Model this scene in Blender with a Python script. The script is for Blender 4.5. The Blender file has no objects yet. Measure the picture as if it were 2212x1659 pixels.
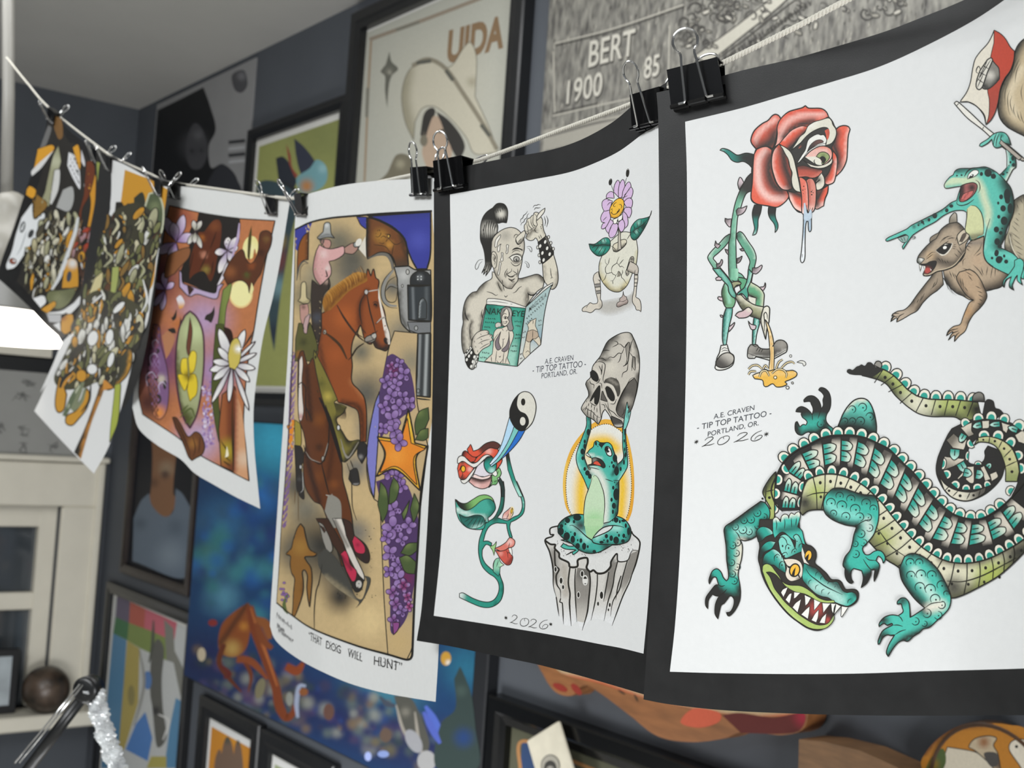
import bpy, math, random
import numpy as np
from mathutils import Vector, Matrix
from mathutils.geometry import delaunay_2d_cdt

scene = bpy.context.scene
COL = scene.collection
R = math.radians

# ---------------------------------------------------------------- camera
FPX = 2600.0                      # focal length in photograph pixels (2212 x 1659)
YAW, PITCH, ROLL = R(37.46), R(2.59), R(3.81)
CAM = Vector((0, 0, 1.5))
_f = Vector((-math.cos(YAW) * math.cos(PITCH), math.sin(YAW) * math.cos(PITCH), math.sin(PITCH)))
_r0 = Vector((math.sin(YAW), math.cos(YAW), 0))
_u0 = _r0.cross(_f)
_r = math.cos(ROLL) * _r0 + math.sin(ROLL) * _u0
_u = -math.sin(ROLL) * _r0 + math.cos(ROLL) * _u0
cd = bpy.data.cameras.new('camera')
cd.sensor_width = 36.0
cd.lens = FPX * 36.0 / 2212.0
cd.clip_start = 0.05
cd.dof.use_dof = True
cd.dof.focus_distance = 0.735
cd.dof.aperture_fstop = 15.0
cam = bpy.data.objects.new('camera', cd)
M = Matrix((( _r.x, _u.x, -_f.x, CAM.x), (_r.y, _u.y, -_f.y, CAM.y), (_r.z, _u.z, -_f.z, CAM.z), (0, 0, 0, 1)))
cam.matrix_world = M
COL.objects.link(cam)
scene.camera = cam

# ---------------------------------------------------------------- world, unseen fill lights, exposure
scene.view_settings.view_transform = 'Standard'
scene.view_settings.look = 'None'
scene.view_settings.exposure = 0.52
scene.view_settings.gamma = 1.0
scene.view_settings.use_curve_mapping = False
scene.cycles.use_denoising = True
w = bpy.data.worlds.new('room_air'); scene.world = w
w.use_nodes = True
w.node_tree.nodes['Background'].inputs[0].default_value = (0.9, 0.95, 1.0, 1)
w.node_tree.nodes['Background'].inputs[1].default_value = 0.25

def area(name, loc, target, sx, sy, power, col):
    l = bpy.data.lights.new(name, 'AREA'); l.shape = 'RECTANGLE'
    l.size = sx; l.size_y = sy; l.energy = power; l.color = col
    o = bpy.data.objects.new(name, l); COL.objects.link(o)
    o.location = loc
    o.rotation_euler = (Vector(target) - Vector(loc)).to_track_quat('-Z', 'Y').to_euler()
    return o
area('unseen_overhead_fill', (-1.0, -1.15, 2.45), (-1.05, 0.45, 1.30), 1.2, 0.5, 16.5, (0.97, 0.99, 1.0))  # unseen light above and behind the camera, put in for the sheets
area('unseen_overhead_fill', (0.1, -2.0, 2.55), (0.1, -1.99, 0), 1.6, 1.2, 62, (0.96, 0.985, 1.0))  # added down light, its floor bounce lifts the ceiling and lower walls
area('unseen_overhead_fill', (-2.6, -0.9, 2.5), (-2.9, 0.6, 0.6), 0.9, 0.5, 4.5, (0.97, 0.99, 1.0))  # unseen overhead light, added for the left end of the room
area('added_wall_fill', (-1.8, 0.80, 2.5), (-2.2, 1.40, 0.3), 2.4, 0.2, 10, (0.98, 0.99, 1.0))  # added light without a fixture, brightens the pictures on the back wall
area('added_low_fill', (0.5, 0.6, 0.75), (-1.5, 1.5, 1.0), 0.5, 0.3, 14, (0.98, 0.99, 1.0))  # added low light out of view, lifts the lower right of the wall
area('added_low_fill', (-1.9, 0.35, 0.3), (-2.9, 1.5, 0.75), 0.8, 0.4, 11, (0.98, 0.99, 1.0))  # added light below the view, lifts the lower left of the wall

# ---------------------------------------------------------------- projection helpers
def ray(px, py):
    return _f + _r * ((px - 1106.0) / FPX) - _u * ((py - 829.5) / FPX)
def at(px, py, t):                 # point at depth t on the line of sight
    return CAM + ray(px, py) * t
def on_plane(px, py, axis, val):
    d = ray(px, py)
    return CAM + d * ((val - CAM[axis]) / d[axis])

# ---------------------------------------------------------------- colours, materials
def lin(c):
    return c / 12.92 if c <= 0.04045 else ((c + 0.055) / 1.055) ** 2.4
_cc = {}
def C(h):
    if not isinstance(h, str):
        return h
    if h not in _cc:
        s = h
        if len(s) == 3:
            s = ''.join(c * 2 for c in s)
        _cc[h] = tuple(lin(int(s[i:i + 2], 16) / 255.0) for i in (0, 2, 4))
    return _cc[h]

_mats = {}
def mat(name, h='888', rough=0.6, metal=0.0, noise=0.0, scale=30.0, bump=0.0, bscale=200.0, spec=0.5, emit=0.0, stretch=None, h2=None):
    """procedural surface: a colour broken up by noise, optional bump"""
    if name in _mats:
        return _mats[name]
    m = bpy.data.materials.new(name); m.use_nodes = True
    nt = m.node_tree; b = nt.nodes['Principled BSDF']
    c = C(h) + (1,)
    b.inputs['Base Color'].default_value = c
    b.inputs['Roughness'].default_value = rough
    b.inputs['Metallic'].default_value = metal
    b.inputs['Specular IOR Level'].default_value = spec
    tc = nt.nodes.new('ShaderNodeTexCoord'); mp = nt.nodes.new('ShaderNodeMapping')
    nt.links.new(tc.outputs['Object'], mp.inputs['Vector'])
    if stretch:
        mp.inputs['Scale'].default_value = stretch
    if noise or h2:
        n = nt.nodes.new('ShaderNodeTexNoise'); n.inputs['Scale'].default_value = scale
        n.inputs['Detail'].default_value = 4
        nt.links.new(mp.outputs[0], n.inputs['Vector'])
        rp = nt.nodes.new('ShaderNodeValToRGB')
        c0 = C(h2) + (1,) if h2 else tuple(x * (1 - noise) for x in c[:3]) + (1,)
        c1 = c if h2 else tuple(min(1, x * (1 + noise)) for x in c[:3]) + (1,)
        rp.color_ramp.elements[0].position = 0.3; rp.color_ramp.elements[1].position = 0.7
        rp.color_ramp.elements[0].color = c0; rp.color_ramp.elements[1].color = c1
        nt.links.new(n.outputs['Fac'], rp.inputs['Fac'])
        nt.links.new(rp.outputs['Color'], b.inputs['Base Color'])
    if bump:
        n2 = nt.nodes.new('ShaderNodeTexNoise'); n2.inputs['Scale'].default_value = bscale
        nt.links.new(mp.outputs[0], n2.inputs['Vector'])
        bp = nt.nodes.new('ShaderNodeBump'); bp.inputs['Strength'].default_value = bump
        bp.inputs['Distance'].default_value = 0.001
        nt.links.new(n2.outputs['Fac'], bp.inputs['Height']); nt.links.new(bp.outputs[0], b.inputs['Normal'])
    if emit:
        b.inputs['Emission Color'].default_value = c
        b.inputs['Emission Strength'].default_value = emit
    _mats[name] = m
    return m
def ink_mat(name, rough=0.55, grain=0.06, scale=900.0):
    """pigment laid on paper: its colour is the painted colour stored per point, with paper grain"""
    if name in _mats:
        return _mats[name]
    m = bpy.data.materials.new(name); m.use_nodes = True
    nt = m.node_tree; b = nt.nodes['Principled BSDF']
    b.inputs['Roughness'].default_value = rough
    b.inputs['Specular IOR Level'].default_value = 0.3
    at_ = nt.nodes.new('ShaderNodeAttribute'); at_.attribute_name = 'pigment'
    tc = nt.nodes.new('ShaderNodeTexCoord')
    n = nt.nodes.new('ShaderNodeTexNoise'); n.inputs['Scale'].default_value = scale; n.inputs['Detail'].default_value = 3
    nt.links.new(tc.outputs['Object'], n.inputs['Vector'])
    mr = nt.nodes.new('ShaderNodeMapRange')
    mr.inputs['From Min'].default_value = 0.3; mr.inputs['From Max'].default_value = 0.7
    mr.inputs['To Min'].default_value = 1 - grain; mr.inputs['To Max'].default_value = 1 + grain
    nt.links.new(n.outputs['Fac'], mr.inputs['Value'])
    vm = nt.nodes.new('ShaderNodeVectorMath'); vm.operation = 'SCALE'
    nt.links.new(at_.outputs['Color'], vm.inputs[0]); nt.links.new(mr.outputs[0], vm.inputs['Scale'])
    nt.links.new(vm.outputs[0], b.inputs['Base Color'])
    _mats[name] = m
    return m

# ---------------------------------------------------------------- scene-graph helpers
def tag(o, label=None, cat=None, group=None, kind=None):
    if label: o['label'] = label
    if cat: o['category'] = cat
    if group: o['group'] = group
    if kind: o['kind'] = kind
    return o
def empty(name, loc, label, cat, group=None):
    o = bpy.data.objects.new(name, None); COL.objects.link(o)
    o.location = loc; o.empty_display_size = 0.02
    return tag(o, label, cat, group)
def put(name, verts, faces, m, parent=None, smooth=False, label=None, cols=None):
    me = bpy.data.meshes.new(name)
    me.from_pydata([tuple(v) for v in verts], [], faces)
    me.update()
    if cols is not None:
        a = me.attributes.new('pigment', 'FLOAT_COLOR', 'POINT')
        arr = np.ones((len(verts), 4), dtype=np.float32); arr[:, :3] = np.array(cols, dtype=np.float32)
        a.data.foreach_set('color', arr.ravel())
    if smooth:
        me.polygons.foreach_set('use_smooth', [True] * len(me.polygons))
    if m: me.materials.append(m)
    o = bpy.data.objects.new(name, me); COL.objects.link(o)
    if parent is not None:
        o.parent = parent
        o.matrix_parent_inverse = Matrix.Translation(-parent.location)
    else:                               # origin at the thing's own centre
        c = Vector((0, 0, 0))
        for v in me.vertices: c += v.co
        c /= max(1, len(me.vertices))
        me.transform(Matrix.Translation(-c)); o.location = c
    if label: o['label'] = label
    return o

class MB:
    """collects simple solids into one mesh"""
    def __init__(s): s.v = []; s.f = []
    def quad(s, a, b, c, d):
        n = len(s.v); s.v += [a, b, c, d]; s.f.append((n, n + 1, n + 2, n + 3))
    def box(s, lo, hi, fr=None, bev=0.0):
        x0, y0, z0 = lo; x1, y1, z1 = hi
        if bev:
            return s.bbox(lo, hi, bev, fr)
        n = len(s.v)
        p = [(x0, y0, z0), (x1, y0, z0), (x1, y1, z0), (x0, y1, z0), (x0, y0, z1), (x1, y0, z1), (x1, y1, z1), (x0, y1, z1)]
        s.v += [fr @ Vector(q) if fr else Vector(q) for q in p]
        s.f += [tuple(n + i for i in q) for q in ((0, 3, 2, 1), (4, 5, 6, 7), (0, 1, 5, 4), (1, 2, 6, 5), (2, 3, 7, 6), (3, 0, 4, 7))]
    def bbox(s, lo, hi, b, fr):
        x0, y0, z0 = lo; x1, y1, z1 = hi
        rings = []
        for z, i in ((z0, b), (z0 + b, 0), (z1 - b, 0), (z1, b)):
            pts = []
            for (sx, sy) in ((0, 0), (1, 0), (1, 1), (0, 1)):
                X = (x1 - i) if sx else (x0 + i); Y = (y1 - i) if sy else (y0 + i)
                dx = -b if sx else b; dy = -b if sy else b
                if (sx + sy) % 2 == 0: pts += [(X, Y + dy, z), (X + dx, Y, z)]
                else: pts += [(X + dx, Y, z), (X, Y + dy, z)]
            rings.append(pts)
        s.loft([[fr @ Vector(p) if fr else Vector(p) for p in r] for r in rings], True, True)
    def loft(s, rings, closed=True, caps=True):
        n = len(s.v); k = len(rings[0])
        for r in rings: s.v += list(r)
        for i in range(len(rings) - 1):
            for j in range(k if closed else k - 1):
                a = n + i * k + j; b = n + i * k + (j + 1) % k
                s.f.append((a, b, b + k, a + k))
        if caps:
            s.f.append(tuple(n + j for j in reversed(range(k))))
            s.f.append(tuple(n + (len(rings) - 1) * k + j for j in range(k)))
    def tube(s, pts, r, seg=8, closed=False):
        pts = [Vector(p) for p in pts]; m = len(pts)
        rr = r if isinstance(r, (list, tuple)) else [r] * m
        rings = []; nrm = None
        for i, p in enumerate(pts):
            a = pts[max(0, i - 1)]; b = pts[min(m - 1, i + 1)]
            t = (b - a).normalized()
            if nrm is None:
                nrm = t.orthogonal().normalized()
            else:
                nrm = (nrm - t * nrm.dot(t)).normalized()
            bi = t.cross(nrm)
            rings.append([p + (nrm * math.cos(2 * math.pi * j / seg) + bi * math.sin(2 * math.pi * j / seg)) * rr[i] for j in range(seg)])
        s.loft(rings, True, True)
    def lathe(s, prof, fr, seg=32):
        rings = [[fr @ Vector((r * math.cos(2 * math.pi * j / seg), r * math.sin(2 * math.pi * j / seg), z)) for j in range(seg)] for r, z in prof]
        s.loft(rings, True, True)
    def prism(s, poly, fr, d0, d1):
        """polygon given in the frame's x, z; extruded along its y from d0 to d1"""
        s.loft([[fr @ Vector((x, d, z)) for x, z in poly] for d in (d0, d1)], True, True)
    def build(s, name, m, parent=None, smooth=False, label=None):
        return put(name, s.v, s.f, m, parent, smooth, label)

# ---------------------------------------------------------------- spline helpers
def parse(s):
    """'x,y x,y! ...' -> points and corner flags"""
    if not isinstance(s, str):
        return [tuple(p[:2]) for p in s], [len(p) > 2 and bool(p[2]) for p in s]
    P = []; K = []
    for tok in s.split():
        k = tok.endswith('!')
        x, y = tok.rstrip('!').split(',')
        P.append((float(x), float(y))); K.append(k)
    return P, K
def _cr(p0, p1, p2, p3, n):
    t = np.linspace(0, 1, n, endpoint=False)[:, None]
    return 0.5 * ((2 * p1) + (-p0 + p2) * t + (2 * p0 - 5 * p1 + 4 * p2 - p3) * t ** 2 + (-p0 + 3 * p1 - 3 * p2 + p3) * t ** 3)
def spline(P, K, closed, step):
    P = np.array(P, dtype=float); n = len(P)
    if n < 2: return P
    out = []
    segs = n if closed else n - 1
    for i in range(segs):
        a = i; b = (i + 1) % n
        p1, p2 = P[a], P[b]
        if closed:
            p0, p3 = P[a - 1], P[(b + 1) % n]
        else:
            p0 = P[a - 1] if a > 0 else 2 * p1 - p2
            p3 = P[b + 1] if b + 1 < n else 2 * p2 - p1
        if K[a]: p0 = 2 * p1 - p2
        if K[b]: p3 = 2 * p2 - p1
        L = np.linalg.norm(p2 - p1)
        k = max(1, int(math.ceil(L / step)))
        if K[a] and K[b]: k = max(1, int(math.ceil(L / (step * 2))))
        # keep the tangents within the length of this span so tight outlines do not loop
        for q, lim in ((p0, p1), (p3, p2)):
            pass
        d0 = p1 - p0; l0 = np.linalg.norm(d0)
        if l0 > 2.0 * L: p0 = p1 - d0 * (2.0 * L / l0)
        d3 = p3 - p2; l3 = np.linalg.norm(d3)
        if l3 > 2.0 * L: p3 = p2 + d3 * (2.0 * L / l3)
        out.append(_cr(p0, p1, p2, p3, k))
    o = np.concatenate(out)
    if not closed: o = np.vstack([o, P[-1]])
    return o
def inside(poly, pts):
    x, y = pts[:, 0], pts[:, 1]; res = np.zeros(len(pts), bool)
    a = poly; b = np.roll(poly, -1, axis=0)
    for (x0, y0), (x1, y1) in zip(a, b):
        if y0 == y1: continue
        c = ((y0 > y) != (y1 > y)) & (x < (x1 - x0) * (y - y0) / (y1 - y0) + x0)
        res ^= c
    return res
def pdist(pts, pl):
    """distance of many points to a polyline"""
    d = np.full(len(pts), 1e9)
    for i in range(len(pl) - 1):
        a = pl[i]; ab = pl[i + 1] - a; L = (ab @ ab) or 1e-9
        t = np.clip(((pts - a) @ ab) / L, 0, 1)
        d = np.minimum(d, np.linalg.norm(pts - a - t[:, None] * ab, axis=1))
    return d

INK = '26241f'
class Art:
    """pigment laid on a surface.  Coordinates are read off an enlarged view: x*k+ox, y*k+oy."""
    def __init__(s, surf, ox=0, oy=0, k=1.0, base=2.1e-4, fine=3.0, lw=1.0, step=4.5e-6):
        s.surf = surf; s.V = []; s.F = []; s.Cl = []; s.n = 0; s.base = base
        s.fine = fine; s.lw = lw; s.STEP = step; s.ek = 1.0; s.top = {}; s.view(ox, oy, k)
    def view(s, ox, oy, k):
        s.ox, s.oy, s.k = ox, oy, k; return s
    def _p(s, P): return np.array(P, dtype=float) * s.k + np.array([s.ox, s.oy])
    def _add(s, pts, faces, cols, box=False):
        # one coat higher than whatever pigment already lies underneath
        q = (np.asarray(pts) // 8).astype(int)
        if box:
            a, b_ = q.min(0), q.max(0)
            cells = [(i, j) for i in range(a[0], b_[0] + 1) for j in range(a[1], b_[1] + 1)]
        else:
            cells = list({(int(i), int(j)) for i, j in q})
        lv = 1 + max([s.top.get(c, 0) for c in cells], default=0)
        for c in cells: s.top[c] = lv
        off = s.base + lv * s.STEP
        b = len(s.V)
        for p in pts: s.V.append(s.surf(p[0], p[1], off))
        s.F += [tuple(b + i for i in f) for f in faces]
        s.Cl += cols
    def _shade(s, pts, col, sh):
        c = np.tile(np.array(C(col)), (len(pts), 1))
        for q in sh:
            kind = q[0]; st = 1.0
            if kind == 'l':
                a = s._p([q[1:3]])[0]; b = s._p([q[3:5]])[0]; cc = q[5]; st = q[6] if len(q) > 6 else 1.0
                ab = b - a
                wgt = np.clip(((pts - a) @ ab) / (ab @ ab), 0, 1)
            elif kind == 'r':
                ctr = s._p([q[1:3]])[0]; r = q[3] * s.k; cc = q[4]; st = q[5] if len(q) > 5 else 1.0
                wgt = np.clip(1 - np.linalg.norm(pts - ctr, axis=1) / r, 0, 1)
            else:
                P, K = parse(q[1]); pl = spline(s._p(P), K, False, 6)
                cc = q[3]; st = q[4] if len(q) > 4 else 1.0
                wgt = np.clip(1 - pdist(pts, pl) / (q[2] * s.k * s.ek), 0, 1)
            wgt = wgt * wgt * (3 - 2 * wgt) * st
            c = c * (1 - wgt[:, None]) + np.array(C(cc)) * wgt[:, None]
        return c
    def fill(s, path, col, sh=(), ol=0, olc=INK, g=None, mottle=0):
        P, K = parse(path)
        bd = spline(s._p(P), K, True, s.fine)
        # drop coincident neighbours
        keep = np.linalg.norm(bd - np.roll(bd, 1, axis=0), axis=1) > 0.05
        bd = bd[keep]
        if len(bd) < 3: return
        lo = bd.min(0); hi = bd.max(0)
        ext = hi - lo
        if g is None:
            g = min(7.0, max(2.0, math.sqrt(ext[0] * ext[1]) / 9)) if (len(sh) or mottle) else 8.0
        xs = np.arange(lo[0] + g * .5, hi[0], g); ys = np.arange(lo[1] + g * .5, hi[1], g)
        pts = bd
        if len(xs) and len(ys):
            gx, gy = np.meshgrid(xs, ys); gx[::2] += g * .25; gx[1::2] -= g * .25
            gp = np.stack([gx.ravel(), gy.ravel()], 1)
            gp = gp[inside(bd, gp)]
            if len(gp):
                gp = gp[pdist(gp, np.vstack([bd, bd[:1]])) > g * .35]
                pts = np.vstack([bd, gp])
        nb = len(bd)
        r = delaunay_2d_cdt([Vector(p) for p in pts], [], [list(range(nb))], 1, 1e-4)
        ov = np.array([tuple(v) for v in r[0]])
        if len(ov) == 0: return
        c = s._shade(ov, col, sh)
        if mottle:
            rs = np.random.RandomState(int(abs(lo.sum())) % 9999)
            c = c * (1 + (rs.rand(len(c), 1) - .5) * 2 * mottle)
        fc = []
        for f in r[2]:
            a, b, d = ov[f[0]], ov[f[1]], ov[f[2]]
            ar = (b[0] - a[0]) * (d[1] - a[1]) - (b[1] - a[1]) * (d[0] - a[0])
            fc.append(tuple(reversed(f)) if ar > 0 else tuple(f))
        s._add(ov, fc, [tuple(x) for x in c], True)
        if ol: s._ribbon(np.vstack([bd, bd[:1]]), ol, olc, (1, 1, 1), True)
    def _ribbon(s, pl, wd, col, prof, closed=False):
        d = np.linalg.norm(np.diff(pl, axis=0), axis=1)
        ok = np.concatenate([[True], d > 0.02]); pl = pl[ok]
        if len(pl) < 2: return
        d = np.linalg.norm(np.diff(pl, axis=0), axis=1)
        cum = np.concatenate([[0], np.cumsum(d)]); u = cum / cum[-1]
        wv = np.interp(u, np.linspace(0, 1, len(prof)), prof) * wd * s.k * 0.5 * s.lw
        tn = np.gradient(pl, axis=0)
        if closed:
            t = pl[1] - pl[-2]; tn[0] = t; tn[-1] = t
        tn /= np.maximum(np.linalg.norm(tn, axis=1, keepdims=True), 1e-6)
        nm = np.stack([-tn[:, 1], tn[:, 0]], 1)
        L = pl + nm * wv[:, None]; Rr = pl - nm * wv[:, None]
        m = len(pl); pts = np.vstack([L, Rr])
        fc = [(i, i + 1, m + i + 1, m + i) for i in range(m - 1)]
        s._add(pts, fc, [C(col)] * (2 * m))
    def line(s, path, wd, col=INK, prof=(.45, 1, 1, .45), step=None):
        for one in (path.split('|') if isinstance(path, str) else [path]):
            P, K = parse(one)
            s._ribbon(spline(s._p(P), K, False, step or s.fine), wd, col, prof)
    def band(s, path, wd, col, prof=(1, 1), ol=0, olc=INK, edge=None, step=None):
        """a broad stroke (stem, limb) with an outline and a darker edge"""
        P, K = parse(path)
        c = spline(s._p(P), K, False, step or s.fine)
        if ol: s._ribbon(c, wd + 2 * ol, olc, prof)
        if edge: s._ribbon(c, wd, edge, prof); s._ribbon(c, wd * .62, col, prof)
        else: s._ribbon(c, wd, col, prof)
    def dot(s, x, y, rx, ry=None, col=INK, rot=0, ol=0, olc=INK, sh=(), n=14):
        ry = ry or rx; a = R(rot); q = []
        for i in range(n):
            t = 2 * math.pi * i / n
            cx, cy = rx * math.cos(t), ry * math.sin(t)
            q.append((x + cx * math.cos(a) - cy * math.sin(a), y + cx * math.sin(a) + cy * math.cos(a)))
        s.fill(q, col, sh, ol, olc)
    def dots(s, spec, col=INK):
        """'x,y,r x,y,rx,ry ...'"""
        for tok in spec.split():
            v = [float(q) for q in tok.split(',')]
            s.dot(v[0], v[1], v[2], v[3] if len(v) > 3 else None, col, n=9)
    def text(s, txt, x, y, right, up, col=INK, bold=0.0, align='CENTER'):
        """printed letters: right = view vector of one em along the line, up = view vector of one em upward"""
        cu = bpy.data.curves.new('lettering', 'FONT'); cu.body = txt; cu.align_x = align
        cu.resolution_u = 4; cu.offset = bold
        o = bpy.data.objects.new('lettering', cu); COL.objects.link(o)
        dg = bpy.context.evaluated_depsgraph_get(); dg.update()
        ev = o.evaluated_get(dg); me = ev.to_mesh()
        pts = [(x + v.co.x * right[0] + v.co.y * up[0], y + v.co.x * right[1] + v.co.y * up[1]) for v in me.vertices]
        fc = [tuple(reversed(p.vertices)) for p in me.polygons]
        ev.to_mesh_clear(); bpy.data.objects.remove(o); bpy.data.curves.remove(cu)
        if pts: s._add(s._p(pts), [tuple(reversed(f)) for f in fc], [C(col)] * len(pts))
    def build(s, name, parent, label=None, m=None):
        return put(name, s.V, s.F, m or ink_mat('tattoo_flash_ink'), parent, False, label, s.Cl)
# ================================================================ the room
YW, XW, ZC = 1.5, -4.28, 2.597         # picture wall, far left wall, ceiling
m_wall = mat('slate_wall_paint', '4a4e54', 0.75, noise=0.05, scale=6, bump=0.15, bscale=90)
m_ceil = mat('ceiling_paint', 'b3b2ae', 0.9, noise=0.03, scale=4, bump=0.1, bscale=60)
m_floor = mat('floor_boards', 'b3b0aa', 0.5, noise=0.12, scale=8, stretch=(1, 8, 1))
m_trim = mat('cream_trim_paint', 'cfcabb', 0.45, noise=0.03, scale=12)
def struct(name, lo, hi, m, label=None):
    b = MB(); b.box(lo, hi); o = b.build(name, m); return tag(o, label, None, None, 'structure')
struct('wall_back', (XW - 0.1, YW, 0), (2.6, YW + 0.1, ZC), m_wall)
struct('wall_right', (2.5, -3.2, 0), (2.6, YW, ZC), m_wall)
struct('wall_front', (XW - 0.1, -3.3, 0), (2.6, -3.2, ZC), m_wall)
struct('ceiling', (XW - 0.1, -3.3, ZC), (2.6, YW + 0.1, ZC + 0.1), m_ceil)
struct('floor', (XW - 0.1, -3.3, -0.1), (2.6, YW + 0.1, 0), m_floor)
# left wall with its window opening
wy1 = on_plane(118, 1250, 0, XW).y; wz1 = on_plane(60, 1092, 0, XW).z
wy0, wz0 = wy1 - 1.0, 0.47
b = MB()
b.box((XW - 0.1, -3.2, 0), (XW, wy0, ZC)); b.box((XW - 0.1, wy1, 0), (XW, YW, ZC))
b.box((XW - 0.1, wy0, wz1), (XW, wy1, ZC)); b.box((XW - 0.1, wy0, 0), (XW, wy1, wz0))
tag(b.build('wall_left', m_wall), kind='structure')
# window
tw = 0.135
b = MB()
b.box((XW, wy0 - tw, wz1), (XW + 0.025, wy1 + tw, wz1 + tw * 1.15), bev=0.006)
b.box((XW, wy1, wz0), (XW + 0.025, wy1 + tw, wz1), bev=0.006)
b.box((XW, wy0 - tw, wz0), (XW + 0.025, wy0, wz1), bev=0.006)
b.box((XW + 0.0, wy0 - tw - 0.012, wz1 + tw * 1.15), (XW + 0.045, wy1 + tw + 0.012, wz1 + tw * 1.15 + 0.02), bev=0.005)
b.box((XW, wy1 + tw * .82, wz0), (XW + 0.04, wy1 + tw, wz1 + tw * 1.15), bev=0.005)
win = tag(b.build('window_1', m_trim, label='cream framed window in the slate wall'), kind='structure')
b = MB()
b.box((XW - 0.09, wy1 - 0.06, wz0), (XW - 0.02, wy1, wz1), bev=0.004)
b.box((XW - 0.09, wy0, wz0), (XW - 0.02, wy0 + 0.06, wz1), bev=0.004)
b.box((XW - 0.088, wy0 + 0.055, wz1 - 0.075), (XW - 0.022, wy1 - 0.055, wz1), bev=0.004)
b.box((XW - 0.085, wy0 + 0.055, 0.80), (XW - 0.03, wy1 - 0.055, 0.86), bev=0.004)
b.build('window_sash', m_trim, win)
b = MB(); b.box((XW - 0.062, wy0, wz0), (XW - 0.056, wy1, wz1))
b.build('window_pane', mat('night_glass', '3b4044', 0.08, spec=0.8), win)
b = MB(); b.box((XW - 0.08, wy0 - tw - 0.05, wz0 - 0.05), (XW + 0.13, wy1 + tw + 0.03, wz0), bev=0.006)
b.build('window_sill', m_trim, win)

# ---------------------------------------------------------------- picture helpers on the walls
def wall_surf(yface):
    def s(px, py, off): return on_plane(px, py, 1, yface - off)
    return s
m_black = mat('black_frame_lacquer', '17181a', 0.35, noise=0.1, scale=20)
m_mat = mat('white_mat_board', 'c9c8c2', 0.8, noise=0.02, scale=60)
def framed(name, label, cat, x0, x1, z0, z1, fw, depth=0.025, m=None, board=None, step=False, group=None):
    """a frame of four mitred bars round a board; returns (thing, y of the board's face)"""
    m = m or m_black
    t = empty(name, ((x0 + x1) / 2, YW, z0), label, cat, group)
    yb, yf = YW - 0.001, YW - depth
    b = MB()
    prof = [(0, yb), (0, yf + .004), (.004, yf), (fw * .55, yf), (fw * .7, yf + (.008 if step else .002)), (fw, yf + (.012 if step else .004)), (fw, yb)]
    rings = []
    for (sx, sz) in ((0, 0), (1, 0), (1, 1), (0, 1), (0, 0)):
        rings.append([Vector(((x1 - i) if sx else (x0 + i), y, (z1 - i) if sz else (z0 + i))) for i, y in prof])
    b.loft(rings, True, False)
    b.build('frame', m, t)
    yface = YW - 0.008
    b = MB(); b.box((x0 + fw - .003, yface, z0 + fw - .003), (x1 - fw + .003, YW - .002, z1 - fw + .003))
    b.build('mat_board' if board is None else 'print', board or m_mat, t)
    return t, yface
# ================================================================ the line of hanging sheets
def invT(px, x0, t0, x1, t1):
    return 1.0 / (1 / t0 + (1 / t1 - 1 / t0) * (px - x0) / (x1 - x0))
def ease(x, a, b):
    u = min(1.0, max(0.0, (x - a) / (b - a))); return u * u * (3 - 2 * u)
class Sheet:
    """a sheet of paper hanging in the room: depth(px,py) bends it, the four edges cut it out"""
    def __init__(s, depth): s.depth = depth
    def surf(s, px, py, off=0.0):
        t = s.depth(px, py); d = ray(px, py)
        return CAM + d * (t - off / d.length)
    def grid(s, top, right, bottom, left, nu=80, nv=110, off=0.0):
        """Coons patch: top/bottom run left to right, left/right run downward"""
        def samp(path, n):
            P, K = parse(path)
            c = spline(P, K, False, 1.5)
            d = np.concatenate([[0], np.cumsum(np.linalg.norm(np.diff(c, axis=0), axis=1))])
            q = np.linspace(0, d[-1], n + 1)
            return np.stack([np.interp(q, d, c[:, 0]), np.interp(q, d, c[:, 1])], 1)
        T, B, L, Rr = samp(top, nu), samp(bottom, nu), samp(left, nv), samp(right, nv)
        v = []
        for j in range(nv + 1):
            b = j / nv
            for i in range(nu + 1):
                a = i / nu
                p = (1 - b) * T[i] + b * B[i] + (1 - a) * L[j] + a * Rr[j] - ((1 - a) * (1 - b) * T[0] + a * (1 - b) * T[-1] + (1 - a) * b * B[0] + a * b * B[-1])
                v.append(s.surf(p[0], p[1], off))
        f = [(j * (nu + 1) + i, (j + 1) * (nu + 1) + i, (j + 1) * (nu + 1) + i + 1, j * (nu + 1) + i + 1) for j in range(nv) for i in range(nu)]
        return v, f
def paper_part(name, m, parent, vf, label=None, thick=0.0003):
    """front, back and cut edges of a sheet, the edges kept crisp"""
    v, f = vf; n = len(v); nu = f[0][3] - f[0][0]
    nu = f[0][1] - f[0][0]                       # row length
    bk = [p + (p - CAM).normalized() * thick for p in v]
    rows = n // nu
    rim = [i for i in range(nu)] + [r * nu + nu - 1 for r in range(1, rows)] + [(rows - 1) * nu + i for i in range(nu - 2, -1, -1)] + [r * nu for r in range(rows - 2, 0, -1)]
    V = list(v) + bk + [v[i] for i in rim] + [bk[i] for i in rim]; k = len(rim)
    F = list(f) + [tuple(n + i for i in reversed(q)) for q in f]
    F += [(2 * n + i, 2 * n + (i + 1) % k, 2 * n + k + (i + 1) % k, 2 * n + k + i) for i in range(k)]
    return put(name, V, F, m, parent, True, label)
m_paper = mat('drawing_paper', 'dcdddc', 0.7, noise=0.012, scale=260, bump=0.1, bscale=1500)
m_paper2 = mat('watercolour_paper', 'd9dad8', 0.75, noise=0.015, scale=200, bump=0.12, bscale=1100)
m_border = mat('black_ink_border', '222222', 0.5, noise=0.16, scale=70, bump=0.05, bscale=1400, spec=0.3)

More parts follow.
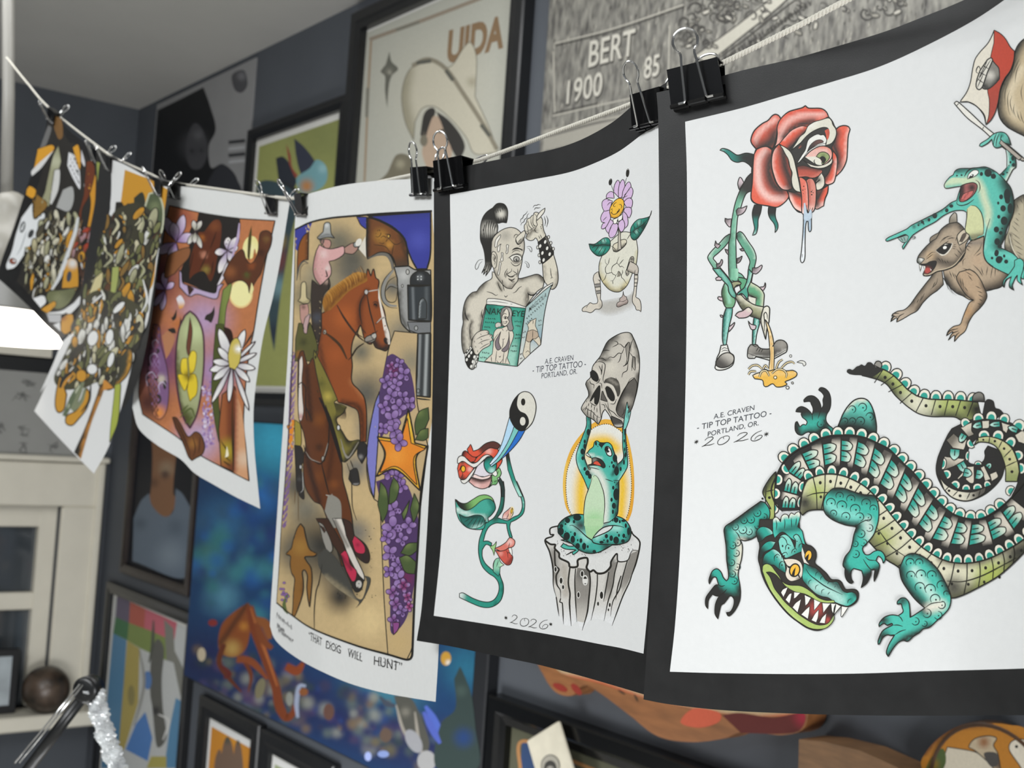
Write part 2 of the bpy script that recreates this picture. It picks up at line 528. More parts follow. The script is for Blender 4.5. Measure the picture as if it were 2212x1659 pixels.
# --- nearest sheet: rose, squirrel rider, alligator
def d1(px, py):
    return invT(px, 1404, .705, 2110, .597) + 0.012 * math.sin(math.pi * (px - 1380) / 1000) - 0.012 * ease(px, 2050, 2400)
S1 = Sheet(d1)
sheet1 = empty('flash_sheet', S1.surf(1800, 1545), 'nearest black bordered sheet, with a red rose figure and a green alligator', 'tattoo flash sheet', 'tattoo flash sheets pegged on the string')
paper_part('black_border', m_border, sheet1, S1.grid(
    '1418,200! 1490,184 1600,153 1700,130 1760,114 1900,72 1990,38 2090,-4 2200,-66 2400,-190!',
    '2400,-190! 2398,600 2392,1546!', '1390,1511! 1450,1522 1560,1534 1700,1541 1850,1545 2000,1546 2212,1545 2392,1546!',
    '1418,200! 1422,260 1424,600 1420,900 1410,1200 1396,1420 1390,1511!'))
paper_part('paper', m_paper, sheet1, S1.grid(
    '1480,263! 1600,234 1700,205 1800,176 1900,144 2000,99 2110,40 2212,-30 2330,-110!',
    '2330,-110! 2330,600 2326,1438!', '1447,1451! 1550,1454 1700,1456 1850,1455 2000,1450 2212,1444 2326,1438!',
    '1480,263! 1484,400 1483,700 1478,950 1470,1170 1459,1340 1447,1451!', off=0.00014))

# --- second sheet: cyclops, frog, vine
def d2(px, py):
    u = (px - 918) / 540
    return invT(px, 918, .935, 1404, .716) + 0.022 * math.sin(math.pi * u) * (1.15 - 0.5 * ease(py, 300, 1400)) + 0.004 * math.sin(math.pi * 3 * u) * (1 - ease(py, 250, 900))
S2 = Sheet(d2)
sheet2 = empty('flash_sheet', S2.surf(1145, 1440), 'black bordered sheet with a cyclops reading and a frog lifting a skull', 'tattoo flash sheet', 'tattoo flash sheets pegged on the string')
paper_part('black_border', m_border, sheet2, S2.grid(
    '937,392! 960,372 1010,358 1100,340 1180,326 1250,304 1320,266 1370,225 1400,203 1440,178!',
    '1440,178! 1440,600 1432,1000 1410,1506!', '900,1384! 972,1395 1044,1409 1100,1420 1166,1433 1250,1454 1330,1476 1386,1492 1410,1499!',
    '937,392! 937,600 933,900 925,1100 912,1300 900,1384!', nu=60))
paper_part('paper', m_paper, sheet2, S2.grid(
    '972,420! 1040,408 1150,388 1230,372 1290,350 1340,325 1390,288 1412,276 1428,266!',
    '1428,266! 1432,450 1429,700 1420,900 1412,1100 1400,1300 1390,1412!',
    '937,1330! 1000,1340 1100,1356 1200,1373 1292,1391 1340,1400 1388,1412!',
    '972,420! 974,620 968,850 962,1000 952,1180 937,1330!', off=0.00014))

# --- third sheet: the cowgirl painting on white watercolour paper
def d3(px, py):
    return invT(px, 640, 1.19, 950, .948) + 0.05 * (1 - ease(px, 590, 700)) * (0.4 + 0.6 * ease(py, 500, 1300)) + 0.02 * math.sin(math.pi * (px - 600) / 380)
S3 = Sheet(d3)
sheet3 = empty('flash_sheet', S3.surf(780, 1430), 'white sheet painted with riders on brown horses, captioned along the bottom', 'tattoo flash sheet', 'tattoo flash sheets pegged on the string')
paper_part('paper', m_paper2, sheet3, S3.grid(
    '640,433! 652,424 690,412 740,400 800,392 860,388 900,386 958,384!',
    '958,384! 962,700 960,1000 948,1390 941,1516!',
    '583,1352! 592,1378 612,1400 650,1427 700,1453 760,1478 830,1497 890,1508 941,1516!',
    '640,433! 630,600 622,760 613,900 606,1000 596,1150 586,1290 583,1352!'))

# --- fourth sheet: pink and orange painting
def d4(px, py):
    return invT(px, 330, 1.60, 610, 1.28) + 0.035 * math.sin(math.pi * (px - 270) / 380) + 0.03 * (1 - ease(px, 290, 340))
S4 = Sheet(d4)
sheet4 = empty('flash_sheet', S4.surf(430, 1010), 'white edged sheet with a purple and orange painting of bats and white flowers', 'tattoo flash sheet', 'tattoo flash sheets pegged on the string')
paper_part('paper', m_paper2, sheet4, S4.grid(
    '352,400! 386,402 440,408 500,416 560,424 600,428 627,429!',
    '627,429! 606,560 590,640 570,720 557,800 548,880 549,960 556,1040 562,1099!',
    '286,880! 300,926 340,962 390,992 420,1022 460,1046 510,1074 562,1099!',
    '352,400! 345,500 325,640 305,760 290,840 286,880!', nu=60, nv=90))

# --- fifth and sixth sheets: white and ochre collage drawings
def d5(px, py):
    return invT(px, 200, 1.86, 350, 1.54) + 0.05 * ease(py, 700, 1000) * (1 - ease(px, 150, 330))
S5 = Sheet(d5)
sheet5 = empty('flash_sheet', S5.surf(215, 950), 'black bordered sheet with an ochre and white heap, its white foot ending in a point', 'tattoo flash sheet', 'tattoo flash sheets pegged on the string')
paper_part('black_border', m_border, sheet5, S5.grid(
    '208,328! 240,338 280,358 320,380 345,398 364,400!',
    '364,400! 352,480 343,560 326,690 307,790 290,840 268,882!',
    '150,740! 190,800 230,850 268,882!',
    '208,328! 206,420 200,520 190,620 170,690 150,740!', nu=60, nv=80))
paper_part('paper', m_paper, sheet5, S5.grid(
    '240,344! 270,356 310,378 340,398 362,404!',
    '362,404! 352,480 340,560 326,650 306,700 285,790 262,880 236,962 203,1023!',
    '74,888! 118,936 160,980 203,1023!',
    '240,344! 240,420 232,480 215,560 200,640 176,700 152,726 120,780 92,850 74,888!', nu=60, nv=90, off=0.00035))
def d6(px, py):
    return invT(px, 60, 2.12, 205, 1.93) + 0.06 * math.sin(math.pi * ease(px, 0, 200)) * ease(py, 250, 700)
S6 = Sheet(d6)
sheet6 = empty('flash_sheet', S6.surf(70, 670), 'black twisted sheet with a white mask, last on the string beside the lamp rod', 'tattoo flash sheet', 'tattoo flash sheets pegged on the string')
paper_part('black_border', m_border, sheet6, S6.grid(
    '104,246! 120,250 150,282 180,306 212,330!',
    '212,330! 214,420 206,520 196,640 170,700 134,732!',
    '-6,600! 26,628 60,660 100,702 134,732!',
    '104,246! 92,310 70,370 56,410 30,490 4,560 -6,600!', nu=60, nv=80))

# ---------------------------------------------------------------- the string
def string_T(px):
    xs = [12, 110, 215, 330, 470, 610, 780, 930, 1150, 1404, 1555, 1830, 2300]
    ts = [2.30, 2.10, 1.90, 1.68, 1.47, 1.275, 1.10, .975, .845, .735, .685, .612, .52]
    return 1 / np.interp(px, xs, [1 / t for t in ts])
SP = '14,124 60,181 109,236 215,319 253,344 327,377 360,393 440,404 540,418 620,428 660,426 760,406 880,380 1010,353 1100,323 1220,278 1365,224 1460,184 1555,139 1710,63 1830,0 2000,-86 2300,-240'
_P, _K = parse(SP)
_sp = [at(p[0], p[1], string_T(p[0]) + 0.004) for p in spline(_P, _K, False, 3.0)]
def resample(pts, step):
    pts = [Vector(p) for p in pts]
    d = [0]
    for a, b2 in zip(pts, pts[1:]): d.append(d[-1] + (b2 - a).length)
    n = int(d[-1] / step); out = []; j = 0
    for i in range(n + 1):
        s_ = i * step
        while j < len(d) - 2 and d[j + 1] < s_: j += 1
        u = (s_ - d[j]) / max(1e-9, d[j + 1] - d[j])
        out.append(pts[j].lerp(pts[j + 1], u))
    return out
rope = resample(_sp, 0.0012)
b = MB()
for k in range(3):
    pts = []
    for i, p in enumerate(rope):
        t = (rope[min(len(rope) - 1, i + 1)] - rope[max(0, i - 1)]).normalized()
        n1 = t.cross(Vector((0, 0, 1))).normalized(); n2 = n1.cross(t)
        a = i * 0.0012 / 0.0075 * 2 * math.pi + k * 2.0944
        pts.append(p + (n1 * math.cos(a) + n2 * math.sin(a)) * 0.00085)
    b.tube(pts, 0.00088, 6)
m_cord = mat('white_cotton_cord', 'd8d4c8', 0.85, noise=0.06, scale=900)
tag(b.build('string', m_cord, smooth=True), 'white twisted cotton string slung from the lamp rod, carrying all the sheets', 'string')

# ---------------------------------------------------------------- binder clips
m_clip = mat('black_clip_steel', '0a0a0b', 0.25, spec=0.5, noise=0.1, scale=120)
m_wire = mat('nickel_wire', 'd6d6d4', 0.17, metal=0.92)
_clipmesh = {}
def local_mesh(key, fn, m):
    if key not in _clipmesh:
        bb = MB(); fn(bb)
        me = bpy.data.meshes.new(key); me.from_pydata([tuple(v) for v in bb.v], [], bb.f)
        me.polygons.foreach_set('use_smooth', [False] * len(me.polygons)); me.update(); me.materials.append(m)
        _clipmesh[key] = me
    return _clipmesh[key]
def clip_body(bb):                     # x along the string, z up, -y toward the viewer; width 32 mm
    hw, h, th = .016, .0215, .0006
    out = [(-.0017, 0), (-.0062, h), (.0062, h), (.0017, 0)]
    inn = [(.0011, .0006), (.0054, h - th * 1.4), (-.0054, h - th * 1.4), (-.0011, .0006)]
    poly = out + inn
    rings = [[Vector((x * (1.0 if z < .01 else .955), y, z)) for y, z in poly] for x in (-hw, hw)]
    bb.loft(rings, True, True)
    for sy in (-1, 1):                 # rolled lips that hold the handles
        for xa, xb in ((-hw, -.0065), (-.0052, .0052), (.0065, hw)):
            bb.tube([(xa, sy * .0026, .0004), (xb, sy * .0026, .0004)], .0014, 8)
def clip_handle(bb):                   # lies in its own x, z plane, hinged at the origin
    h = [(-.0105, 0), (-.0072, 0), (-.0064, .0012), (-.0048, .020), (-.0042, .0265), (-.0064, .0296), (-.0074, .0335), (-.0058, .0374), (-.0027, .0394), (0, .0398)]
    P = h + [(-x, z) for x, z in reversed(h[:-1])]
    c = spline(P, [i in (1, len(P) - 2) for i in range(len(P))], False, .0011)
    bb.tube([(x, 0, z) for x, z in c], .00075, 7)
def clip(label, px, py, t, ang, yaw, front=16.0, back=30.0, s=1.0, lean=0.0):
    """px, py: foot of the front jaw.  ang: slope along the string, yaw: turn about the vertical"""
    o = empty('binder_clip', at(px, py, t), label, 'binder clip', 'binder clips on the string')
    Mx = Matrix.Rotation(R(yaw), 4, 'Z') @ Matrix.Rotation(R(lean), 4, 'X') @ Matrix.Rotation(R(ang), 4, 'Y')
    o.rotation_euler = Mx.to_euler(); o.scale = (s, s, s)
    for nm, me, rot, y in (('body', local_mesh('body', clip_body, m_clip), 0, 0),
                           ('handle', local_mesh('handle', clip_handle, m_wire), front, -.0042), ('handle', local_mesh('handle', clip_handle, m_wire), back, .0042)):
        c = bpy.data.objects.new(nm, me); COL.objects.link(c); c.parent = o
        if nm == 'handle':
            c.location = (0, y, .0006)
            c.rotation_euler = (R(rot if y < 0 else -rot), 0, 0)
            c['label'] = 'bright nickel wire handle'
    return o
# ---------------------------------------------------------------- the clips, each on its own corner of paper
_spl = spline(_P, _K, False, 3.0)
def clip_on(label, sh, px, py, s=1.0, front=16, back=30, gap=.0035, turn=0.0, sl=None):
    y = lambda x: sl * x if sl is not None else float(np.interp(x, _spl[:, 0], _spl[:, 1]))
    d = sh.surf(px + 9, py + y(px + 9) - y(px)) - sh.surf(px - 9, py - y(px) + y(px - 9))
    yaw = math.degrees(math.atan2(d.y, d.x)); ang = -math.degrees(math.asin(d.z / d.length))
    return clip(label, px, py, sh.depth(px, py) - gap, ang, yaw + turn, front, back, s)
clip_on('large black clip at the top left corner of the rose sheet', S1, 1509, 222, 1.0, 17, 27, sl=-.24)
clip_on('black clip between the flower drawing and the rose sheet, handle leaning left', S2, 1402, 273, .95, 24, 20, turn=8, sl=-.35)
clip_on('black clip on the top left corner of the cyclops sheet', S2, 975, 409, 1.05, 16, 40, sl=-.17)
clip_on('black clip on the cowgirl sheet, left of the cyclops sheet corner clip', S3, 911, 423, 1.05, 14, 12, sl=-.02)
clip_on('clip at the top right corner of the purple bat painting', S4, 588, 463, .95, 30, 34)
clip_on('clip at the top left corner of the cowgirl sheet', S3, 650, 464, .95, 36, 40, turn=-8, sl=-.05)
clip_on('clip at the top right of the ochre heap sheet', S5, 343, 421, .95, 36, 30)
clip_on('clip at the top left corner of the purple bat painting', S4, 378, 429, .95, 34, 36)
clip_on('clip at the top right of the white mask sheet', S6, 208, 352, .95, 36, 30)
clip_on('clip at the top left of the ochre heap sheet', S5, 236, 368, .95, 34, 36)
clip_on('clip nearest the lamp rod, on the white mask sheet', S6, 110, 263, .95, 42, 26)
# ================================================================ drawings on the nearest sheet
TEAL, TEALD, TEALL = '2f9b8b', '1f7f70', '8fd3c6'
DK, RED, ROSEL, BONE, GREENY = '353330', 'dc5f48', 'ecb6aa', 'dad4c4', 'a9b86a'
def art_rose():
    A = Art(S1.surf, 1530, 210, .14467)
    # drool is drawn first, then stem, then the flower over it
    A.view(1530, 370, .14467)
    A.fill('1418,560! 1420,760 1410,960 1390,1200 1375,1310 1395,1365 1430,1340 1445,1250 1445,1060 1453,820 1475,735 1490,760 1495,860 1512,905 1537,880 1540,790 1540,640 1545,590!', 'ccd8e2', [('l', 1480, 560, 1480, 760, 'a9bccc'), ('l', 1400, 900, 1400, 1100, 'e3e6e8')], 15)
    A.line('1405,1230 1400,1290', 8)
    # stem
    A.fill('330,930! 250,980 170,1070 60,1180 0,1260 -5,1310 60,1420 160,1560 270,1680! 380,1680! 280,1560 180,1440 110,1350 75,1290 160,1210 250,1120 330,1020!', '6da68c', [('e', '250,980 60,1180 0,1260', 40, 'b9d3c2'), ('e', '75,1290 180,1440 330,1620', 45, 'b5d1bd'), ('l', 200, 1120, 330, 960, '50705f')], 15)
    A.fill('425,930! 470,900 520,930 600,1050 680,1170 715,1290 690,1430 660,1560 640,1680! 565,1680! 590,1560 605,1430 620,1340 560,1220 490,1110 430,1010!', '639f84', [('e', '520,930 680,1170 715,1290', 38, 'c5dbc9'), ('r', 440, 960, 90, '3d4f46')], 15)
    A.fill('650,20! 580,90 540,160 480,270 420,420 380,570 345,780 330,950 305,1080 300,1300 310,1560 350,1650 520,1700! 560,1620! 500,1540 440,1500 420,1400 415,1200 412,1000 430,760 440,680 480,560 520,430 570,330 645,290!', '72ab90',
           [('e', '330,950 305,1080 300,1300 310,1560', 50, '4a6a58'), ('e', '520,430 440,680 425,900 412,1100', 34, 'a8d3bd'), ('l', 440, 480, 545, 260, DK)], 15)
    for th in ('460,280! 440,180 470,90 500,110 530,170!', '250,700! 290,715 345,710! 330,830 290,810 250,750!', '415,590! 450,550 500,550 580,515! 550,590 500,640 430,660!',
               '110,1035! 125,1075 185,1105! 140,1150 95,1110!', '245,1160! 300,1180! 300,1245 265,1210!', '430,1300! 470,1290 505,1265 480,1340 430,1380!', '465,1160! 530,1150! 525,1190 490,1185!',
               '120,1385! 170,1370 200,1315 215,1350 190,1410 130,1445!', '660,1440! 730,1440 800,1400 790,1460 720,1530 655,1520!', '190,1615! 150,1580 110,1600 130,1630!'):
        A.fill(th, 'cdbcc0', [('r', float(th.split()[0].split(',')[0].strip('!')), float(th.split()[0].split(',')[1].strip('!')), 150, '3a3633', .9)], 14)
    # sepals
    A.view(1530, 210, .14467)
    A.fill('172,790! 215,765 300,785 370,830 440,865 560,835 670,850! 655,1060! 600,1000 520,960 430,972 350,940 290,860 230,810!', '2d7d72', [('e', '670,950 540,900', 220, '2b2a28'), ('e', '660,860 660,1050', 200, '2b2a28'), ('l', 250, 830, 180, 780, '88b5ab')], 15)
    A.view(1530, 370, .14467)
    A.fill('690,500! 660,600 660,680 680,790 690,860 660,958! 715,930 740,830 745,720 780,620 800,510!', '2f7c70', [('l', 730, 760, 735, 640, '2d2c2a'), ('l', 690, 850, 670, 950, 'a2c4bb')], 14)
    A.fill('900,530! 895,620 920,700 980,780 1000,850 995,918! 1035,860 1040,790 1010,710 1000,640 1010,540!', '2f7c70', [('l', 960, 740, 950, 620, '2d2c2a'), ('l', 1010, 830, 1000, 915, 'a2c4bb')], 14)
    # flower
    A.view(1530, 210, .14467)
    A.fill('715,775! 650,690 640,620 690,500 800,400 890,350 960,275 1010,258 1055,280 1085,325! 1200,220 1400,160 1450,128! 1500,165 1680,170 1760,220 1795,295! 1850,360 1880,430 1910,475! 1960,440 2030,425 2090,440 2115,480! 2085,600 2075,800 2060,950 2000,1080 1900,1185! 1870,1270 1790,1310! 1780,1420 1740,1520 1720,1620! 1600,1660 1390,1720 1290,1660 1220,1540 1190,1470! 1130,1570 1020,1640 880,1620 720,1590 650,1540 640,1450 660,1300 650,1100 680,880!', DK, [], 22)
    A.fill('715,770! 650,690 640,620 690,500 800,400 890,350 960,275 1010,258 1055,280 1085,330! 1040,430 1020,560 990,690 960,765! 900,742 800,745!', 'd75c46', [('e', '1000,330 850,440 740,560 690,700', 75, ROSEL), ('e', '690,470 640,620 700,760', 40, 'd2523d'), ('e', '1010,560 930,680 780,770', 210, DK), ('e', '1060,380 1020,600', 60, '6b4a44')], 15)
    A.fill('960,765! 1010,690 1030,560 1030,440 1080,325 1200,220 1400,160 1450,130! 1500,165 1680,170 1760,220 1795,290! 1700,340 1560,395 1480,440 1390,440 1270,490 1150,600 1060,695!', 'd9604b', [('e', '1720,250 1450,260 1250,320 1120,450 1060,600 1000,740', 90, 'e9b1a6'), ('e', '1750,220 1460,190 1200,250', 45, 'd8553f'), ('e', '1560,370 1400,400 1250,480 1140,600', 110, DK)], 15)
    A.fill('1060,695! 1150,590 1250,490 1390,430 1482,440! 1440,520 1350,610 1250,730 1200,790!', RED, [('e', '1120,620 1250,490 1400,430', 50, 'f0b9ac'), ('e', '1180,790 1330,640 1450,530', 105, DK)], 12)
    A.fill('722,780! 800,745 880,740 950,785! 945,900 945,1040 965,1150 1005,1265 1075,1355 1175,1400! 1200,1480 1150,1560 1030,1640 880,1620 720,1590 650,1530 640,1450 660,1250 670,1000 685,850!', 'dd634c', [('e', '850,800 760,920 745,1080 760,1280 820,1420 950,1510 1120,1510', 100, 'efc5bb'), ('e', '930,850 880,960 880,1150 920,1290 1000,1370 1120,1420', 150, '8a4d44', .9), ('e', '940,900 910,1050 930,1220 1000,1340 1100,1390', 105, DK)], 15)
    A.fill('1055,700! 980,790 950,900 950,1040 985,1180 1030,1290 1100,1370 1180,1387 1250,1365! 1242,1250 1245,1130 1205,1000 1190,900 1140,800!', RED, [('e', '1000,780 955,900 955,1040 990,1190 1060,1330 1180,1380', 60, 'f2bdb1'), ('e', '1120,780 1130,900 1150,1050 1210,1220 1230,1330', 150, DK)], 14)
    A.fill('1910,480! 1960,440 2030,425 2090,440 2115,480! 2085,600 2075,800 2060,950 2000,1080 1905,1185! 1920,1050 1928,900 1880,820 1845,750 1890,650 1912,560!', RED, [('e', '2100,470 2065,700 2055,920 1960,1110', 55, 'f0b4a6'), ('e', '1905,540 1880,700 1925,860 1930,1040', 120, DK)], 14)
    A.fill('1860,810! 1900,850 1925,930 1920,1060 1900,1180 1870,1270 1790,1305 1745,1290! 1740,1210 1800,1120 1850,980!', RED, [('e', '1915,930 1905,1150 1860,1260 1780,1300', 45, 'f3c1b5'), ('e', '1740,1240 1800,1100 1850,960', 60, DK)], 13)
    A.fill('1235,795! 1300,700 1370,590 1440,530 1490,430 1580,370 1680,340 1790,310 1840,350 1860,410 1905,480 1910,560 1880,640 1830,695 1755,718! 1775,610 1800,500 1770,455 1690,455 1580,500 1480,570 1380,680!', 'd8d5c5', [('e', '1480,450 1600,390', 60, 'e6e4da')], 12)
    A.fill('1345,770! 1400,670 1490,570 1570,540! 1500,640 1430,720!', 'b8604f', [('l', 1340, 770, 1400, 720, DK)])
    A.fill('1740,500! 1790,472 1812,520 1800,600 1770,640 1760,570!', RED, [('l', 1740, 520, 1790, 510, 'b5503e')])
    A.fill('1315,1000! 1400,860 1450,780 1490,640 1580,570 1640,550 1680,565 1720,560 1755,600 1768,650 1745,705! 1640,740 1540,800 1430,890! 1370,960!', 'e4e3dc', [], 12)
    A.fill('1470,830! 1520,720 1600,650 1680,635 1720,670 1640,700 1540,760!', '6a4b45', [('l', 1700, 650, 1500, 800, DK)], 8)
    A.fill('1425,892! 1500,800 1600,735 1730,692 1755,715 1640,760 1540,820!', 'e6e4de', [], 8)
    A.fill('1440,892! 1520,810 1640,740 1740,730 1820,765 1852,830 1842,910 1800,960 1740,1010 1640,1015 1560,975!', 'e3b4a8', [('e', '1600,740 1780,740 1850,830', 60, 'dd8573')], 16)
    A.fill('1445,892! 1590,885 1640,890 1690,960 1700,1005 1640,1010 1560,970!', 'dddacb', [], 0)
    A.fill('1610,885! 1660,830 1730,818 1790,850 1810,905 1760,970 1700,1000 1700,930!', '92a06c', [('r', 1720, 880, 60, '6f8050')], 12)
    A.fill('1660,905! 1700,880 1740,895 1758,940 1720,990 1695,960!', '26241f')
    A.line('1590,930 1578,960 1600,990', 14)
    A.fill('1405,930! 1500,990 1600,1022 1700,1015 1800,970 1852,900! 1845,980 1760,1042 1650,1062 1530,1040!', BONE, [], 12)
    A.fill('1325,1040! 1420,1022 1560,1060 1690,1085 1695,1130 1620,1190 1540,1205 1460,1185 1350,1195!', 'b45546', [('e', '1330,1040 1500,1050 1690,1090', 70, '5d3a34'), ('e', '1360,1190 1540,1205 1690,1120', 40, 'c97262')], 8)
    A.fill('1690,1130! 1730,1200 1735,1300 1700,1360 1640,1388 1612,1370 1608,1290 1670,1232 1600,1275 1640,1190!', BONE, [('r', 1640, 1230, 90, '55504a')], 13)
    A.fill('1060,705! 1150,750 1230,820 1280,930 1310,1060 1335,1180 1360,1300 1378,1418! 1310,1400 1262,1340 1242,1230 1252,1130 1222,1050 1195,930 1150,850 1110,770!', 'd8d4c4', [], 13)
    A.fill('1188,1405! 1270,1420 1390,1440 1395,1720! 1290,1660 1220,1540!', RED, [('e', '1210,1470 1270,1610 1380,1700', 70, 'f4c8bc'), ('e', '1230,1400 1390,1470', 95, DK)], 15)
    A.fill('1790,1320! 1780,1420 1740,1520 1722,1622! 1600,1662 1600,1400! 1700,1375!', RED, [('e', '1720,1600 1600,1660', 80, 'f2c0b4'), ('e', '1610,1400 1610,1600', 110, DK), ('e', '1700,1380 1640,1500', 60, DK)], 13)
    A.fill('1455,1250! 1500,1213 1560,1222 1600,1300 1612,1420 1602,1600 1570,1700 1490,1725 1490,1480!', 'd5897a', [('e', '1500,1240 1505,1400 1500,1640', 45, 'b0584a'), ('l', 1550, 1560, 1550, 1690, 'eabcb0')], 15)
    A.fill('1355,1195! 1400,1200 1460,1250 1482,1330 1493,1480 1495,1640 1470,1730 1400,1735 1395,1500 1378,1350!', 'dd7360', [('e', '1480,1280 1490,1600', 40, 'e9a294'), ('l', 1440, 1600, 1440, 1720, 'f0cfc6')], 15)
    A.dots('1425,1330,11,8 1412,1388,9 1445,1375,6 1420,1440,5 1540,1412,11 1565,1425,8 1545,1455,11 1555,1390,6')
    A.view(1530, 370, .14467)
    A.fill('1425,480! 1445,470 1470,590 1490,630 1515,560! 1545,590! 1540,700 1480,740 1425,720!', 'b9c9d6', [])
    A.line('1462,505 1472,580 1488,625 1515,570 1520,540|1560,540 1545,600', 12)
    # legs, hips, shoes and the watering spout
    A.view(1500, 580, .16878)
    A.fill('390,180! 350,290 360,400 395,490 450,515 500,490 525,420 515,380! 470,270 440,190!', '6fa27a', [('e', '360,230 355,330 380,450', 60, '3e4f3a'), ('e', '420,220 450,430', 40, '94cbb0')], 13)
    A.fill('550,110! 650,130 740,185 830,240 890,320 890,400 880,510! 775,470! 790,380! 700,340 610,330!', '5d9f78', [('e', '720,180 830,240 890,330 885,480', 55, 'd8d7bb'), ('e', '640,330 790,380', 60, '4a4a3c')], 14)
    A.fill('680,350! 790,380! 775,470 700,420!', 'd6d4c6', [], 8)
    A.fill('405,505! 370,620 360,760 358,900 375,995! 405,995! 425,850 455,700 480,600 488,505!', '3c9585', [('e', '400,520 365,700 365,950', 45, '1f4f47'), ('e', '440,540 420,760 395,990', 40, '9ad0c4')], 13)
    A.fill('760,630! 745,780 740,1000! 775,1000! 800,830 835,700 820,630!', '3c9585', [('e', '755,640 742,800 742,1000', 30, '1f4f47'), ('e', '800,660 775,990', 22, 'bfe0d8')], 13)
    A.fill('460,190! 500,170 560,165 600,190 560,220 510,250 540,330 600,340 660,400 770,465 880,490 930,500! 870,660! 780,630 700,600 610,520 560,440 520,360 470,270!', '9a9a78', [('e', '560,400 650,540 780,630 860,660', 75, '3f3e33'), ('e', '540,330 660,410 880,500', 60, 'd7d3bd'), ('r', 520, 290, 80, '4b4a3c')], 14)
    A.fill('230,0! 320,110 400,190 430,230 440,300 480,360 530,380! 530,330 500,270 480,200 430,120 330,0!', '45907f', [('e', '300,20 420,170 500,330', 38, '86bfac')], 14)
    A.fill('690,0! 680,120 640,240 580,290 550,320 560,340 610,320 680,400! 690,330 680,260 720,170 745,60!', '4d9a86', [('e', '735,60 690,240', 30, 'b4d8c8')], 14)
    A.line('595,325 640,380 670,395|550,370 545,330 600,280 640,240|500,270 540,215 590,205|440,100 500,160 570,160 600,190 585,220', 12)
    A.fill('440,115! 470,140 500,150 540,155 560,110 560,0! 445,0!', '79b596', [('e', '550,10 560,110', 50, '9fd1b4'), ('e', '450,0 450,110', 30, '4a6a58')])
    A.line('555,120 570,180', 10)
    A.fill('522,600! 560,560 620,540 690,495 745,545 710,600 650,630 570,635!', 'cbb0b2', [('r', 700, 520, 70, 'd8d1c2')], 14)
    A.fill('885,500! 930,480 962,510 955,680! 930,760 912,910! 880,800 850,680 860,580!', 'dedacb', [('e', '870,540 850,680 900,860', 30, 'aaa695')], 15)
    A.line('900,800 895,650 890,590 910,560 930,590 935,650', 13)
    A.fill('905,650! 950,720 990,830 1015,960 1020,1120 1015,1290! 955,1290! 965,1120 960,960 945,820!', 'e6cf9f', [('e', '960,800 990,1000 990,1280', 22, 'cfa35f')], 13)
    for th in ('270,130! 310,105 350,125! 340,150 280,150!', '360,370! 310,362 300,385 330,410 365,415!', '360,600! 330,595 340,620 365,628!', '440,750! 480,720 515,690 500,740 440,815!', '690,670! 720,710 790,730! 780,775 730,780 700,720!', '830,240! 890,230 905,180 910,230 880,285!'):
        A.fill(th, 'cdb9bd', [], 13)
    # shoes
    A.fill('340,985! 320,1080 290,1140 275,1220 265,1275 300,1300 380,1295 460,1260 500,1210 505,1120 460,1080 440,1050 420,975!', 'dcdad3', [], 14)
    A.fill('325,1120! 370,1090 440,1078 500,1120 500,1190 440,1250 350,1270 280,1240 275,1190!', '4d4a46', [('l', 340, 1220, 430, 1090, 'b9b4aa')], 14)
    A.line('345,1040 380,1015 430,1030|345,1065 390,1045 440,1060', 9)
    A.fill('720,975! 690,1020 680,1080 680,1130 700,1150 770,1150! 790,1130 960,1175! 1000,1165 1120,1100 1180,1060 1185,970 1130,920 1050,930 980,1020 880,1030 830,1010 800,975!', '55524d', [('e', '690,1120 960,1170 1180,1060', 45, 'e4e2da'), ('r', 1120, 960, 120, 'a9a49a'), ('r', 720, 1010, 90, 'b5b0a6'), ('l', 900, 1100, 880, 1020, '8d8981', .7)], 14)
    A.line('690,1085 800,1125 960,1140 1060,1110 1180,1040', 11)
    A.line('790,1060 820,1010|820,1070 850,1020|850,1075 880,1025|730,970 780,1000 800,985', 10)
    A.fill('958,1000! 1018,1000! 1020,1120 1012,1300! 955,1300! 965,1120!', 'e3c892', [('e', '990,1000 990,1280', 20, 'cfa35f')])
    A.line('962,990 967,1120 955,1290|1017,990 1022,1120 1015,1290', 12)
    # puddle
    A.fill('745,1370! 790,1345 840,1330 900,1290 960,1310 1050,1290 1170,1310 1260,1305 1310,1335 1300,1380 1230,1420 1160,1450 1185,1480 1130,1510 1050,1515 1000,1475 930,1510 890,1500 870,1430 770,1410!', 'e3b24c', [('e', '750,1365 860,1330 1000,1330 1290,1330', 28, 'eadfc2')], 13)
    for a_ in ('690,1290 740,1245 810,1240 870,1290', '690,1360 720,1320 790,1315', '830,1390 860,1320 920,1310 960,1380', '990,1345 1060,1290 1140,1300 1180,1350 1170,1400', '1110,1275 1180,1210 1250,1195 1280,1220', '1045,1280 1080,1200 1130,1165', '880,1280 910,1240 940,1275'):
        A.line(a_, 30, INK, (.8, 1, 1, .7)); A.line(a_, 12, 'e8d5a6', (.8, 1, 1, .7))
    A.dot(1035, 1395, 20, None, 'e6dcc0', ol=10)
    A.dot(1192, 1525, 20, None, 'dcdbd4', ol=10); A.dot(1255, 1465, 14, None, 'b9b7b0', ol=8); A.dot(1232, 1120, 14, 17, 'dcdbd4', ol=8)
    A.fill('1310,1200! 1360,1180 1410,1190 1428,1225 1400,1248 1385,1215!', 'dcdbd4', [], 9)
    return A.build('rose_drawing', sheet1, 'red rose headed figure with green stem body tipping a spout')
art_rose()

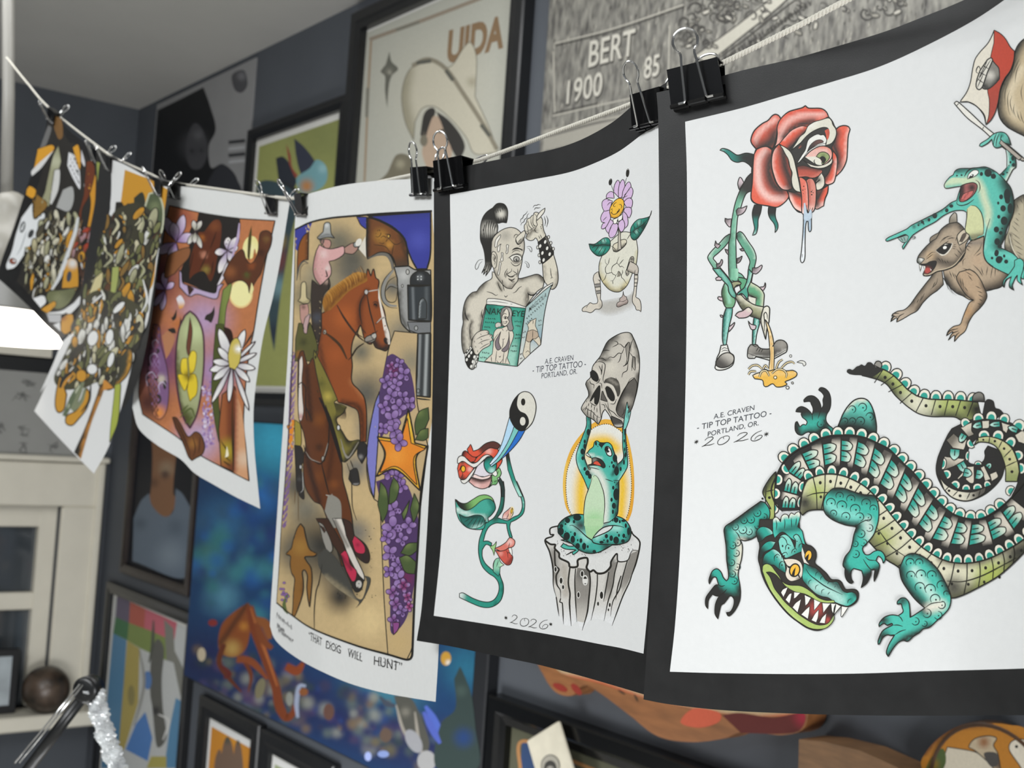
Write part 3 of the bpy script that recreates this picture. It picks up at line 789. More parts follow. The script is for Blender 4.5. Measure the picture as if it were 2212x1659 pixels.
def art_squirrel():
    A = Art(S1.surf, 1900, 500, .15671)
    FUR, FURD = 'b39f86', '5a4d40'
    # tail
    A.view(1900, 40, .18087)
    A.fill('1780,220! 1720,250 1660,310 1620,390 1600,480 1570,600 1500,720 1440,850 1418,1000 1420,1120 1450,1210 1520,1290 1620,1350 1720,1400 1800,1450!', 'c3b190', [('e', '1700,260 1620,400 1540,660 1440,850 1418,1000 1430,1150 1540,1300 1750,1420', 130, '2f2e2a'), ('e', '1700,600 1560,900 1620,1150', 80, 'd6c7a9')], 16)
    for a_ in ('1640,470 1600,560 1560,720', '1670,480 1630,570 1600,650', '1690,520 1640,620 1615,770', '1540,760 1500,880 1500,1040', '1560,850 1530,940 1540,1090 1560,1160', '1580,920 1560,1020 1600,1150', '1610,1020 1600,1100 1630,1180', '1640,1100 1660,1180 1690,1230', '1680,1110 1700,1200 1730,1260', '1710,780 1690,880 1710,1000'):
        A.line(a_, 9, INK, (.2, 1, .2))
    A.build('tail_drawing', sheet1, 'bushy brown squirrel tail drawn above the haunch'); A = Art(S1.surf)
    # haunch behind the frog
    A.view(1900, 320, .14465)
    A.fill('2157,690! 2080,730 2000,800 1980,950 1930,1200 1880,1350 1870,1500 1920,1640 2000,1800 2200,1900!', 'b5ab92', [('e', '2150,700 2020,800 2000,900', 110, '4a463e'), ('e', '1940,1280 1990,1560 2150,1700', 40, '47423a'), ('e', '1860,1500 1930,1660', 130, '3a352f')], 13)
    for a_ in ('2100,760 2140,830', '2050,830 2070,900', '2070,970 2100,1000', '2030,1040 2080,1090', '2000,1090 2090,1170', '1980,1160 2070,1250', '1970,1260 2100,1360', '1990,1350 2130,1460', '2020,1450 2140,1520', '2040,1540 2140,1600'):
        A.line(a_, 10, INK, (.2, 1, .2))
    A.line('1935,1290 1980,1480 2060,1620 2157,1690', 16, 'd4cdb9'); A.line('1925,1290 1968,1480 2048,1630 2150,1710', 7)
    # body
    A.view(1900, 500, .15671)
    A.fill('860,540! 760,560 700,640 620,740 520,870 420,1010 340,1080 250,1100 180,1140 165,1170! 200,1160 150,1245! 235,1190 235,1250! 330,1200 430,1140 520,1090 600,980 700,880 800,810 880,730!', '9a8a76', [('e', '760,560 620,740 420,1010 250,1100', 55, '4b443c'), ('e', '520,1090 600,980 800,810 880,730', 70, '4f463c'), ('l', 480, 1000, 300, 1130, 'b3a28e')], 13)
    A.line('165,1170 200,1130 270,1130|150,1245 180,1180 250,1170|235,1250 270,1170 340,1130', 13)
    A.fill('870,470! 900,650 960,760 1060,850 1150,890 1240,940 1300,940! 1370,900 1450,830 1560,800 1700,740 1860,480! 1620,440 1440,330 1430,60 1250,140 1180,240 1000,430!', FUR, [('e', '900,650 1000,800 1150,890', 120, '2e2c28'), ('e', '1450,830 1600,790 1750,700 1850,500', 190, '3a342e'), ('e', '1200,160 1420,150', 80, '8d8173'), ('r', 1350, 400, 170, 'bda387')], 13)
    for a_ in ('880,640 930,740 940,810', '910,700 960,800 1020,870', '950,740 1000,830 1060,885', '1480,820 1570,800', '1500,800 1590,790 1680,750'):
        A.line(a_, 11, INK, (1, .6, .1))
    A.fill('1100,560! 1060,640 1100,740 1180,860 1260,930 1300,945! 1240,980 1190,1080 1150,1180 1110,1280 1020,1310 950,1370 920,1440! 1010,1380 945,1500! 1030,1430 1030,1520! 1100,1440 1180,1370 1230,1250 1290,1150 1380,1060 1450,970 1480,880 1440,770 1400,680 1330,580 1240,520!', 'b69c7f', [('e', '1080,660 1150,820 1280,940', 60, '6d5d4c'), ('e', '1440,700 1480,880 1380,1060 1240,1260', 90, '40382f'), ('r', 1200, 1100, 130, 'b58f66')], 13)
    A.line('920,1440 970,1370 1080,1340|945,1500 1000,1410 1090,1370|1030,1520 1050,1440 1100,1390', 14)
    for a_ in ('1110,640 1130,760', '1140,650 1160,790', '1170,760 1220,830', '1320,750 1400,790', '1350,820 1420,850', '1360,870 1430,910', '1370,930 1420,960', '1350,990 1400,1010', '1150,510 1250,540', '1180,550 1280,610', '1220,600 1280,680', '1290,460 1370,540 1390,590', '1270,530 1340,580', '960,540 1000,640', '1000,560 1040,650', '1030,580 1060,640', '1400,500 1430,600', '1380,540 1420,620', '1490,480 1470,610', '1560,470 1530,640', '1600,470 1590,620', '1650,480 1630,560', '1300,330 1380,240 1410,150', '1330,340 1400,290', '1150,470 1150,400 1190,370', '800,640 780,720 700,800', '770,690 730,770', '620,850 570,960', '590,880 550,980', '510,990 540,930'):
        A.line(a_, 11, INK, (.2, 1, .2))
    # head
    A.fill('515,400! 540,330 620,230 700,150 780,60 860,-40 960,-110 1060,-130 1150,-60 1200,40 1240,90! 1190,180 1180,290 1130,390 1050,450 950,500 860,530 760,560 700,600 610,612 600,580 640,560! 610,470 560,450 520,430!', 'ab9a84', [('e', '540,330 700,150 860,-40 1000,-110', 75, '45413b'), ('e', '1180,280 1050,440 850,420 780,370', 110, '5a5146'), ('r', 700, 330, 110, 'bea27f'), ('e', '1080,-120 1180,0', 90, '4a443d')], 13)
    A.fill('690,150! 700,90 750,50 830,10! 780,100!', '827767', [], 11)
    A.fill('960,-110! 970,-190 1030,-260 1060,-240 1070,-130!', '807869', [('l', 990, -130, 1040, -240, 'aaa294')], 13)
    A.fill('1080,150! 1070,60 1130,-10 1200,-40 1270,-40! 1240,60 1190,130 1100,190!', 'c8bba5', [], 13)
    A.fill('1100,140! 1140,40 1200,10! 1190,70 1140,150!', '5a5046')
    A.line('1060,80 1050,130|1090,150 1150,60', 8)
    A.fill('770,260! 830,210 900,170 1010,160! 990,230 930,310 860,335 810,300!', 'd9d3c4')
    A.fill('780,265! 860,200 920,180 1000,170! 960,250 890,315 820,300!', '23211d')
    A.dot(900, 222, 27, 22, 'eeece6', -20)
    A.line('775,262 870,190 950,130|900,165 1000,170', 15)
    A.fill('515,400! 540,360 600,370 620,380 570,440 545,450!', '6b6e66', [('r', 575, 385, 50, 'e2e0d8')], 9)
    A.fill('560,450! 640,445 700,415 780,410 770,480 710,560 640,590 605,575 625,520 600,470!', '2a2724', [('r', 660, 540, 80, 'b04a42')], 11)
    A.fill('615,540! 640,510 680,505 710,530 660,580!', 'b24b44')
    A.fill('545,455! 560,555! 580,470!', 'e6e3da', [], 8); A.fill('600,470! 625,540! 635,480!', 'e6e3da', [], 6); A.fill('690,500! 705,545! 720,530!', 'e6e3da', [], 5)
    A.line('600,585 620,612 690,605 790,550 930,520 1060,450 1180,290', 26, INK); A.line('610,590 690,592 790,540 930,508 1050,440 1180,270', 12, 'c8b79c')
    for a_ in ('640,360 720,290 770,290', '660,370 740,310', '640,385 700,340', '800,360 850,420', '850,370 880,430', '890,400 920,440', '930,400 950,440', '830,160 880,100 950,60', '870,130 920,80 1000,60', '930,110 1010,80', '960,90 1040,90', '1010,210 1060,210', '1020,190 1050,180', '1000,230 1050,240', '1090,200 1140,280', '1060,240 1130,320', '1030,300 1090,360', '1180,170 1280,160', '1190,190 1260,220', '1180,220 1240,270', '1150,260 1190,290'):
        A.line(a_, 10, INK, (.2, 1, .2))
    return A.build('squirrel_drawing', sheet1, 'brown squirrel drawn running with bared teeth')
def art_rider():
    A = Art(S1.surf, 1900, 40, .18087, base=5.5e-4)
    # flag
    A.fill('960,995! 1040,880 1085,760 1110,610 1140,490 1200,400 1290,300 1340,210 1368,140! 1440,180 1500,240 1560,340 1610,390! 1600,500 1560,620 1490,720 1440,840 1415,990 1380,1120 1330,1210 1270,1268! 1250,1150 1160,1050 1060,995!', 'ddd6c6', [], 13)
    A.fill('1368,140! 1440,180 1500,240 1560,340 1610,390! 1600,500 1560,620 1490,720 1440,840 1415,990 1380,1120 1330,1210 1275,1265! 1305,1150 1310,980 1290,850 1300,640 1330,440 1365,290!', 'b8432f', [('l', 1500, 500, 1400, 1100, 'a54537')], 9)
    A.fill('1330,480! 1380,540 1425,600 1432,720! 1380,780 1300,840 1230,830 1240,740 1290,600!', '7f7c74', [('e', '1240,800 1330,840 1430,720', 60, '2f2d2a'), ('r', 1320, 680, 90, 'cfcac0')], 13)
    A.fill('1290,490! 1330,470 1350,495 1290,640 1230,810 1190,850 1155,820 1160,740 1200,620!', 'd6d2c6', [], 15)
    A.line('1190,700 1280,520|1160,760 1330,490|1170,820 1240,660|1230,560 1300,600|1190,640 1270,680|1170,720 1240,770', 11)
    A.line('1210,620 1185,570 1160,600 1155,640 1180,655', 12)
    # staff
    A.fill('890,1010! 920,990 950,1005 1100,1140 1260,1290 1500,1480 1760,1700! 1700,1700! 1420,1500 1230,1330 1050,1190 930,1060!', 'e2dfd6', [('l', 1350, 1400, 1500, 1500, 'a8a196')], 13)
    A.line('965,993 1060,995 1160,1050 1240,1150 1268,1268', 14); A.line('1225,1330 1245,1290|915,1045 950,1010', 10)
    # raised arm
    A.view(1900, 320, .14465)
    A.fill('1880,0! 1900,130 1900,290! 1790,400 1700,440 1650,520 1660,590 1760,630! 1860,560 1900,490 1990,320 2035,280 2030,160 1990,40!', '52b3a2', [('e', '1985,60 2030,180 2020,290', 70, '25332f'), ('e', '1900,20 1910,260', 34, 'e2e8e2'), ('e', '1990,310 1890,500 1760,620', 60, 'dfe3d4'), ('e', '1890,320 1780,410 1660,530', 60, '28443e')], 13)
    A.dots('1955,210,16,20 1990,150,24,40 2000,250,28,30 1930,260,10 1905,365,13 1845,390,24,20 1805,478,16 1740,480,34,40 1960,100,12', '26302d')
    # raised hand over the staff
    A.view(1900, 40, .18087)
    A.fill('1190,1520! 1210,1490 1290,1440 1360,1380 1440,1355 1500,1370 1540,1420 1570,1510! 1480,1480 1450,1440! 1460,1520 1400,1545 1360,1520 1340,1440! 1290,1490 1220,1530!', '6fc2b2', [('l', 1480, 1400, 1560, 1500, '2c5a52'), ('r', 1460, 1390, 60, TEALD)], 12)
    A.line('1400,1365 1370,1440 1360,1510|1430,1370 1400,1450 1390,1530|1460,1390 1440,1450', 11)
    A.fill('1450,1450! 1700,1660! 1660,1690! 1430,1490!', 'a9a095', [], 10)
    # body of the frog
    A.view(1900, 320, .14465)
    A.fill('1100,400! 1130,340 1200,305 1380,300 1470,290 1580,280 1700,330 1790,400 1880,490 1960,600 2000,760 2005,900 1980,1020 1900,1200 1860,1350 1790,1480! 1900,1530 2010,1590 2110,1700 2160,1800 2150,1950 2060,1900 1960,1900 1700,1780 1600,1700 1560,1620 1550,1500 1560,1310! 1360,1380 1340,1300 1280,1230 1300,1050 1300,960! 1240,930 1100,940 950,1010 830,1100 680,1180 520,1280 470,1330 350,1510! 340,1470 400,1380 430,1320! 380,1290 250,1340 110,1390 90,1370 140,1330 400,1210 480,1150 700,1040 930,920 1060,820 1150,780! 1180,680 1220,560! 1150,575 990,600 965,560 990,500 1050,430!', '5dbcab',
           [('e', '1150,330 1400,300 1560,290 1700,340', 80, '28403b'), ('e', '1880,500 1990,740 2000,920 1900,1200 1800,1460', 190, '243531'), ('e', '1000,560 1250,500 1420,470 1520,600 1560,750 1620,950 1600,1150', 105, 'cfd8b6'), ('e', '1060,820 800,1000 500,1170', 45, '2f554d'), ('e', '1480,1000 1560,1200 1560,1500', 60, '8ed3c4'), ('e', '1650,1560 1900,1600 2050,1700', 70, '6ccab9')], 14)
    A.fill('1000,590! 980,550 1040,470 1100,440 1250,450 1420,450! 1380,515 1220,560!', 'c6d7b4', [('e', '990,590 1200,560', 60, '7cc0ab')])
    A.fill('1300,915! 1370,855 1440,870 1510,950 1545,1060 1555,1180 1550,1290 1480,1320 1390,1380 1340,1290 1285,1230 1300,1050!', 'cdd09f', [('e', '1340,1340 1560,1300', 90, '77765c')])
    A.line('1370,855 1440,870 1510,950 1545,1060 1555,1180 1548,1280|1310,910 1300,1050 1275,1230|1340,1300 1380,1370 1560,1310', 14)
    A.line('1650,1050 1610,1180 1580,1310 1555,1480 1555,1580 1600,1690 1700,1770', 15)
    A.fill('1220,560! 1300,530 1400,515 1455,550 1450,620 1400,700 1320,770 1250,800 1195,790 1200,700!', '3c2c2a', [('l', 1240, 560, 1300, 560, 'b46a66', .8), ('e', '1250,790 1330,740', 80, 'c5645e'), ('r', 1380, 590, 110, '2a2826')], 14)
    A.fill('1210,770! 1250,690 1330,650 1400,640 1370,710 1290,780!', 'c66c66', [('e', '1330,660 1250,760', 14, '8f3f3c')], 8)
    A.line('1165,790 1150,820 1180,850 1240,855 1320,830 1410,765', 15); A.line('1430,475 1480,510 1500,580 1490,640 1465,670', 13, INK, (.3, 1, 1, .2))
    A.line('1215,560 1195,700 1165,790', 13)
    A.fill('1310,460! 1330,390 1400,330 1460,330 1480,365 1440,410 1380,440!', 'e9ebe4', [], 12)
    A.fill('1325,450! 1370,390 1410,400 1390,430!', '23211d'); A.dot(1372, 405, 14, 10, 'eef0ec')
    A.line('1265,425 1310,350 1380,300 1460,290', 18, INK)
    A.fill('270,1345! 330,1400 400,1400 430,1320 400,1300!', '8aa9a0', [], 9); A.line('320,1340 350,1390|360,1325 385,1390', 9)
    A.line('470,1340 530,1320 525,1345 480,1360', 9)
    A.dots('1155,410,14 1225,403,17,14 1520,385,25,32 1620,370,55,60 1700,420,40 1815,728,30,38 1772,820,18,24 1845,900,42,48 1780,1025,25,30 1860,1085,52,65 1745,1215,40,46 1830,1200,14 1810,1265,30 1755,1395,42,52 1790,1465,30 1745,1575,32,42 1860,1610,18,24 1790,1655,50,45 1680,1640,20 1905,700,50,95 1910,780,40,50 1950,900,40,80 1070,865,32,26 1003,930,27,32 825,1010,36,42 738,1070,22,28 640,1105,26,24 580,1152,14 660,1132,12', '26302d')
    # foot
    A.view(1900, 500, .15671)
    A.fill('1860,480! 1790,580 1710,670! 1690,740 1715,770! 1740,670 1820,620! 1790,700 1790,770 1850,810! 1830,740 1870,640 1900,600! 1900,680 1970,740! 1945,650 1980,520 1985,420 1930,370 1860,400!', '5fc0af', [('l', 1760, 640, 1710, 760, '2c2b28'), ('l', 1830, 740, 1850, 810, '2c2b28'), ('l', 1940, 680, 1970, 740, '2c2b28')], 12)
    A.dots('1615,290,30,38 1720,340,15,20 1645,390,45,50 1550,370,16 1745,415,28', '26302d')
    return A.build('frog_rider_drawing', sheet1, 'teal spotted frog drawn waving a red and white flag')
art_squirrel(); art_rider()
# ---------------------------------------------------------------- the alligator
def curve(path, step=1.5, closed=False):
    P, K = parse(path); return spline(P, K, closed, step)
def stations(c, step, start=0.0, end=None):
    d = np.concatenate([[0], np.cumsum(np.linalg.norm(np.diff(c, axis=0), axis=1))])
    L = d[-1] if end is None else end
    out = []; s_ = start
    while s_ <= L:
        p = np.array([np.interp(s_, d, c[:, 0]), np.interp(s_, d, c[:, 1])])
        q = np.array([np.interp(min(s_ + 2, d[-1]), d, c[:, 0]), np.interp(min(s_ + 2, d[-1]), d, c[:, 1])])
        r = np.array([np.interp(max(s_ - 2, 0), d, c[:, 0]), np.interp(max(s_ - 2, 0), d, c[:, 1])])
        t = q - r; t /= np.linalg.norm(t) or 1
        out.append((p, t)); s_ += step
    return out
def dome(A, p, n, w_, h, inner=TEAL, rim='e2dccd', ol=2.4):
    t = np.array([n[1], -n[0]])
    def q(sc, hh, b=0):
        return [tuple(p - t * w_ * .5 * sc + n * b) + (1,), tuple(p - t * w_ * .47 * sc + n * hh * .55), tuple(p - t * w_ * .24 * sc + n * hh * .93), tuple(p + n * hh),
                tuple(p + t * w_ * .24 * sc + n * hh * .93), tuple(p + t * w_ * .47 * sc + n * hh * .55), tuple(p + t * w_ * .5 * sc + n * b) + (1,)]
    A.fill(q(1, h), rim, [], ol)
    A.fill(q(.64, h * .62, .4), inner)
def scale_c(A, x, y, r, rot=0, wd=None, dot=True):
    """a C shaped reptile scale with a dot"""
    pts = []
    for i in range(7):
        a = R(rot + 60 + i * 40); pts.append((x + r * math.cos(a), y + r * math.sin(a)))
    A.line(pts, wd or r * .3, '1d2f2c', (.5, 1, 1, .6))
    if dot: A.dot(x + r * .15, y + r * .1, r * .2, None, '1d2f2c', n=7)
def art_gator():
    A = Art(S1.surf, 1680, 760, .14463); A.ek = 1.55
    # far claw and far elbow, behind the back
    A.fill('620,1260! 520,1240 470,1200 420,1210 360,1245 300,1230 265,1180 258,1120 265,1060 290,1040! 310,1080 330,1120! 380,1085 420,1095! 440,1050 410,1010 370,980 350,930 360,905! 320,900 270,895! 290,850 350,818 420,840 480,890 515,940! 530,870 520,820 500,780 490,750 460,740 395,750! 390,720 450,665 530,660 600,710 640,790 645,860! 680,800 675,720 690,660 660,610 610,570! 640,535 700,545 760,600 790,690 790,800 770,870 730,940 720,1020 760,1090 830,1160 800,1260!', '39a594',
           [('l', 500, 1060, 470, 900, '2b2b29'), ('l', 640, 1010, 690, 880, '2b2b29'), ('e', '265,1060 270,1180 340,1240 480,1200', 70, '2b3a37'), ('e', '740,1040 700,1140 560,1230', 90, '2b2b29'), ('l', 380, 1080, 290, 1080, '2b2b29')], 15)
    A.line('515,940 520,1020|645,860 600,1000|690,1010 700,1060', 12); scale_c(A, 640, 1080, 50, -60, 13)
    A.fill('890,1140! 930,1040 980,920 1060,800 1150,720 1240,695 1320,710 1380,770 1430,880 1460,1000 1475,1120 1470,1260!', '5cc0ae', [('e', '1000,850 1150,720 1300,710', 60, 'd8d6c6'), ('e', '890,1140 1100,1120 1300,1180 1470,1240', 210, '272826'), ('e', '1440,920 1475,1100', 60, '2c3a37')], 20)
    for x, y, r in ((1110, 860, 55), (1265, 830, 62), (1000, 1035, 48), (1115, 1035, 50), (1235, 1035, 62), (1375, 970, 60)):
        scale_c(A, x, y, r, 130, 15)
    A.view(0, 0, 1)
    # ---- tail
    up = '1889,794 1908,798 1926,808 1943,823 1958,839 1978,853.5 2001,861 2026,863 2059,863.6 2094,866.5 2112,869'
    lo = '1862,811 1882,816 1901,822 1917,832 1932,852 1945,865 1964,881 1985.5,894 2011.5,899.8 2040,900 2062,901 2074,907'
    cu, cl = curve(up), curve(lo)
    poly = [tuple(p) for p in curve(up, 3)] + [(2120, 900, 1), (2090, 912, 1)] + [tuple(p) for p in curve(lo, 3)[::-1]]
    A.fill(poly, 'a9b36b', [('e', lo, 16, '4c4f3a'), ('r', 1985, 870, 60, 'd8d5bd'), ('r', 2110, 885, 48, '242321'), ('r', 1862, 800, 46, '2b2a27')], 2)
    for p, t in stations(cu, 26.5, 22, 270):
        n = np.array([t[1], -t[0]]); n = n if n[1] < 0 else -n
        dome(A, p, n, 24, 19)
    for p, t in stations(cu, 27, 19, 250):
        n = np.array([-t[1], t[0]])
        e = p + n * 34 + t * -8
        A.line([tuple(p), tuple(e)], 2.2, INK, (1, .8)); A.dot(*(p + n * 15 + t * 10), 3.4, 3.8)
    A.line(up, 3.0, INK, (1, 1)); A.line(lo, 2.6, INK, (1, 1))
    A.fill('1829,804! 1830,799 1836,797 1842,799 1850,792 1856,790 1861,787 1868,790 1874,783 1882,783 1888,789 1893,794 1908,798! 1898,806 1882,816! 1862,811 1845,810 1834,808!', '2b2a27')
    A.fill('1888,789! 1893,781 1901,781 1905,789 1902,796!', '8d8a82', [], 2.4)
    A.fill('2100,866! 2103,853 2114,847 2124,852 2127,868!', '7d7a72', [('l', 2114, 852, 2116, 870, '2a2927')], 2.4); A.fill('2127,868! 2134,862 2146,866 2150,880 2160,884 2168,892! 2150,905 2120,905!', '2a2927')
    # ---- coiled end: the far turn of the tail
    A.fill('2072,918! 2090,908 2120,905 2155,907 2185,914 2215,932 2250,970 2262,1040 2250,1100 2225,1112 2184,1075! 2197,1047 2203,1019 2200,990! 2186,969 2166,952 2139,943 2114,945 2094,962! 2089,985 2094,1000 2112,1003 2124,996 2128,985 2127,975 2134,963! 2160,975 2170,1000 2169,1013! 2163,1032 2149,1050 2127,1068 2098,1081 2076,1082 2055,1074 2039,1058 2026,1033 2022,1014 2025,992 2033,970 2046,942 2056,926!', '2b2a28', [], 2)
    bone = lambda s_, sh=(): A.fill(s_, 'cfc7b6', list(sh), 2.2)
    bone('2075,924! 2090,916 2100,912! 2099,930 2104,938 2092,944!', [('l', 2092, 920, 2100, 940, '8a8377')])
    bone('2121,909! 2137,908! 2136,924 2122,926!'); bone('2163,912! 2182,918! 2174,936! 2166,930!'); bone('2192,940! 2210,928! 2225,960 2200,955!')
    bone('2044,951! 2060,936! 2070,945 2078,957 2090,945! 2085,965 2082,972! 2058,968!', [('l', 2080, 960, 2060, 945, '6d675d')])
    bone('2040,986! 2084,991! 2078,1000 2038,1016!', [('l', 2060, 985, 2050, 1012, '857e72')])
    bone('2068,1033! 2092,1005! 2090,1018 2070,1036!'); bone('2089,1008! 2104,1007! 2104,1042 2096,1044 2086,1036!'); bone('2118,1010! 2126,1006! 2140,1035! 2128,1040!')
    bone('2138,1024! 2152,1018! 2156,1030 2142,1040!')
    def lobe(x, y, a, w_, h):
        n = np.array([math.cos(R(a)), math.sin(R(a))]); p = np.array([x, y]); t = np.array([-n[1], n[0]])
        P = [tuple(p - t * w_ * .5) + (1,), tuple(p - t * w_ * .48 + n * h * .6), tuple(p + n * h), tuple(p + t * w_ * .48 + n * h * .6), tuple(p + t * w_ * .5) + (1,)]
        b_ = p + n * h
        A.fill(P, TEAL, [('l', x, y, b_[0], b_[1], 'bfe0d3')], 2.4)
        A.line([tuple(p + n * h * .1), tuple(p + n * h * .6)], 2.6, INK, (.7, 1))
    for q in ((2120, 917, 165, 14, 20), (2160, 916, 175, 12, 23), (2198, 930, 200, 13, 22), (2083, 938, 120, 15, 20), (2063, 970, 95, 21, 24), (2074, 1000, 60, 18, 24), (2082, 1020, 15, 18, 18), (2108, 1024, 10, 20, 17), (2133, 1010, -50, 12, 12)): lobe(*q)
    for x, y, a, w_, h in ((2088, 917, -125, 20, 15), (2114, 907, -100, 23, 15), (2141, 906, -85, 23, 18), (2168, 910, -70, 22, 17), (2198, 924, -55, 26, 19), (2126, 944, -98, 24, 15), (2155, 947, -78, 24, 18), (2180, 960, -55, 22, 18), (2196, 985, -20, 22, 15), (2203, 1012, -5, 24, 12), (2186, 1062, -150, 22, 14),
                           (2100, 957, 150, 20, 12), (2092, 985, 185, 20, 7), (2113, 1004, -90, 15, 8), (2036, 1002, 10, 24, 8), (2042, 1026, -25, 20, 13), (2062, 1050, -50, 20, 13), (2087, 1058, -90, 18, 12), (2112, 1056, -100, 20, 12), (2134, 1050, -110, 15, 12)):
        dome(A, np.array([x, y], float), np.array([math.cos(R(a)), math.sin(R(a))]), w_, h, ol=2)
    A.fill('2113,945! 2138,943 2166,952 2186,969 2198,997 2202,1019! 2197,1040! 2172,1040! 2172,1012 2166,990 2156,970 2140,958 2116,955 2104,962!', 'c3c08f', [('l', 2190, 990, 2190, 1035, '8d9660'), ('e', '2104,962 2140,958 2166,990', 8, '8d9660')], 2.6)
    A.line('2113,945 2112,958|2138,943 2136,958|2165,952 2157,968|2186,970 2168,988|2197,996 2171,1008', 2.4); A.dots('2124,950,2.4 2149,953,3 2169,969,3 2181,992,3.2 2186,1019,3.4')
    A.fill('2028,1026! 2040,1044 2058,1056 2080,1062 2104,1062 2130,1052! 2125,1066 2098,1080 2076,1081 2055,1073 2039,1057!', 'd5d0bd', [('e', '2130,1052 2118,1068', 26, '55514a')], 2.2)
    A.line('2051,1050 2041,1060|2070,1060 2058,1072|2096,1063 2088,1079|2118,1058 2114,1072', 2.2); A.dots('2050,1060,3 2074,1071,3.4 2103,1070,3')
    # ---- belly
    inner = '1727,1102 1731,1070 1741,1041 1753,1032 1776,1025 1799,1024 1821,1028 1844,1037 1868,1051 1889,1070 1908,1090 1927,1115 1951,1143 1974,1167 2001,1189 2032,1207 2062,1215.5 2098,1215.5 2134,1207 2171,1189.5 2207,1168 2245,1135'
    outer = '1733,1113 1748,1103 1774,1101 1800,1104 1840,1130 1874,1167 1911,1206 1940,1225 1980,1260 2020,1288 2054,1292 2076,1287 2106,1273 2151,1248 2181,1224 2212,1193 2250,1150'
    ci, co = curve(inner), curve(outer)
    A.fill([tuple(p) for p in curve(inner, 3)] + [tuple(p) for p in curve(outer, 3)[::-1]], 'd7d3b8',
           [('r', 1765, 1065, 52, 'a9b468'), ('r', 1900, 1165, 62, 'a0a860'), ('e', outer, 22, '6a6a4c'), ('r', 2140, 1240, 60, 'adb95f'), ('r', 1738, 1085, 30, '2c2b28'), ('r', 2060, 1268, 40, '4a4840'), ('r', 2200, 1190, 55, '3b3a34'), ('e', '2032,1207 2062,1215 2098,1215 2134,1207 2207,1168', 10, '77715f')], 2)
    # ---- back
    osp = '1690,1104 1676,1090 1666,1060 1676,1030 1694,996 1719,974 1745,961 1770,948 1793,941.5 1816,940 1840,940 1867,945 1891,955 1917,968 1932,981 1954,1003 1974,1022 1996,1049 2016,1072 2038,1094 2061,1111 2090,1120 2119,1120 2150,1104 2181,1078 2215,1040'
    cosp = curve(osp)
    A.fill([tuple(p) for p in curve(osp, 3)] + [(2245, 1030, 1)] + [tuple(p) for p in curve(inner, 3)[::-1]], '2a2927')
    seps = [((1683, 1098), (1724, 1099)), ((1687, 1060), (1728, 1071)), ((1696, 1016), (1734, 1040)), ((1728, 974), (1751, 1022)), ((1775, 951), (1782, 1016)), ((1817, 942), (1815, 1006)), ((1854, 944), (1842, 1013)), ((1891, 956), (1872, 1030)), ((1929, 981), (1895, 1056)), ((1957, 1010), (1928, 1080)), ((1987, 1043), (1954, 1110)), ((2016.6, 1079), (1978, 1141)), ((2044, 1104), (2007, 1174)), ((2071.6, 1118), (2049, 1185)), ((2100, 1124), (2089.6, 1189)), ((2130, 1121), (2146, 1176)), ((2160.5, 1101), (2194.5, 1152)), ((2184, 1075), (2228, 1110))]
    for i in range(len(seps) - 1):
        O0, I0 = map(np.array, seps[i]); O1, I1 = map(np.array, seps[i + 1])
        def q(u, v): return tuple((O0 * (1 - u) + O1 * u) * (1 - v) + (I0 * (1 - u) + I1 * u) * v)
        cs = [q(.52, .03) + (1,), q(.97, .0) + (1,), q(.985, .5), q(.97, 1) + (1,), q(.6, .97) + (1,), q(.42, .5)]
        a, b2 = q(.7, 0), q(.7, .28); c_, d_ = q(.8, 1), q(.8, .72); e_, f_ = q(.45, .5), q(.75, .5)
        A.fill(cs, 'd2cabb', [('l', b2[0], b2[1], a[0], a[1], '2f2d2a'), ('l', d_[0], d_[1], c_[0], c_[1], '2f2d2a'), ('l', f_[0], f_[1], e_[0], e_[1], '55504a')])
        A.line([q(1, 0), q(1.0, .5), q(1, 1)], 2.4, INK, (1, 1))
        for v0, v1 in ((.14, .47), (.49, .84)):
            lb = [q(.03, v0) + (1,), q(.42, v0 + .01), q(.68, v0 + (v1 - v0) * .28), q(.75, (v0 + v1) / 2), q(.66, v1 - .04), q(.40, v1), q(.03, v1) + (1,)]
            m0, m1 = q(.15, (v0 + v1) / 2), q(.68, (v0 + v1) / 2)
            A.fill(lb, TEAL, [('l', m0[0], m0[1], m1[0], m1[1], 'd3dccb')], 2.4)
            A.line([q(.08, (v0 + v1) / 2), q(.45, (v0 + v1) / 2)], 2.6, INK, (.7, 1))
    for p, t in stations(cosp, 25.2, 128, 690):
        n = np.array([t[1], -t[0]]); dome(A, p + n * .5, n, 24, 18)
    for p, t in stations(ci, 24.5, 74, 640):
        n = np.array([t[1], -t[0]]); dome(A, p + n * .5, n, 21, 19, inner='2f9484')
    for x, y, a, h in ((1700, 1012, 150, 12), (1678, 1036, 5, 13), (1671, 1066, 5, 15), (1669, 1098, 5, 13), (1735, 1052, 190, 10), (1730, 1085, 190, 8)):
        dome(A, np.array([x, y], float), np.array([math.cos(R(a)), math.sin(R(a))]), 24, h, ol=2)
    A.fill('1666,1100! 1652,1075 1648,1060 1661,1036 1676,1018! 1673,1060! 1671,1140 1650,1170 1640,1150 1642,1085!', 'a3ad64', [('e', '1676,1018 1661,1036 1648,1060', 14, '33332c')], 2.4)
    A.line('1655,1062 1672,1058|1655,1050 1652,1110|1645,1125 1670,1122', 2.2); A.dots('1662,1075,3.2 1647,1077,2.4 1661,1138,3 1645,1152,2.6')
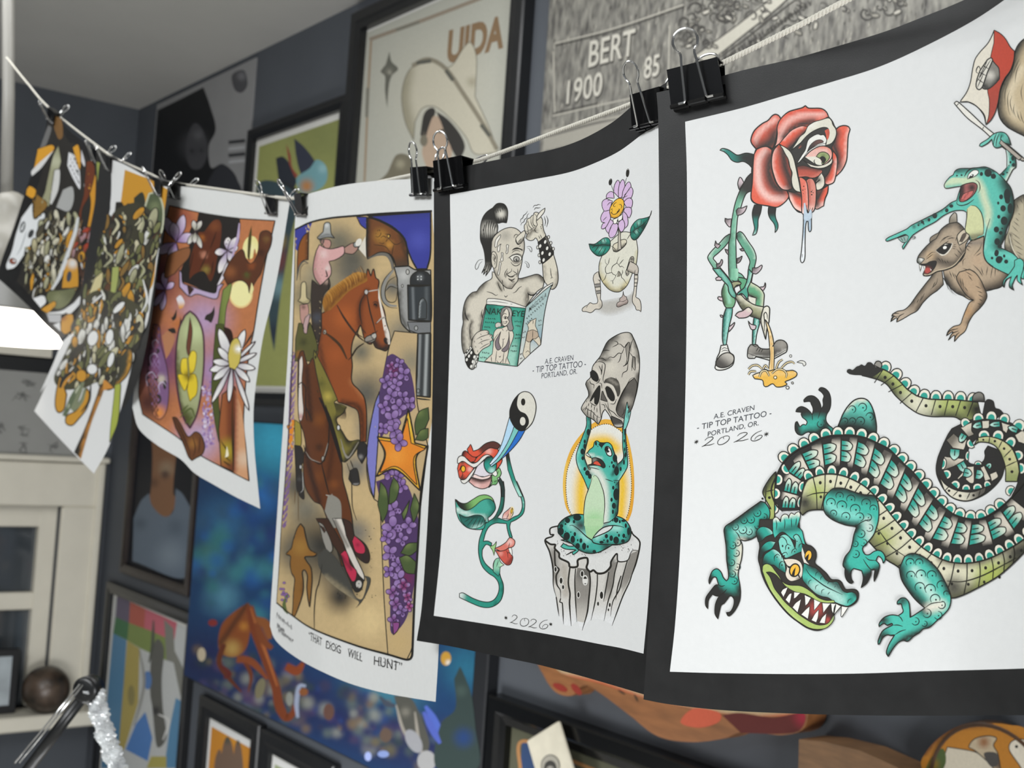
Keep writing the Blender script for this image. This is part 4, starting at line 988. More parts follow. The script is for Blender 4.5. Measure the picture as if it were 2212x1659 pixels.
    # belly grid
    for p, t in stations(ci, 27, 82, 760):
        n = np.array([-t[1], t[0]])
        j = np.argmin(np.linalg.norm(co - (p + n * 60 - t * 14), axis=1))
        A.line([tuple(p), tuple((p + co[j]) / 2 + t * 3), tuple(co[j])], 2.2, INK, (1, .8))
        A.dot(*(p + n * 17 + t * 10), 3.2, 3.8)
        if np.linalg.norm(co[j] - p) > 48: A.dot(*(p + n * 46 + t * 0), 2.8, 3.4)
    A.line('1742,1072 1760,1066 1785,1064 1800,1066|1894,1140 1925,1180 1960,1205', 2.2); A.line('2045,1255 2080,1256 2120,1244 2160,1224 2195,1205', 2.4)
    A.line(inner, 3, INK, (1, 1)); A.line(osp, 3.2, INK, (1, 1)); A.line(outer, 3, INK, (1, 1))
    # ---- hind leg
    A.view(1880, 1180, .1507)
    A.fill('490,150! 560,110 640,105 760,150 880,240 980,350 1060,490 1130,640 1155,760 1130,880 1060,970 960,1060 850,1160 760,1185 700,1240 620,1290 540,1360 470,1350 400,1380 330,1460 270,1560 255,1580! 230,1520 270,1400 350,1270! 290,1275 240,1270 180,1310 130,1400 110,1405! 115,1340 180,1210 320,1130! 310,1105 240,1130 200,1105 150,1130 125,1155! 130,1100 200,1020 300,985 400,995! 470,940 455,870 440,825 385,830! 390,790 440,745 500,745 550,800 565,900 570,1020! 640,980 780,885! 650,770 540,630 450,480 415,320!', '4cb9a7',
           [('e', '415,320 460,500 560,660 780,890', 120, '242523'), ('e', '560,110 760,150 980,350 1130,640', 70, '2a3331'), ('e', '640,350 780,560 930,760 1020,830', 80, 'b9dfd2'), ('e', '860,880 1000,850', 90, 'e0dbcb'), ('e', '850,1160 700,1240 470,1350 270,1560', 70, '2b2b29'), ('r', 190, 1060, 150, '2b2a28'), ('r', 180, 1300, 190, '2b2a28'), ('r', 450, 790, 110, '2b2a28')], 17)
    A.line('780,885 880,820 1020,800 1060,790|400,995 440,1030 465,1080|320,1130 400,1130 465,1150|350,1270 430,1220 510,1195', 14)
    for x, y, r in ((570, 235, 60), (700, 235, 55), (580, 420, 62), (725, 410, 70), (880, 415, 65), (710, 590, 70), (860, 620, 75), (1020, 560, 65), (930, 760, 70), (1090, 680, 40)): scale_c(A, x, y, r, 80, 15)
    for x, y, r in ((1020, 840, 55), (810, 960, 62), (970, 990, 58), (645, 1075, 55), (775, 1110, 40)): scale_c(A, x, y, r, 210, 15)
    # ---- near arm, middle
    A.view(1780, 1040, .1567)
    A.fill('60,150! 120,100 200,90 290,100 400,140 540,180 680,195 730,260 755,380 750,520 720,640 680,740 610,830! 560,880 530,930 560,1000 620,1010 680,970 740,950 800,970 840,1030 840,1090 815,1130! 800,1070 750,1030 715,1090! 760,1140 760,1200 730,1300 690,1380! 690,1300 700,1210 650,1220! 640,1300 590,1400 510,1465! 530,1400 540,1320 520,1230! 470,1215 410,1200! 380,1230 370,1290 380,1350 405,1385! 370,1405 320,1370 290,1290 290,1200! 260,1150 290,1040 360,950 390,850 410,740 450,620! 300,600 140,540 40,470 0,400 -10,300 20,200!', '3fb09e',
           [('e', '120,100 300,100 540,180 700,200', 110, '262a29'), ('e', '0,400 140,540 300,600 450,620', 95, '262826'), ('e', '450,600 400,800 290,1050 270,1180', 45, '262826'), ('e', '600,560 640,760', 80, 'bfd3c9'), ('e', '80,330 250,430 440,470', 80, '7fd0c2'), ('l', 400, 1150, 330, 1240, '262624'), ('l', 540, 1180, 590, 1290, '262624')], 15)
    A.line('440,620 520,560 600,530 650,520|540,1070 590,1150 650,1215 700,1210|570,1040 620,1080 715,1090|610,830 560,880 530,930', 13)
    for x, y, r, a in ((215, 200, 52, 90), (370, 245, 58, 90), (580, 300, 62, 90), (680, 375, 50, 90), (95, 295, 62, 90), (245, 335, 68, 90), (430, 385, 68, 90), (130, 440, 45, 110), (300, 485, 58, 110), (490, 490, 58, 140), (605, 495, 50, 200), (625, 640, 50, 200), (510, 720, 55, 210), (545, 845, 48, 200), (430, 860, 40, 210), (435, 1000, 52, 200)): scale_c(A, x, y, r, a, 13)
    # ---- left arm
    A.view(1510, 1060, .16881)
    A.fill('790,135! 850,160 900,240 905,330 870,420 790,530 690,610 590,640 530,625! 555,720 545,860 515,980 500,1080 520,1200 530,1310 515,1420 460,1530 400,1595 370,1600 350,1560! 400,1550 440,1480 450,1400 420,1350 390,1350 360,1390 320,1440 280,1470 240,1640! 205,1570 210,1460 240,1380 270,1340! 220,1345 170,1325! 120,1400 110,1510! 85,1460 90,1370 150,1280 210,1210 250,1205! 235,1150 220,1110 180,1110 130,1195! 130,1130 170,1030 230,1000 280,1040 310,1110 350,1155! 375,1120 375,1040 355,900 350,800 345,700 325,560 320,500 345,450 420,400 520,330 640,240!', '35a392',
           [('e', '780,140 640,240 520,330 400,420', 85, '262624'), ('e', '320,500 345,700 360,900 375,1060', 55, '262a28'), ('e', '890,400 790,530 690,610 560,630', 90, '262725'), ('e', '540,660 530,900 505,1020', 70, 'd9d3c2'), ('e', '500,520 640,520', 70, '93cfc2'), ('l', 470, 1220, 430, 1360, '2a2927'), ('e', '520,1240 515,1420 370,1600', 60, '2a2927'), ('e', '280,1340 220,1600', 60, '2a2927'), ('l', 200, 1240, 110, 1400, '2a2927'), ('l', 210, 1060, 150, 1100, '2a2927')], 14)
    A.line('530,625 500,560 465,520|250,1205 290,1225 330,1210|270,1340 320,1300 355,1260', 12)
    for x, y, r, a in ((745, 285, 46, -120), (830, 335, 44, -150), (665, 370, 46, -120), (575, 380, 42, -120), (750, 450, 40, -120), (560, 500, 50, -120), (640, 525, 42, -130), (465, 465, 40, -120), (490, 665, 44, 210), (430, 700, 44, 210), (475, 800, 42, 210), (415, 920, 42, 210), (485, 975, 42, 200), (425, 1065, 42, 210), (450, 1155, 42, 200)): scale_c(A, x, y, r, a, 12)
    # ---- head
    A.view(1630, 1150, .1386)
    A.fill('70,-60! 60,60 80,220 70,300 60,420 90,540 110,640 160,770 230,900 330,1050 450,1200 560,1310 680,1400 800,1480 930,1525 1030,1520 1130,1470 1200,1400 1235,1300! 1300,1160 1400,1160! 1490,1150 1590,1080 1620,980 1600,910 1540,885 1440,890 1400,870 1350,770 1290,740 1190,730 1120,640 1020,550 940,480 960,380 950,290 890,220 800,180 770,100 740,0 700,-70! 690,-200! 80,-200!', '33302c', [], 17)
    # neck frill
    for i_, s_ in enumerate(('20,0! 60,-60 130,-90 230,-60 310,20! 180,70 120,130 60,150!', '75,400! 90,260 160,170 240,135 330,150! 270,250 160,310 110,400!', '110,500! 150,360 220,300 300,260 400,330 470,480 490,640! 400,590 300,510!')):
        A.fill(s_, TEAL, [('l', 200, 60 + i_ * 130, 110, 130 + i_ * 160, '26322f'), ('l', 230, 40 + i_ * 110, 300, -10 + i_ * 110, 'a4d6ca')], 13)
    # crest
    A.view(1640, 960, .14463)
    A.fill('205,1330! 200,1200 205,1120 250,1085 290,1110 320,1160! 330,1080 380,1040 430,1060 440,1110! 450,1060 480,1025 530,1050! 540,1030 590,1005 615,1050 600,1140 575,1230! 640,1290 670,1420 690,1500! 500,1420 350,1310 230,1400!', '45b5a4', [('e', '205,1120 250,1085 300,1110', 40, 'e8e2d4'), ('e', '330,1080 380,1040 430,1060', 40, 'e8e2d4'), ('e', '460,1050 480,1025 520,1050', 40, 'e8e2d4'), ('e', '550,1025 590,1005 615,1050', 40, 'e8e2d4'), ('e', '320,1290 600,1230', 70, '27695f')], 13)
    A.line('250,1130 262,1200 255,1280|375,1110 385,1170 375,1260|480,1100 485,1240|560,1100 545,1210', 12)
    A.view(1630, 1150, .1386)
    # brow scales
    A.fill('370,140! 400,60 470,30 540,70 590,150 630,250! 640,130 605,70 650,30 700,70 745,190 740,300! 640,340 560,380 480,400 420,330 390,260!', '7fcbbd', [('l', 520, 200, 700, 320, '2d8f80')], 14)
    A.line('370,200 380,110 430,70 490,120 510,180 570,210|480,280 490,210 530,180|575,330 590,280 640,250 655,280|415,420 430,340 490,310 515,350|310,450 310,380 360,340 395,370|385,560 390,490 430,450 465,475|690,240 700,190 740,175', 13)
    A.dots('437,212,13,20 530,245,12,18 625,300,11 662,140,9 463,365,12 350,385,10 428,510,12')
    # snout
    A.fill('770,480! 860,520 960,560 1040,640 1110,740 1180,770 1280,770 1330,830 1380,910 1440,940! 1520,930 1580,960 1590,1040 1530,1110 1440,1150 1330,1120 1230,1080! 1150,1020 1050,1000 960,960 880,890 810,820 750,740 740,620!', '45b3a1', [('e', '860,520 1040,620 1200,760 1380,900', 80, '2c3d3a'), ('e', '760,780 960,960 1200,1030', 70, '2a5d55'), ('e', '950,840 1180,930 1330,1060', 110, 'a9d3c8'), ('r', 1590, 940, 150, '232422'), ('r', 1500, 1060, 90, '2c8778'), ('r', 770, 560, 120, '22796b')], 13)
    A.line('800,570 860,660 960,740 1100,840 1240,910 1370,970', 18, '1d2f2c', (.5, 1, 1, .3)); A.line('1450,1110 1460,1060 1510,1030', 13, '1d2f2c')
    A.line('840,810 850,760 890,740|950,890 955,840 995,815|1045,960 1050,905 1090,885|1145,975 1150,950 1175,935|950,680 960,630 1000,615|1030,745 1035,700 1070,680|1140,810 1145,785 1175,770|1245,860 1262,830', 11, '1d2f2c')
    A.fill('770,470! 735,340 740,230! 780,350 800,440 850,500!', 'd7d2c6')
    # jaws
    A.fill('120,600! 130,520 190,490 260,520 320,600 380,680 440,770 540,820 700,830 800,870 900,940 1000,1020 1120,1060 1235,1060 1250,1095! 1130,1100 1000,1080 880,1010 780,960 640,930 540,880 470,830! 400,740 330,660 250,620 180,620! 230,680 260,740 310,870 400,990 480,1090 580,1180 680,1270 780,1340 880,1400 980,1440 1080,1440 1150,1410 1200,1340 1235,1280! 1240,1350 1180,1440 1090,1500 950,1510 830,1480 700,1400 580,1310 460,1190 340,1040 240,890 170,740!', 'a6bb68', [('e', '230,900 460,1200 700,1410', 40, 'b9ca80'), ('r', 1210, 1330, 90, '8d9a70')], 12)
    A.fill('470,830! 540,880 640,930 780,960 880,1010 1000,1080 1130,1100 1190,1105! 1225,1230 1230,1280 1200,1340 1150,1410 1080,1440 980,1440 880,1400 780,1340 680,1270 580,1180 480,1090 400,990!', '3a2f2b', [('r', 960, 1190, 190, 'b34b45'), ('r', 1130, 1370, 90, 'b34b45')], 10)
    for t_ in ('410,940! 440,890 520,850! 490,930 450,1010!', '480,1050! 540,960 580,950! 560,1060 540,1110!', '590,1170! 640,1100 725,1040! 700,1150 670,1250!', '615,930! 715,940! 640,1020 610,1030!', '725,1280! 800,1200 860,1150! 850,1260 830,1350!', '780,975! 880,1020! 830,1110 790,1140!', '885,1370! 940,1270 1000,1200! 990,1320 960,1405!', '925,1040! 1030,1090! 970,1170 925,1220!', '1010,1410! 1050,1330 1120,1260! 1110,1340 1095,1420!', '1055,1100! 1190,1105! 1130,1180 1070,1260!'):
        A.fill(t_, 'e8e6df', [], 9)
    for t_ in ('1190,1105! 1270,1110! 1240,1180 1230,1280! 1200,1220!', '1270,1110! 1350,1150! 1290,1220 1235,1290!', '1355,1150! 1460,1165! 1400,1260 1355,1320 1345,1300!'):
        A.fill(t_, 'e8e6df', [], 12)
    # eyes
    A.fill('450,420! 540,410 640,420 720,470 750,560 740,680 700,730 640,750 560,760 500,710 480,640 500,560 490,490!', 'dcd2c2', [('r', 700, 740, 90, '4b443d')], 10)
    A.dot(625, 590, 78, 100, 'e9b440', 15, ol=22); A.fill('640,540! 600,600 580,670 615,690 630,620!', '26241f')
    A.fill('485,480! 520,520 560,530! 540,560 510,540!', '26241f'); A.fill('690,640! 700,680 720,720! 690,700 670,660!', '26241f')
    A.dot(838, 360, 54, 82, 'e9b440', 10, ol=14); A.fill('850,330! 800,380 795,430 830,440 840,390!', '26241f')
    return A.build('alligator_drawing', sheet1, 'green alligator drawn curling across the sheet with open jaws')
art_gator()

def glyphs(A, txt, x, y, adv, up, wd, col=INK, slant=(0, 0)):
    """pen-written numerals: each on a unit cell, advance vector adv, up vector up"""
    G = {'2': '.12,.72 .25,.95 .5,1 .68,.85 .6,.6 .3,.25 0,0|0,.03 .25,.08 .55,.02 .85,.1', '0': '.5,.98 .2,.85 .02,.45 .12,.08 .45,.02 .8,.3 .9,.7 .75,.95 .5,.98 .42,.8 .5,.65', '6': '.78,1 .4,.85 .1,.5 .08,.15 .35,0 .7,.12 .85,.4 .65,.52 .4,.35 .32,.12',
         '*': '.1,.3 .5,.7|.1,.7 .5,.3|.3,.8 .3,.2|.05,.5 .55,.5'}
    for ch, wch in txt:
        for s_ in G[ch].split('|'):
            P, K = parse(s_)
            A.line([(x + px * adv[0] * wch + py * up[0], y + px * adv[1] * wch + py * up[1]) for px, py in P], wd, col, (.6, 1, 1, .6), step=1.2)
        x += adv[0] * wch * 1.12; y += adv[1] * wch * 1.12
def art_text1():
    A = Art(S1.surf, 1490, 850, .09494)
    c = '33363d'
    A.text('A.E. CRAVEN', 1010, 478, (163, -37), (10, -165), c)
    A.text('- TIP TOP TATTOO -', 1010, 668, (186, -37), (10, -188), c)
    A.text('PORTLAND, OR.', 985, 852, (160, -36), (10, -160), c)
    A.dots('510,982,14,9')
    A.build('lettering', sheet1, 'small printed artist stamp'); A = Art(S1.surf, 1490, 850, .09494)
    glyphs(A, [('*', .75)], 95, 1200, (270, -60), (-10, -170), 15)
    glyphs(A, [('2', 1)], 275, 1215, (330, -70), (40, -190), 17)
    glyphs(A, [('0', 1)], 620, 1185, (300, -65), (20, -180), 17)
    glyphs(A, [('2', 1)], 1000, 1115, (390, -75), (50, -190), 17)
    glyphs(A, [('6', 1)], 1370, 1100, (320, -60), (20, -210), 17)
    glyphs(A, [('*', .75)], 1680, 1030, (300, -60), (-10, -180), 15)
    return A.build('date', sheet1, 'handwritten year between stars')
art_text1()
# ================================================================ drawings on the second sheet
SKIN = 'cfc8b8'
def art_cyclops():
    A = Art(S2.surf, 980, 420, .12054)
    # tail of hair
    A.fill('700,240! 600,310 530,400 490,520 478,680 482,820 520,930 550,1040 565,1180 560,1280 500,1415! 560,1340 530,1440! 600,1370 570,1465! 640,1370 680,1300! 670,1150 665,1000 680,850 730,740 780,690! 790,560 740,420 720,320!', '2b2a27',
           [('r', 600, 620, 190, 'c9c5ba'), ('r', 700, 640, 130, 'dcd8cc'), ('l', 620, 1180, 600, 1400, 'b9b5aa', .8)], 16)
    for a_ in ('530,620 545,760', '560,540 540,640 555,790', '600,480 575,620 590,800', '640,470 620,620 625,800', '680,480 655,640 660,810', '720,510 690,640 690,780', '750,550 720,660 720,740', '600,1250 540,1420', '640,1240 590,1430', '670,1230 630,1390'):
        A.line(a_, 17, '2b2a27', (1, .9, .3))
    A.fill('700,240! 770,170 840,158 910,180 955,250 968,330 960,440 945,510! 870,500 800,520! 750,450 725,350!', '2b2a27', [('r', 850, 350, 130, 'dcd8cb')], 16)
    for a_ in ('760,290 770,340', '790,270 800,330', '830,270 845,320', '870,240 890,290', '905,230 920,270', '770,480 760,420', '810,480 800,410', '850,470 845,400', '890,470 890,400', '930,450 930,380'):
        A.line(a_, 17, '2b2a27', (1, .8, .2))
    # body
    A.view(980, 610, .12054)
    A.fill('690,-190! 680,-70 560,0 470,80 415,160! 320,190 230,290 180,430 160,600 170,720 145,850 140,1000 150,1150 180,1280! 330,1180! 340,1000 480,870! 520,640 580,400 700,300! 1290,440! 1330,380! 1480,180 1600,90! 1620,-40 1560,-120 1480,-145 1350,-110 1200,-70 1140,-80!', SKIN,
           [('e', '560,0 415,160 230,290 165,600 145,900 180,1280', 95, '4a463f'), ('e', '1200,-70 1350,-130 1500,-150 1620,-40', 95, '4f4a43'), ('e', '330,1180 310,1000 300,800 330,700', 60, '6a645a'), ('e', '480,870 510,560', 50, '6a645a'), ('e', '790,0 860,160', 40, '7a7468'), ('e', '1300,440 1320,160', 70, '6d675c'), ('r', 250, 620, 90, '3b3833')], 15)
    A.line('310,730 290,850 300,980 330,1060|515,480 500,560 520,650|590,165 680,190 760,235 790,215|790,0 820,90 865,160|870,20 910,150|1060,190 1110,170 1170,100 1220,70|905,230 935,265 965,230|1320,180 1340,240 1330,350|200,460 220,590 270,690', 14)
    A.fill('200,450! 215,560 270,690! 225,650 190,560!', '33302b')
    for i_ in range(7): A.line([(1330 + i_ * 27, 160 + i_ * 4), (1350 + i_ * 22, 230 - i_ * 3)], 13, INK, (.3, 1))
    A.fill('1320,190! 1400,220 1480,190 1440,240 1370,240!', INK)
    # raised arm
    A.view(980, 420, .12054)
    A.fill('1590,1255! 1600,1400 1610,1500 1640,1580! 1750,1700 1830,1660 1870,1550 1868,1400 1840,1250 1790,1080! 1700,1100 1600,1200!', 'd6cfbd', [('e', '1620,1270 1640,1500', 45, 'a9a192'), ('e', '1868,1400 1860,1560 1790,1700', 60, '8b8477')], 15)
    A.line('1735,1320 1745,1430 1760,1480 1780,1500|1760,1480 1740,1510', 13)
    # fist and horn
    A.fill('1290,780! 1310,720 1275,650 1265,560 1300,510 1320,440 1370,420 1400,380 1430,370 1440,330 1490,318 1530,340! 1560,400 1590,450 1600,560 1620,660 1650,720! 1620,800 1520,860! 1475,780 1430,815 1380,828 1330,815!', 'd6d0bf', [('e', '1310,760 1400,660 1470,640', 60, '6f695e'), ('e', '1600,560 1630,700', 40, 'aaa393')], 14)
    A.line('1275,650 1330,660 1320,580 1310,530|1330,660 1360,640 1400,620 1350,560 1330,470|1400,620 1430,600 1390,520 1385,430|1430,600 1460,580 1420,520 1425,380|1440,340 1490,400 1480,480 1500,540 1480,570 1430,540|1500,540 1470,600 1450,630 1480,680 1515,685|1475,780 1520,850|1520,740 1550,800|1550,720 1580,790|1330,660 1340,700 1310,720', 12)
    A.dots('1580,545,9 1560,580,9 1570,610,9 1330,495,8')
    A.fill('1490,470! 1495,390 1560,300 1640,242! 1620,320 1560,400!', 'e2ddd0', [], 13)
    # head
    A.fill('680,850! 720,760 800,680 900,620 1010,592 1110,610 1190,670 1240,760 1268,880 1262,1010 1230,1120 1225,1200 1200,1330 1160,1440 1150,1540 1100,1610 1040,1690! 960,1680 900,1640 840,1570 770,1480 730,1390 715,1320! 680,1240 668,1080!', SKIN,
           [('e', '720,1380 840,1570 960,1680 1090,1620', 80, '8a8377'), ('r', 930, 740, 160, 'aaa599'), ('e', '690,840 670,1050', 40, 'aaa396'), ('e', '1250,800 1262,1010', 40, '9d968a')], 15)
    A.fill('680,1060! 700,1025 740,1030 770,1080 780,1130! 760,1300 720,1325 685,1260 672,1150!', SKIN, [('r', 730, 1140, 60, '8a8377')], 13)
    A.line('690,1080 720,1075 750,1130 720,1180 745,1210 730,1260', 14)
    A.fill('1110,790! 1150,740 1260,650 1290,690! 1260,790 1200,880 1165,895! 1130,860!', 'd9d3c3', [('e', '1165,890 1260,780', 40, '5e584e')], 13)
    A.line('1080,780 1090,735 1130,715 1160,740|1115,790 1110,830 1140,890 1165,900 1200,880|1170,930 1200,920|1210,790 1150,860', 13)
    A.fill('1035,1010! 1080,965 1140,950 1200,970 1240,990! 1230,1010 1180,985 1110,985 1060,1000!', INK)
    A.line('1040,1050 1090,1010 1150,1005 1190,1025|970,1145 1060,1085 1140,1065 1200,1080 1230,1110', 13)
    A.fill('1000,1130! 1060,1090 1140,1075 1210,1110 1220,1150! 1190,1195 1120,1205 1050,1190!', 'e0ddd3', [], 13)
    A.dot(1125, 1160, 52, 48, 'b5b2aa', ol=16); A.dot(1130, 1172, 22, 26, '2a2824'); A.dot(1140, 1165, 8, 8, 'dddad0')
    A.line('1025,1210 1060,1260 1120,1280 1180,1250 1205,1200', 14); A.fill('1040,1200! 1120,1215 1200,1190! 1160,1240 1090,1245!', '9b958a')
    for s_ in ('840,720 760,800 735,910 745,950 775,930 790,850 830,780', '850,885 790,940 785,1020 800,1035 825,1000 830,930', '945,905 950,980 935,1050 950,1065 970,1040 975,970 985,910', '855,1045 860,1110 840,1170 860,1200 885,1180 880,1100 885,1050', '825,1205 810,1320 785,1430 800,1450 820,1420 835,1320 850,1230'):
        A.fill(s_, 'e6e2d8', [], 11)
    A.line('965,1330 920,1410 910,1480|970,1370 940,1440 930,1500|1040,1330 1030,1380 960,1430 990,1470 1050,1480 1105,1440|1060,1370 1130,1420 1120,1440 1080,1430|1145,1330 1150,1380 1130,1480|980,1500 1000,1530 1060,1540 1100,1500|1020,1545 1060,1570 1090,1550|870,1530 880,1600', 14)
    A.fill('960,1430! 1020,1465 1100,1440! 1060,1485 1000,1480!', '3a352f'); A.fill('975,1500! 1040,1525 1095,1500! 1060,1550 1010,1545!', '45403a')
    for s_ in ('530,1165 450,1180 395,1260 388,1320 410,1345 440,1310 460,1250 510,1200', '1305,940 1360,930 1400,970 1395,1030 1370,1010 1350,970 1315,960', '1265,1215 1310,1250 1315,1300 1345,1310 1350,1260 1320,1215 1275,1195'):
        A.line(s_, 11)
    A.line('1420,235 1450,195 1490,195 1520,180 1560,190|1440,280 1470,240 1510,245 1555,235|1195,500 1200,450 1240,420 1250,380 1290,350 1325,300|1205,555 1220,510 1260,490 1270,450 1310,420 1320,370 1350,340|1620,390 1645,480 1635,565|1660,380 1690,470 1665,585', 13)
    # spiked cuffs
    A.fill('1510,860! 1660,740! 1720,870 1785,1010 1790,1070! 1700,1160 1585,1250! 1550,1100 1530,960!', '2a2825', [('e', '1670,760 1740,930', 30, '8a867d')], 15)
    for x, y in ((1640, 850), (1550, 925), (1675, 965), (1590, 1050), (1720, 1070), (1612, 1175)): A.dot(x, y, 20, 34, 'e6e4dc', 15)
    for x, y in ((1505, 950), (1530, 1090), (1545, 1215), (1700, 765), (1742, 870), (1785, 975)): A.dot(x, y, 20, 30, 'dcdad2', 0, ol=12)
    # magazine
    A.view(980, 610, .12054)
    A.fill('590,320! 620,290 800,300 1000,340 1290,440! 1420,300 1600,110 1780,0! 1770,60! 1300,470! 590,390!', 'e4e2da', [], 13)
    A.line('590,350 760,345 980,375|1020,385 1050,392|1300,430 1500,220 1640,90', 10)
    A.fill('585,400! 700,400 900,425 1290,465! 1240,760 1190,1150 1140,1505! 900,1480 700,1450 440,1410! 500,880 540,640!', '3f9c86', [('l', 650, 760, 600, 1300, '9ccdbb'), ('r', 660, 470, 200, '1f6a5c'), ('e', '1270,500 1150,1480', 90, '2c7a69'), ('r', 1100, 800, 220, '6cb7a3', .6)], 15)
    A.fill('1295,440! 1450,300 1620,150 1765,40! 1700,220 1620,600 1560,1115! 1380,1270 1270,1370 1145,1505! 1200,1100 1250,750!', 'a9bfbd', [('r', 1500, 1000, 260, '6d96ad'), ('l', 1300, 700, 1180, 1400, 'd2d3cc')], 14)
    A.line('1765,40 1720,130', 9)
    A.text('NAK', 700, 575, (150, 8), (25, -165), INK, .006); A.text('EYE', 1150, 610, (140, 8), (20, -150), INK, .006)
    A.text('MAGCOLA', 1500, 400, (65, -58), (12, -130), INK, .004)
    rs = random.Random(4)
    for x, y, n_, dx, dy in ((570, 645, 5, 38, 3), (560, 715, 5, 36, 2), (550, 800, 4, 28, 2), (1090, 700, 4, 34, 3), (1110, 780, 3, 30, 2), (1115, 940, 4, 22, 1), (1095, 1000, 4, 24, 1), (1040, 1140, 4, 28, 1), (1020, 1230, 4, 30, 1), (510, 1260, 4, 34, 3), (475, 1345, 4, 32, 2), (1300, 640, 9, 36, -32), (1290, 740, 4, 32, -28), (1240, 900, 2, 30, -10), (1230, 990, 2, 28, -8), (1190, 1290, 2, 20, -8), (1190, 1370, 2, 24, -10), (1520, 690, 2, 30, -10), (1520, 770, 2, 30, -8)):
        for i_ in range(n_):
            a = x + i_ * dx; b_ = y + i_ * dy
            A.line([(a, b_ + rs.uniform(8, 18)), (a + dx * .3, b_ - rs.uniform(8, 20)), (a + dx * .55, b_ + rs.uniform(0, 16)), (a + dx * .8, b_ - rs.uniform(-6, 12))], 8, INK, step=1.2)
    # cover figure: one eyed lady in a halter top
    A.fill('860,820! 780,830 730,880 712,960 710,1100 690,1280 660,1310 550,1415! 1010,1470! 960,1350! 1000,1180 1060,1020 1075,930 1050,870 990,850! 950,780!', 'd9d0bf', [], 12)
    A.fill('835,560! 870,470 940,440 1010,455 1045,520 1040,640 1050,740 1070,830 1030,870 980,850 950,770 880,790 850,740!', '8d8985', [('e', '990,470 1040,600', 30, 'c9c5bd')], 13)
    A.fill('745,795! 750,740 800,715 850,740 860,790 810,800 770,815!', 'c9c5bb', [], 11)
    A.fill('865,560! 900,510 950,470 985,520 990,600 965,640 995,700 960,760 910,785 870,740 860,650!', 'dcd3c3', [], 11)
    A.line('885,580 915,555 950,575|885,630 920,605 965,630 925,655 890,635|880,700 920,710 960,695 930,740 890,730 880,700|865,830 890,865|965,845 940,880|705,1100 740,1000 800,920|850,740 845,800|930,480 870,600 855,720|960,470 1000,560 970,640', 11)
    A.dot(925, 632, 16, 18)
    A.fill('845,880! 800,960 745,1060 750,1150 790,1215 850,1185! 810,1080 820,980!', '7f7478', [], 11)
    A.fill('990,880! 985,1000 940,1130 860,1215 910,1245 970,1200 1000,1100!', '7f7478', [], 11)
    A.line('870,1010 885,1030 880,1130 850,1190|885,1030 915,1005|770,1220 760,1330 745,1440|905,1250 890,1350 880,1450|815,1320 825,1345 845,1315|770,1400 820,1450 880,1380|670,1320 680,1420|950,1330 925,1450|990,1180 970,1300', 11)
    # second page: a standing figure seen from behind, in plain shorts
    A.fill('1320,760! 1340,830 1310,920 1290,1040 1260,1180 1240,1290 1280,1370! 1370,1280! 1370,1100 1420,1020! 1480,1080 1530,1140! 1560,1110! 1550,1010 1510,940 1500,860 1465,770 1480,640! 1380,690!', 'd5cbb6', [], 11)
    A.fill('1322,880! 1420,850 1505,890! 1520,960 1460,1015 1420,1010 1360,1070 1295,1040!', 'b9a58f', [], 10)
    A.line('1418,860 1415,1005|1425,680 1420,750|1290,1260 1330,1225 1360,1260', 10)
    # holding hand and cuff
    A.fill('350,980! 420,900 520,860 600,860 635,900 620,930! 680,935 695,970 670,990! 695,1010 690,1045 650,1060! 660,1100 630,1140 520,1200 440,1290 400,1310 350,1240 325,1130 330,1050!', 'd3cbbc', [('e', '350,1240 330,1100 350,980', 50, '9d9588')], 13)
    A.line('410,1020 500,970 600,940 640,930|440,1100 530,1050 650,1020|470,1190 540,1140 640,1090|580,905 610,890 620,910 600,930|640,965 665,950 680,970|370,1045 375,1080|390,1140 400,1170|425,1215 430,1250|475,920 500,940|480,1010 510,1030|490,1090 515,1110', 11)
    A.fill('200,1280! 330,1160! 380,1280 445,1305! 400,1480 370,1540 320,1562 260,1520 210,1420!', '282623', [('e', '410,1330 350,1530', 34, 'e4e2da')], 14)
    for x, y in ((315, 1260), (275, 1320), (370, 1335), (235, 1385), (342, 1420), (312, 1505)): A.dot(x, y, 18, 30, 'e6e4dc', 15)
    for x, y in ((300, 1170), (245, 1225), (215, 1290), (430, 1330), (410, 1420), (390, 1500)): A.dot(x, y, 18, 26, 'dcdad2', 0, ol=11)
    A.line('205,1330 330,1170', 13, 'e4e2da'); A.line('215,1345 340,1180', 8)
    return A.build('cyclops_drawing', sheet2, 'grey one eyed strongman drawn reading a green magazine')
art_cyclops()

